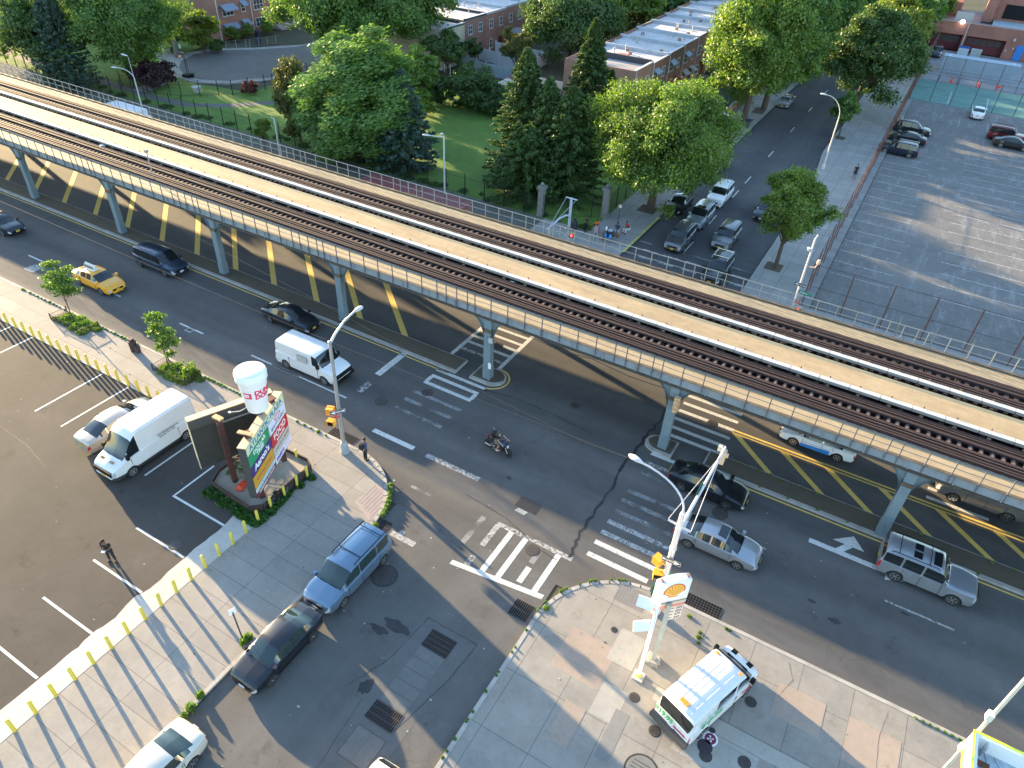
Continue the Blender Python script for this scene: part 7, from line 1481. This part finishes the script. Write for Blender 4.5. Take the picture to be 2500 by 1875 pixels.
def vents(par, x0, x1, y0, y1, z, seed, n=5):
    r = random.Random(seed); 
    for k in range(n):
        x = r.uniform(x0,x1); y = r.uniform(y0,y1); q = r.random()
        if q < .5: MB().tube([(x,y,z),(x,y,z+r.uniform(.4,.9))], .09, 7).lathe([(.15,0),(.17,.12),(.05,.2)], (x,y,z+.5), n=8).obj('roof_vent', P('vent_grey', (.4,.4,.4), .6), par)
        elif q < .8: MB().box(x-.2,x+.2,y-.2,y+.2,z,z+.4).obj('chimney', P('chimney_brown', (.3,.2,.15), .8), par)
        else: MB().lathe([(.02,-.02),(.3,.05),(.32,.1)], n=10, T=frame((x,y,z+.6),(0,1,0),(.3,0,1))).tube([(x,y,z),(x,y,z+.6)], .03, 5).obj('satellite_dish', P('dish', (.45,.45,.46), .5), par)
# brick row right of the lawn: ten houses stepping up the side street
ords = ['first','second','third','fourth','fifth','sixth','seventh','eighth','ninth','tenth']
y = 93.1
for k in range(10):
    y1 = y+6.3; h = 6.35+(.35 if k == 0 else .12*k); bm = (BR3,BR1,BR2)[k%3] if k else BR3
    t = thing('row_house', 'flat-roofed brick row house on the side street, %s from the park end' % ords[k], 'house', (0,0,.1), 0, 'brick row houses on the side street')
    MB().box(-45.2,-35.0,y,y1,0,h-.28 if k else h-.55).obj('wall', bm, t)
    zr = h-.28 if k else h-.55
    rf = MB().box(-45.1,-35.15,y+.05,y1-.05,zr-.02,zr+.03).obj('roof', RF1 if k != 0 else P('roof_grey_first', (.33,.31,.30), .85, noise=(.5,.2)), t)
    MB().box(-45.2,-44.95,y,y1,zr,h+.05).obj('parapet', bm, t); MB().box(-35.2,-34.94,y,y1,zr,h).obj('parapet', bm, t); MB().box(-35.25,-34.9,y,y1,h,h+.07).obj('coping', P('coping_white', (.55,.54,.55), .7), t)
    MB().box(-45.3,-35.15,y1-.34,y1-.0,zr,h+.22).obj('party_wall', RF2 if k else RFD, t)
    if k == 0: MB().box(-45.2,-35,y-.25,y,0,h+.05).obj('end_wall', BR3, t)
    vents(t, -44,-36.5, y+.8, y1-1.0, zr, 50+k, 6 if k else 2)
    if k == 1: MB().box(-40.8,-39.3,y+1.0,y+2.0,zr,zr+.45).obj('roof_hatch', P('hatch_red', (.38,.13,.09), .7), t)
    n_ = (1,0,0)
    if k < 8:
        window(t, (-34.98,y+1.6,4.6), n_, 1.5,1.2); window(t, (-34.98,y+4.6,4.6), n_, .9,1.2); window(t, (-34.98,y+1.7,1.7), n_, 1.6,1.3)
        MB().box(-35,-34.93,y+4.3,y+5.2,.3,2.4).obj('door', DRD, t); MB().tube([(-34.85,y+.1,0),(-34.85,y+.1,h)], .05, 5).obj('downpipe', WF, t)
        am = (AW1,AW3,AW2,AW3)[k%4]
        awning(t, (-34.97,y+4.7,2.9), n_, 1.5 if k != 4 else 3.4,1.1 if k != 4 else 2.4,.45,am if k != 4 else P('canopy_teal', (.22,.28,.26), .6))
        if k in (1,2,3,5,6): awning(t, (-34.97,y+1.6,5.5), n_, 1.8,.7,.5,AW1 if k != 5 else AW3); awning(t, (-34.97,y+1.7,2.9), n_, 1.8,.9,.5,am)
        MB().box(-34.9,-33.3,y+4.1,y+5.4,0,.3).obj('stoop', P('stoop', (.3,.28,.26), .9), t)
    y = y1
# rear facade row in the centre: cream end house then brick houses
rows = [(98.9,105.3,BRC,'cream brick end house of the centre row',6.0),(105.3,111.8,BR2,'brown-red brick house next to the cream end house',6.5),(111.8,118.3,BR1,'bright red brick house in the middle of the centre row',6.5),(118.3,124.8,BR1,'red brick house fourth along the centre row',6.7),(124.8,131.3,BR2,'brown brick house fifth along the centre row',6.7),(131.3,137.8,BR2,'brick house at the far end of the centre row',6.9)]
for k,(y0,y1,bm,lb,h) in enumerate(rows):
    t = thing('row_house', lb, 'house', (0,0,.1), 0, 'houses of the centre row'); MB().box(-80.2,-69.6,y0,y1,0,h-.25).obj('wall', bm, t); MB().box(-80.1,-69.75,y0+.05,y1-.05,h-.27,h-.2).obj('roof', RF1, t)
    MB().box(-69.85,-69.55,y0,y1,h-.25,h+.02).obj('parapet', RFD if k in (0,1) else RF2, t); MB().box(-80.2,-69.85,y1-.3,y1,h-.25,h+.15).obj('party_wall', RFD if k in (0,1) else RF2, t); MB().box(-69.9,-69.5,y0,y1,h+.02,h+.08).obj('coping', P('coping_white', (.55,.54,.55), .7), t); vents(t,-79,-71,y0+1,y1-1,h-.2,70+k,4)
    if k == 0: MB().box(-80.2,-69.6,y0-.2,y0,0,h).obj('end_wall', P('pale_render', (.5,.43,.36), .8, noise=(1,.1)), t); window(t, (-69.58,102.8,3.9), (1,0,0), 1.3,1.3); window(t,(-69.58,100.5,1.5),(1,0,0),1.1,1.1)
    else:
        window(t, (-69.58,y0+1.6,4.7), (1,0,0), .95,1.25); window(t, (-69.58,y0+4.7,4.7), (1,0,0), .95,1.25); window(t, (-69.58,y0+1.7,1.6), (1,0,0), .95,1.25)
        MB().box(-69.6,-69.53,y0+4.2,y0+5.2,.1,2.3).obj('door', DRD, t)
    if k in (0,3): awning(t, (-69.5,y0+2.6,2.8), (1,0,0), 3.2,2.3,.5,AW4 if k == 0 else AW3)
t = thing('garden_canopy', 'second brown patio awning on posts behind the cream house', 'awning', (-67.2,96.8,.1)); MB().box(-1.6,1.6,-1.5,1.5,2.3,2.42).obj('roof', AW4, t)
for a,b in ((-1.5,-1.4),(1.5,-1.4),(-1.5,1.4),(1.5,1.4)): MB().box(a-.05,a+.05,b-.05,b+.05,0,2.3).obj('post', WF, t)
# upper left brick houses
yy0 = [(90.0,97.4,'brick end house with blue awnings and plain side wall at the upper left',0),(97.4,104.9,'brick house with dark door and concrete steps at the upper left',1),(104.9,112.4,'grey-fronted brick house mostly hidden behind the large spreading tree',2)]
for y0,y1,lb,k in yy0:
    t = thing('brick_house', lb, 'house', (0,0,.1), 0, 'brick houses at the upper left'); X = -109.5; wallm = BR1 if k < 2 else P('grey_cladding', (.33,.37,.42), .7, noise=(1,.1))
    MB().box(-130,X,y0,y1,0,7.4).obj('wall', wallm, t); MB().box(-130.2,X+.2,y0-.1 if k == 0 else y0,y1,7.4,7.6).obj('roof', RF1, t); n_ = (1,0,0)
    MB().tube([(X+.1,y0+.1,0),(X+.1,y0+.1,7.4)], .09, 5).obj('downpipe', P('pipe_white', (.6,.58,.56), .5), t)
    if k == 0:
        window(t, (X+.02,y0+2.4,4.2), n_, 2.3,1.1,3); window(t, (X+.02,y0+5.8,4.4), n_, .8,1.1,1); window(t, (X+.02,y0+2.4,1.3), n_, 2.3,1.2,3); window(t, (X+.02,y0+5.6,1.2), n_, .8,1.1,1)
        awning(t, (X+.03,y0+2.4,5.35), n_, 2.9,1.2,.75,AW1); awning(t, (X+.03,y0+5.8,5.5), n_, 1.2,1.0,.6,AW1); awning(t, (X+.03,y0+2.4,2.4), n_, 2.9,1.3,.7,AW1); awning(t, (X+.03,y0+5.7,2.6), n_, 1.6,1.3,.7,AW1)
    else:
        window(t, (X+.02,y0+1.9,4.5), n_, 2.1,1.5,3); window(t, (X+.02,y0+5.6,4.9), n_, .8,1.2,1); window(t, (X+.02,y0+1.9,1.7), n_, 2.1,1.3,3); MB().box(X,X+.08,y0+5.1,y0+6.0,.7,3.0).obj('door', DRD, t); MB().box(X,X+.12,y0+6.0,y0+6.15,.7,3.1).box(X,X+.12,y0+4.95,y0+6.15,3.0,3.12).obj('door_frame', WF, t)
        for s in range(4): MB().box(X,X+2.0-s*.45,y0+4.9,y0+6.4,.0+s*.18,.18+s*.18).obj('step', P('stoop', (.3,.28,.26), .9), t)
# school building, top right
t = thing('school_building', 'long red brick school building with recessed garage bays at the top right', 'school', (0,0,.1)); SX0, SX1 = -6.7, 60
MB().box(SX0,SX1,176.6,200,0,3.9).obj('wall', BRS, t); MB().box(SX0,SX1,175.3,176.6,3.0,5.1).obj('wall', BRS, t); MB().box(SX0,SX0+.55,175.3,200,3.9,5.1).obj('wall', BRS, t)
for a,b in ((SX0,-5.9),(.05,.7),(7.6,16)): MB().box(a,b,175.3,176.6,0,3.0).obj('pier', BRS, t)
MB().box(SX0+.55,SX1,176.6,200,3.9,4.0).obj('roof', P('school_roof', (.28,.25,.25), .85, noise=(.25,.25,(.34,.25,.22))), t); MB().box(SX0-.05,SX1,175.22,175.5,5.1,5.18).box(SX0-.05,SX0+.6,175.5,200,5.1,5.18).obj('coping', P('coping_stone', (.38,.30,.25), .8), t)
for a,b in ((-5.9,.05),(.7,7.6)):
    w_ = MB()
    for i in range(5): q = a+.4+i*(b-a-.8)/5; w_.box(q,q+.9,176.5,176.56,1.5,2.5)
    w_.obj('garage_windows', P('window_dim', (.05,.05,.055), .4), t); MB().box(a+.1,b-.1,176.54,176.59,.05,2.8).obj('garage_door', P('garage_red', (.12,.02,.025), .7), t)
MB().box(9.6,10.9,175.2,175.3,0,2.6).obj('door', P('door_bright_blue', (.02,.18,.55), .5), t)
MB().box(8.6,8.95,175.1,175.3,3.2,3.6).box(9.0,9.2,175.1,175.3,1.8,2.1).box(7.9,8.1,175.1,175.3,1.3,1.6).obj('wall_box', P('wall_box', (.5,.5,.52), .6), t)
MB().box(.3,.45,175.1,175.3,0,5.1).obj('drainpipe', LSTEEL, t)
MB().box(2.2,4.0,185.5,200,4.0,9.5).obj('stair_tower', BRS, t); MB().box(2.2,4.0,185.3,185.5,4.0,4.3).obj('tower_base', DARK, t); MB().box(4.0,SX1,187.5,200,4.0,9.0).obj('upper_storey', BRS, t)
MB().box(4.3,11,178.5,187.4,4.02,4.6).obj('grey_roof', P('metal_roof', (.34,.39,.42), .6, noise=(.6,.1)), t); MB().box(5.5,9.5,187.42,187.5,5.0,7.5).obj('louvre', BLACK, t)
MB().box(-2.5,.6,182,182.2,4.0,6.0).box(-1.5,-.8,179.5,180.3,4.0,4.5).box(-1.3,.2,184,185.2,4.0,4.3).obj('roof_units', P('unit_grey', (.40,.39,.38), .6), t)
MB().box(-6.1,-2.2,189,200,4.0,6.6).obj('rear_wing', BRS, t)
fl_ = thing('flood_lamp', 'bright round white lamp on the edge of the school roof', 'lamp', (-.9,175.15,5.1)); MB().lathe([(.05,0),(.34,.12),(.38,.3),(.3,.5),(.05,.58)], n=14).obj('globe', P('lamp_glow', (.9,.9,.85), .3, emit=(1,.97,.85), emis=6), fl_)
fl_ = thing('flood_lamp', 'small white lamp on the left corner of the school parapet', 'lamp', (-6.9,175.3,4.6)); MB().lathe([(.05,0),(.18,.08),(.16,.3),(.05,.35)], n=10).obj('globe', P('lamp_white', (.8,.78,.75), .3), fl_)
t = thing('storage_container', 'long pale blue-grey storage container in the school yard', 'shipping container', (4.4,157,.05)); CG = P('container_blue_grey', (.28,.35,.42), .6, noise=(.8,.12)); c_ = MB().box(-6,6,-1.3,1.3,0,2.6)
for i in range(30): c_.box(-5.9+i*.4,-5.75+i*.4,-1.34,-1.3,.1,2.5)
c_.obj('body', CG, t); MB().box(-6.0,6.0,-1.3,1.3,2.6,2.63).obj('roof', P('container_roof', (.30,.37,.44), .6, noise=(1,.1)), t); MB().box(-5.3,-4.9,-1.0,1.0,2.63,2.66).box(4.7,5.1,-1.0,1.0,2.63,2.66).obj('roof_panels', P('roof_panel_pale', (.45,.52,.6), .6), t)
t = thing('blue_skip', 'blue and white waste container against the school wall', 'waste container', (1.1,173.2,.05)); MB().prism([(-.9,-.7),(.9,-.7),(.9,.7),(-.9,.7)],0,1.2).obj('body', P('skip_white', (.45,.5,.55), .6), t); MB().box(-.95,.95,.0,.75,1.2,1.5).obj('lid', P('skip_blue', (.02,.10,.32), .5), t)
t = thing('grey_skip', 'pale grey waste container right of the blue one', 'waste container', (3.3,173.4,.05)); MB().box(-.9,.9,-.7,.7,0,1.2).obj('body', P('skip_grey', (.33,.38,.39), .7, noise=(2,.2)), t); MB().box(-.95,.95,-.75,.75,1.2,1.28).obj('lid', P('skip_lid', (.4,.45,.46), .6), t)
t = thing('blue_bin', 'small teal bin by the fence in the school yard', 'bin', (-5.6+2,170.5,.05)); MB().box(-.45,.45,-.4,.4,0,1.0).obj('body', P('teal_bin', (.08,.22,.28), .6), t); MB().box(-.48,.48,-.43,.43,1.0,1.08).obj('lid', P('teal_bin', (.08,.22,.28), .6), t)
CO_ = P('cone_orange', (.8,.06,.03), .5)
for k,(x,y_,l) in enumerate(((1.0,148.6,'left upright orange traffic cone beyond the green court'),(5.1,149.0,'middle orange traffic cone beyond the green court'),(7.8,149.0,'right orange traffic cone lying tilted beyond the green court'))):
    t = thing('traffic_cone', l, 'traffic cone', (x,y_,.05)); MB().lathe([(.26,.03),(.22,.1),(.05,.9),(.03,.92)], n=10).obj('cone', CO_, t); MB().box(-.32,.32,-.32,.32,0,.04).obj('base', CO_, t)
    if k == 2: t.rotation_euler = (0,R_(80),R_(20)); t.location.z = .35
for k,(x,y_) in enumerate(((-23.6,98.2),(-23.4,92.6),(-24.6,88.5))):
    t = thing('gate_lamps', ['pair of white globe lamps on the farthest garden pier','white globe lamps on the middle brick garden pier','white globe lamps half hidden behind the round tree'][k], 'lamp', (x,y_,.12)); MB().box(-.3,.3,-.3,.3,0,1.7).obj('pier', BR1, t)
    for a in (-.35,0,.35): MB().lathe([(.05,0),(.16,.1),(.16,.25),(.05,.35)], (a,0,1.95+.1*(a==0)), n=9).obj('globe', P('globe_white', (.72,.74,.8), .3), t)
    MB().tube([(-.35,0,1.95),(0,0,1.75),(.35,0,1.95)], .03, 5).obj('bracket', DARK, t)
t = thing('garden_wall', 'low brick garden wall along the side street pavement', 'wall', (-25.2,90.2,.1)); MB().box(-.15,.15,0,60,0,.8).obj('wall', BR1, t); MB().box(-.2,.2,0,60,.8,.88).obj('coping', P('coping_stone', (.38,.30,.25), .8), t)
t = thing('blue_bin', 'dark blue bin beside the trunk on the side street pavement', 'bin', (-21.2,101.8,.12)); MB().box(-.3,.3,-.3,.3,0,1.0).obj('body', P('bin_blue', (.02,.03,.07), .5), t); MB().box(-.33,.33,-.33,.33,1.0,1.06).obj('lid', P('bin_blue', (.02,.03,.07), .5), t)
# distant off-frame blocks that shade the scene from the low sun
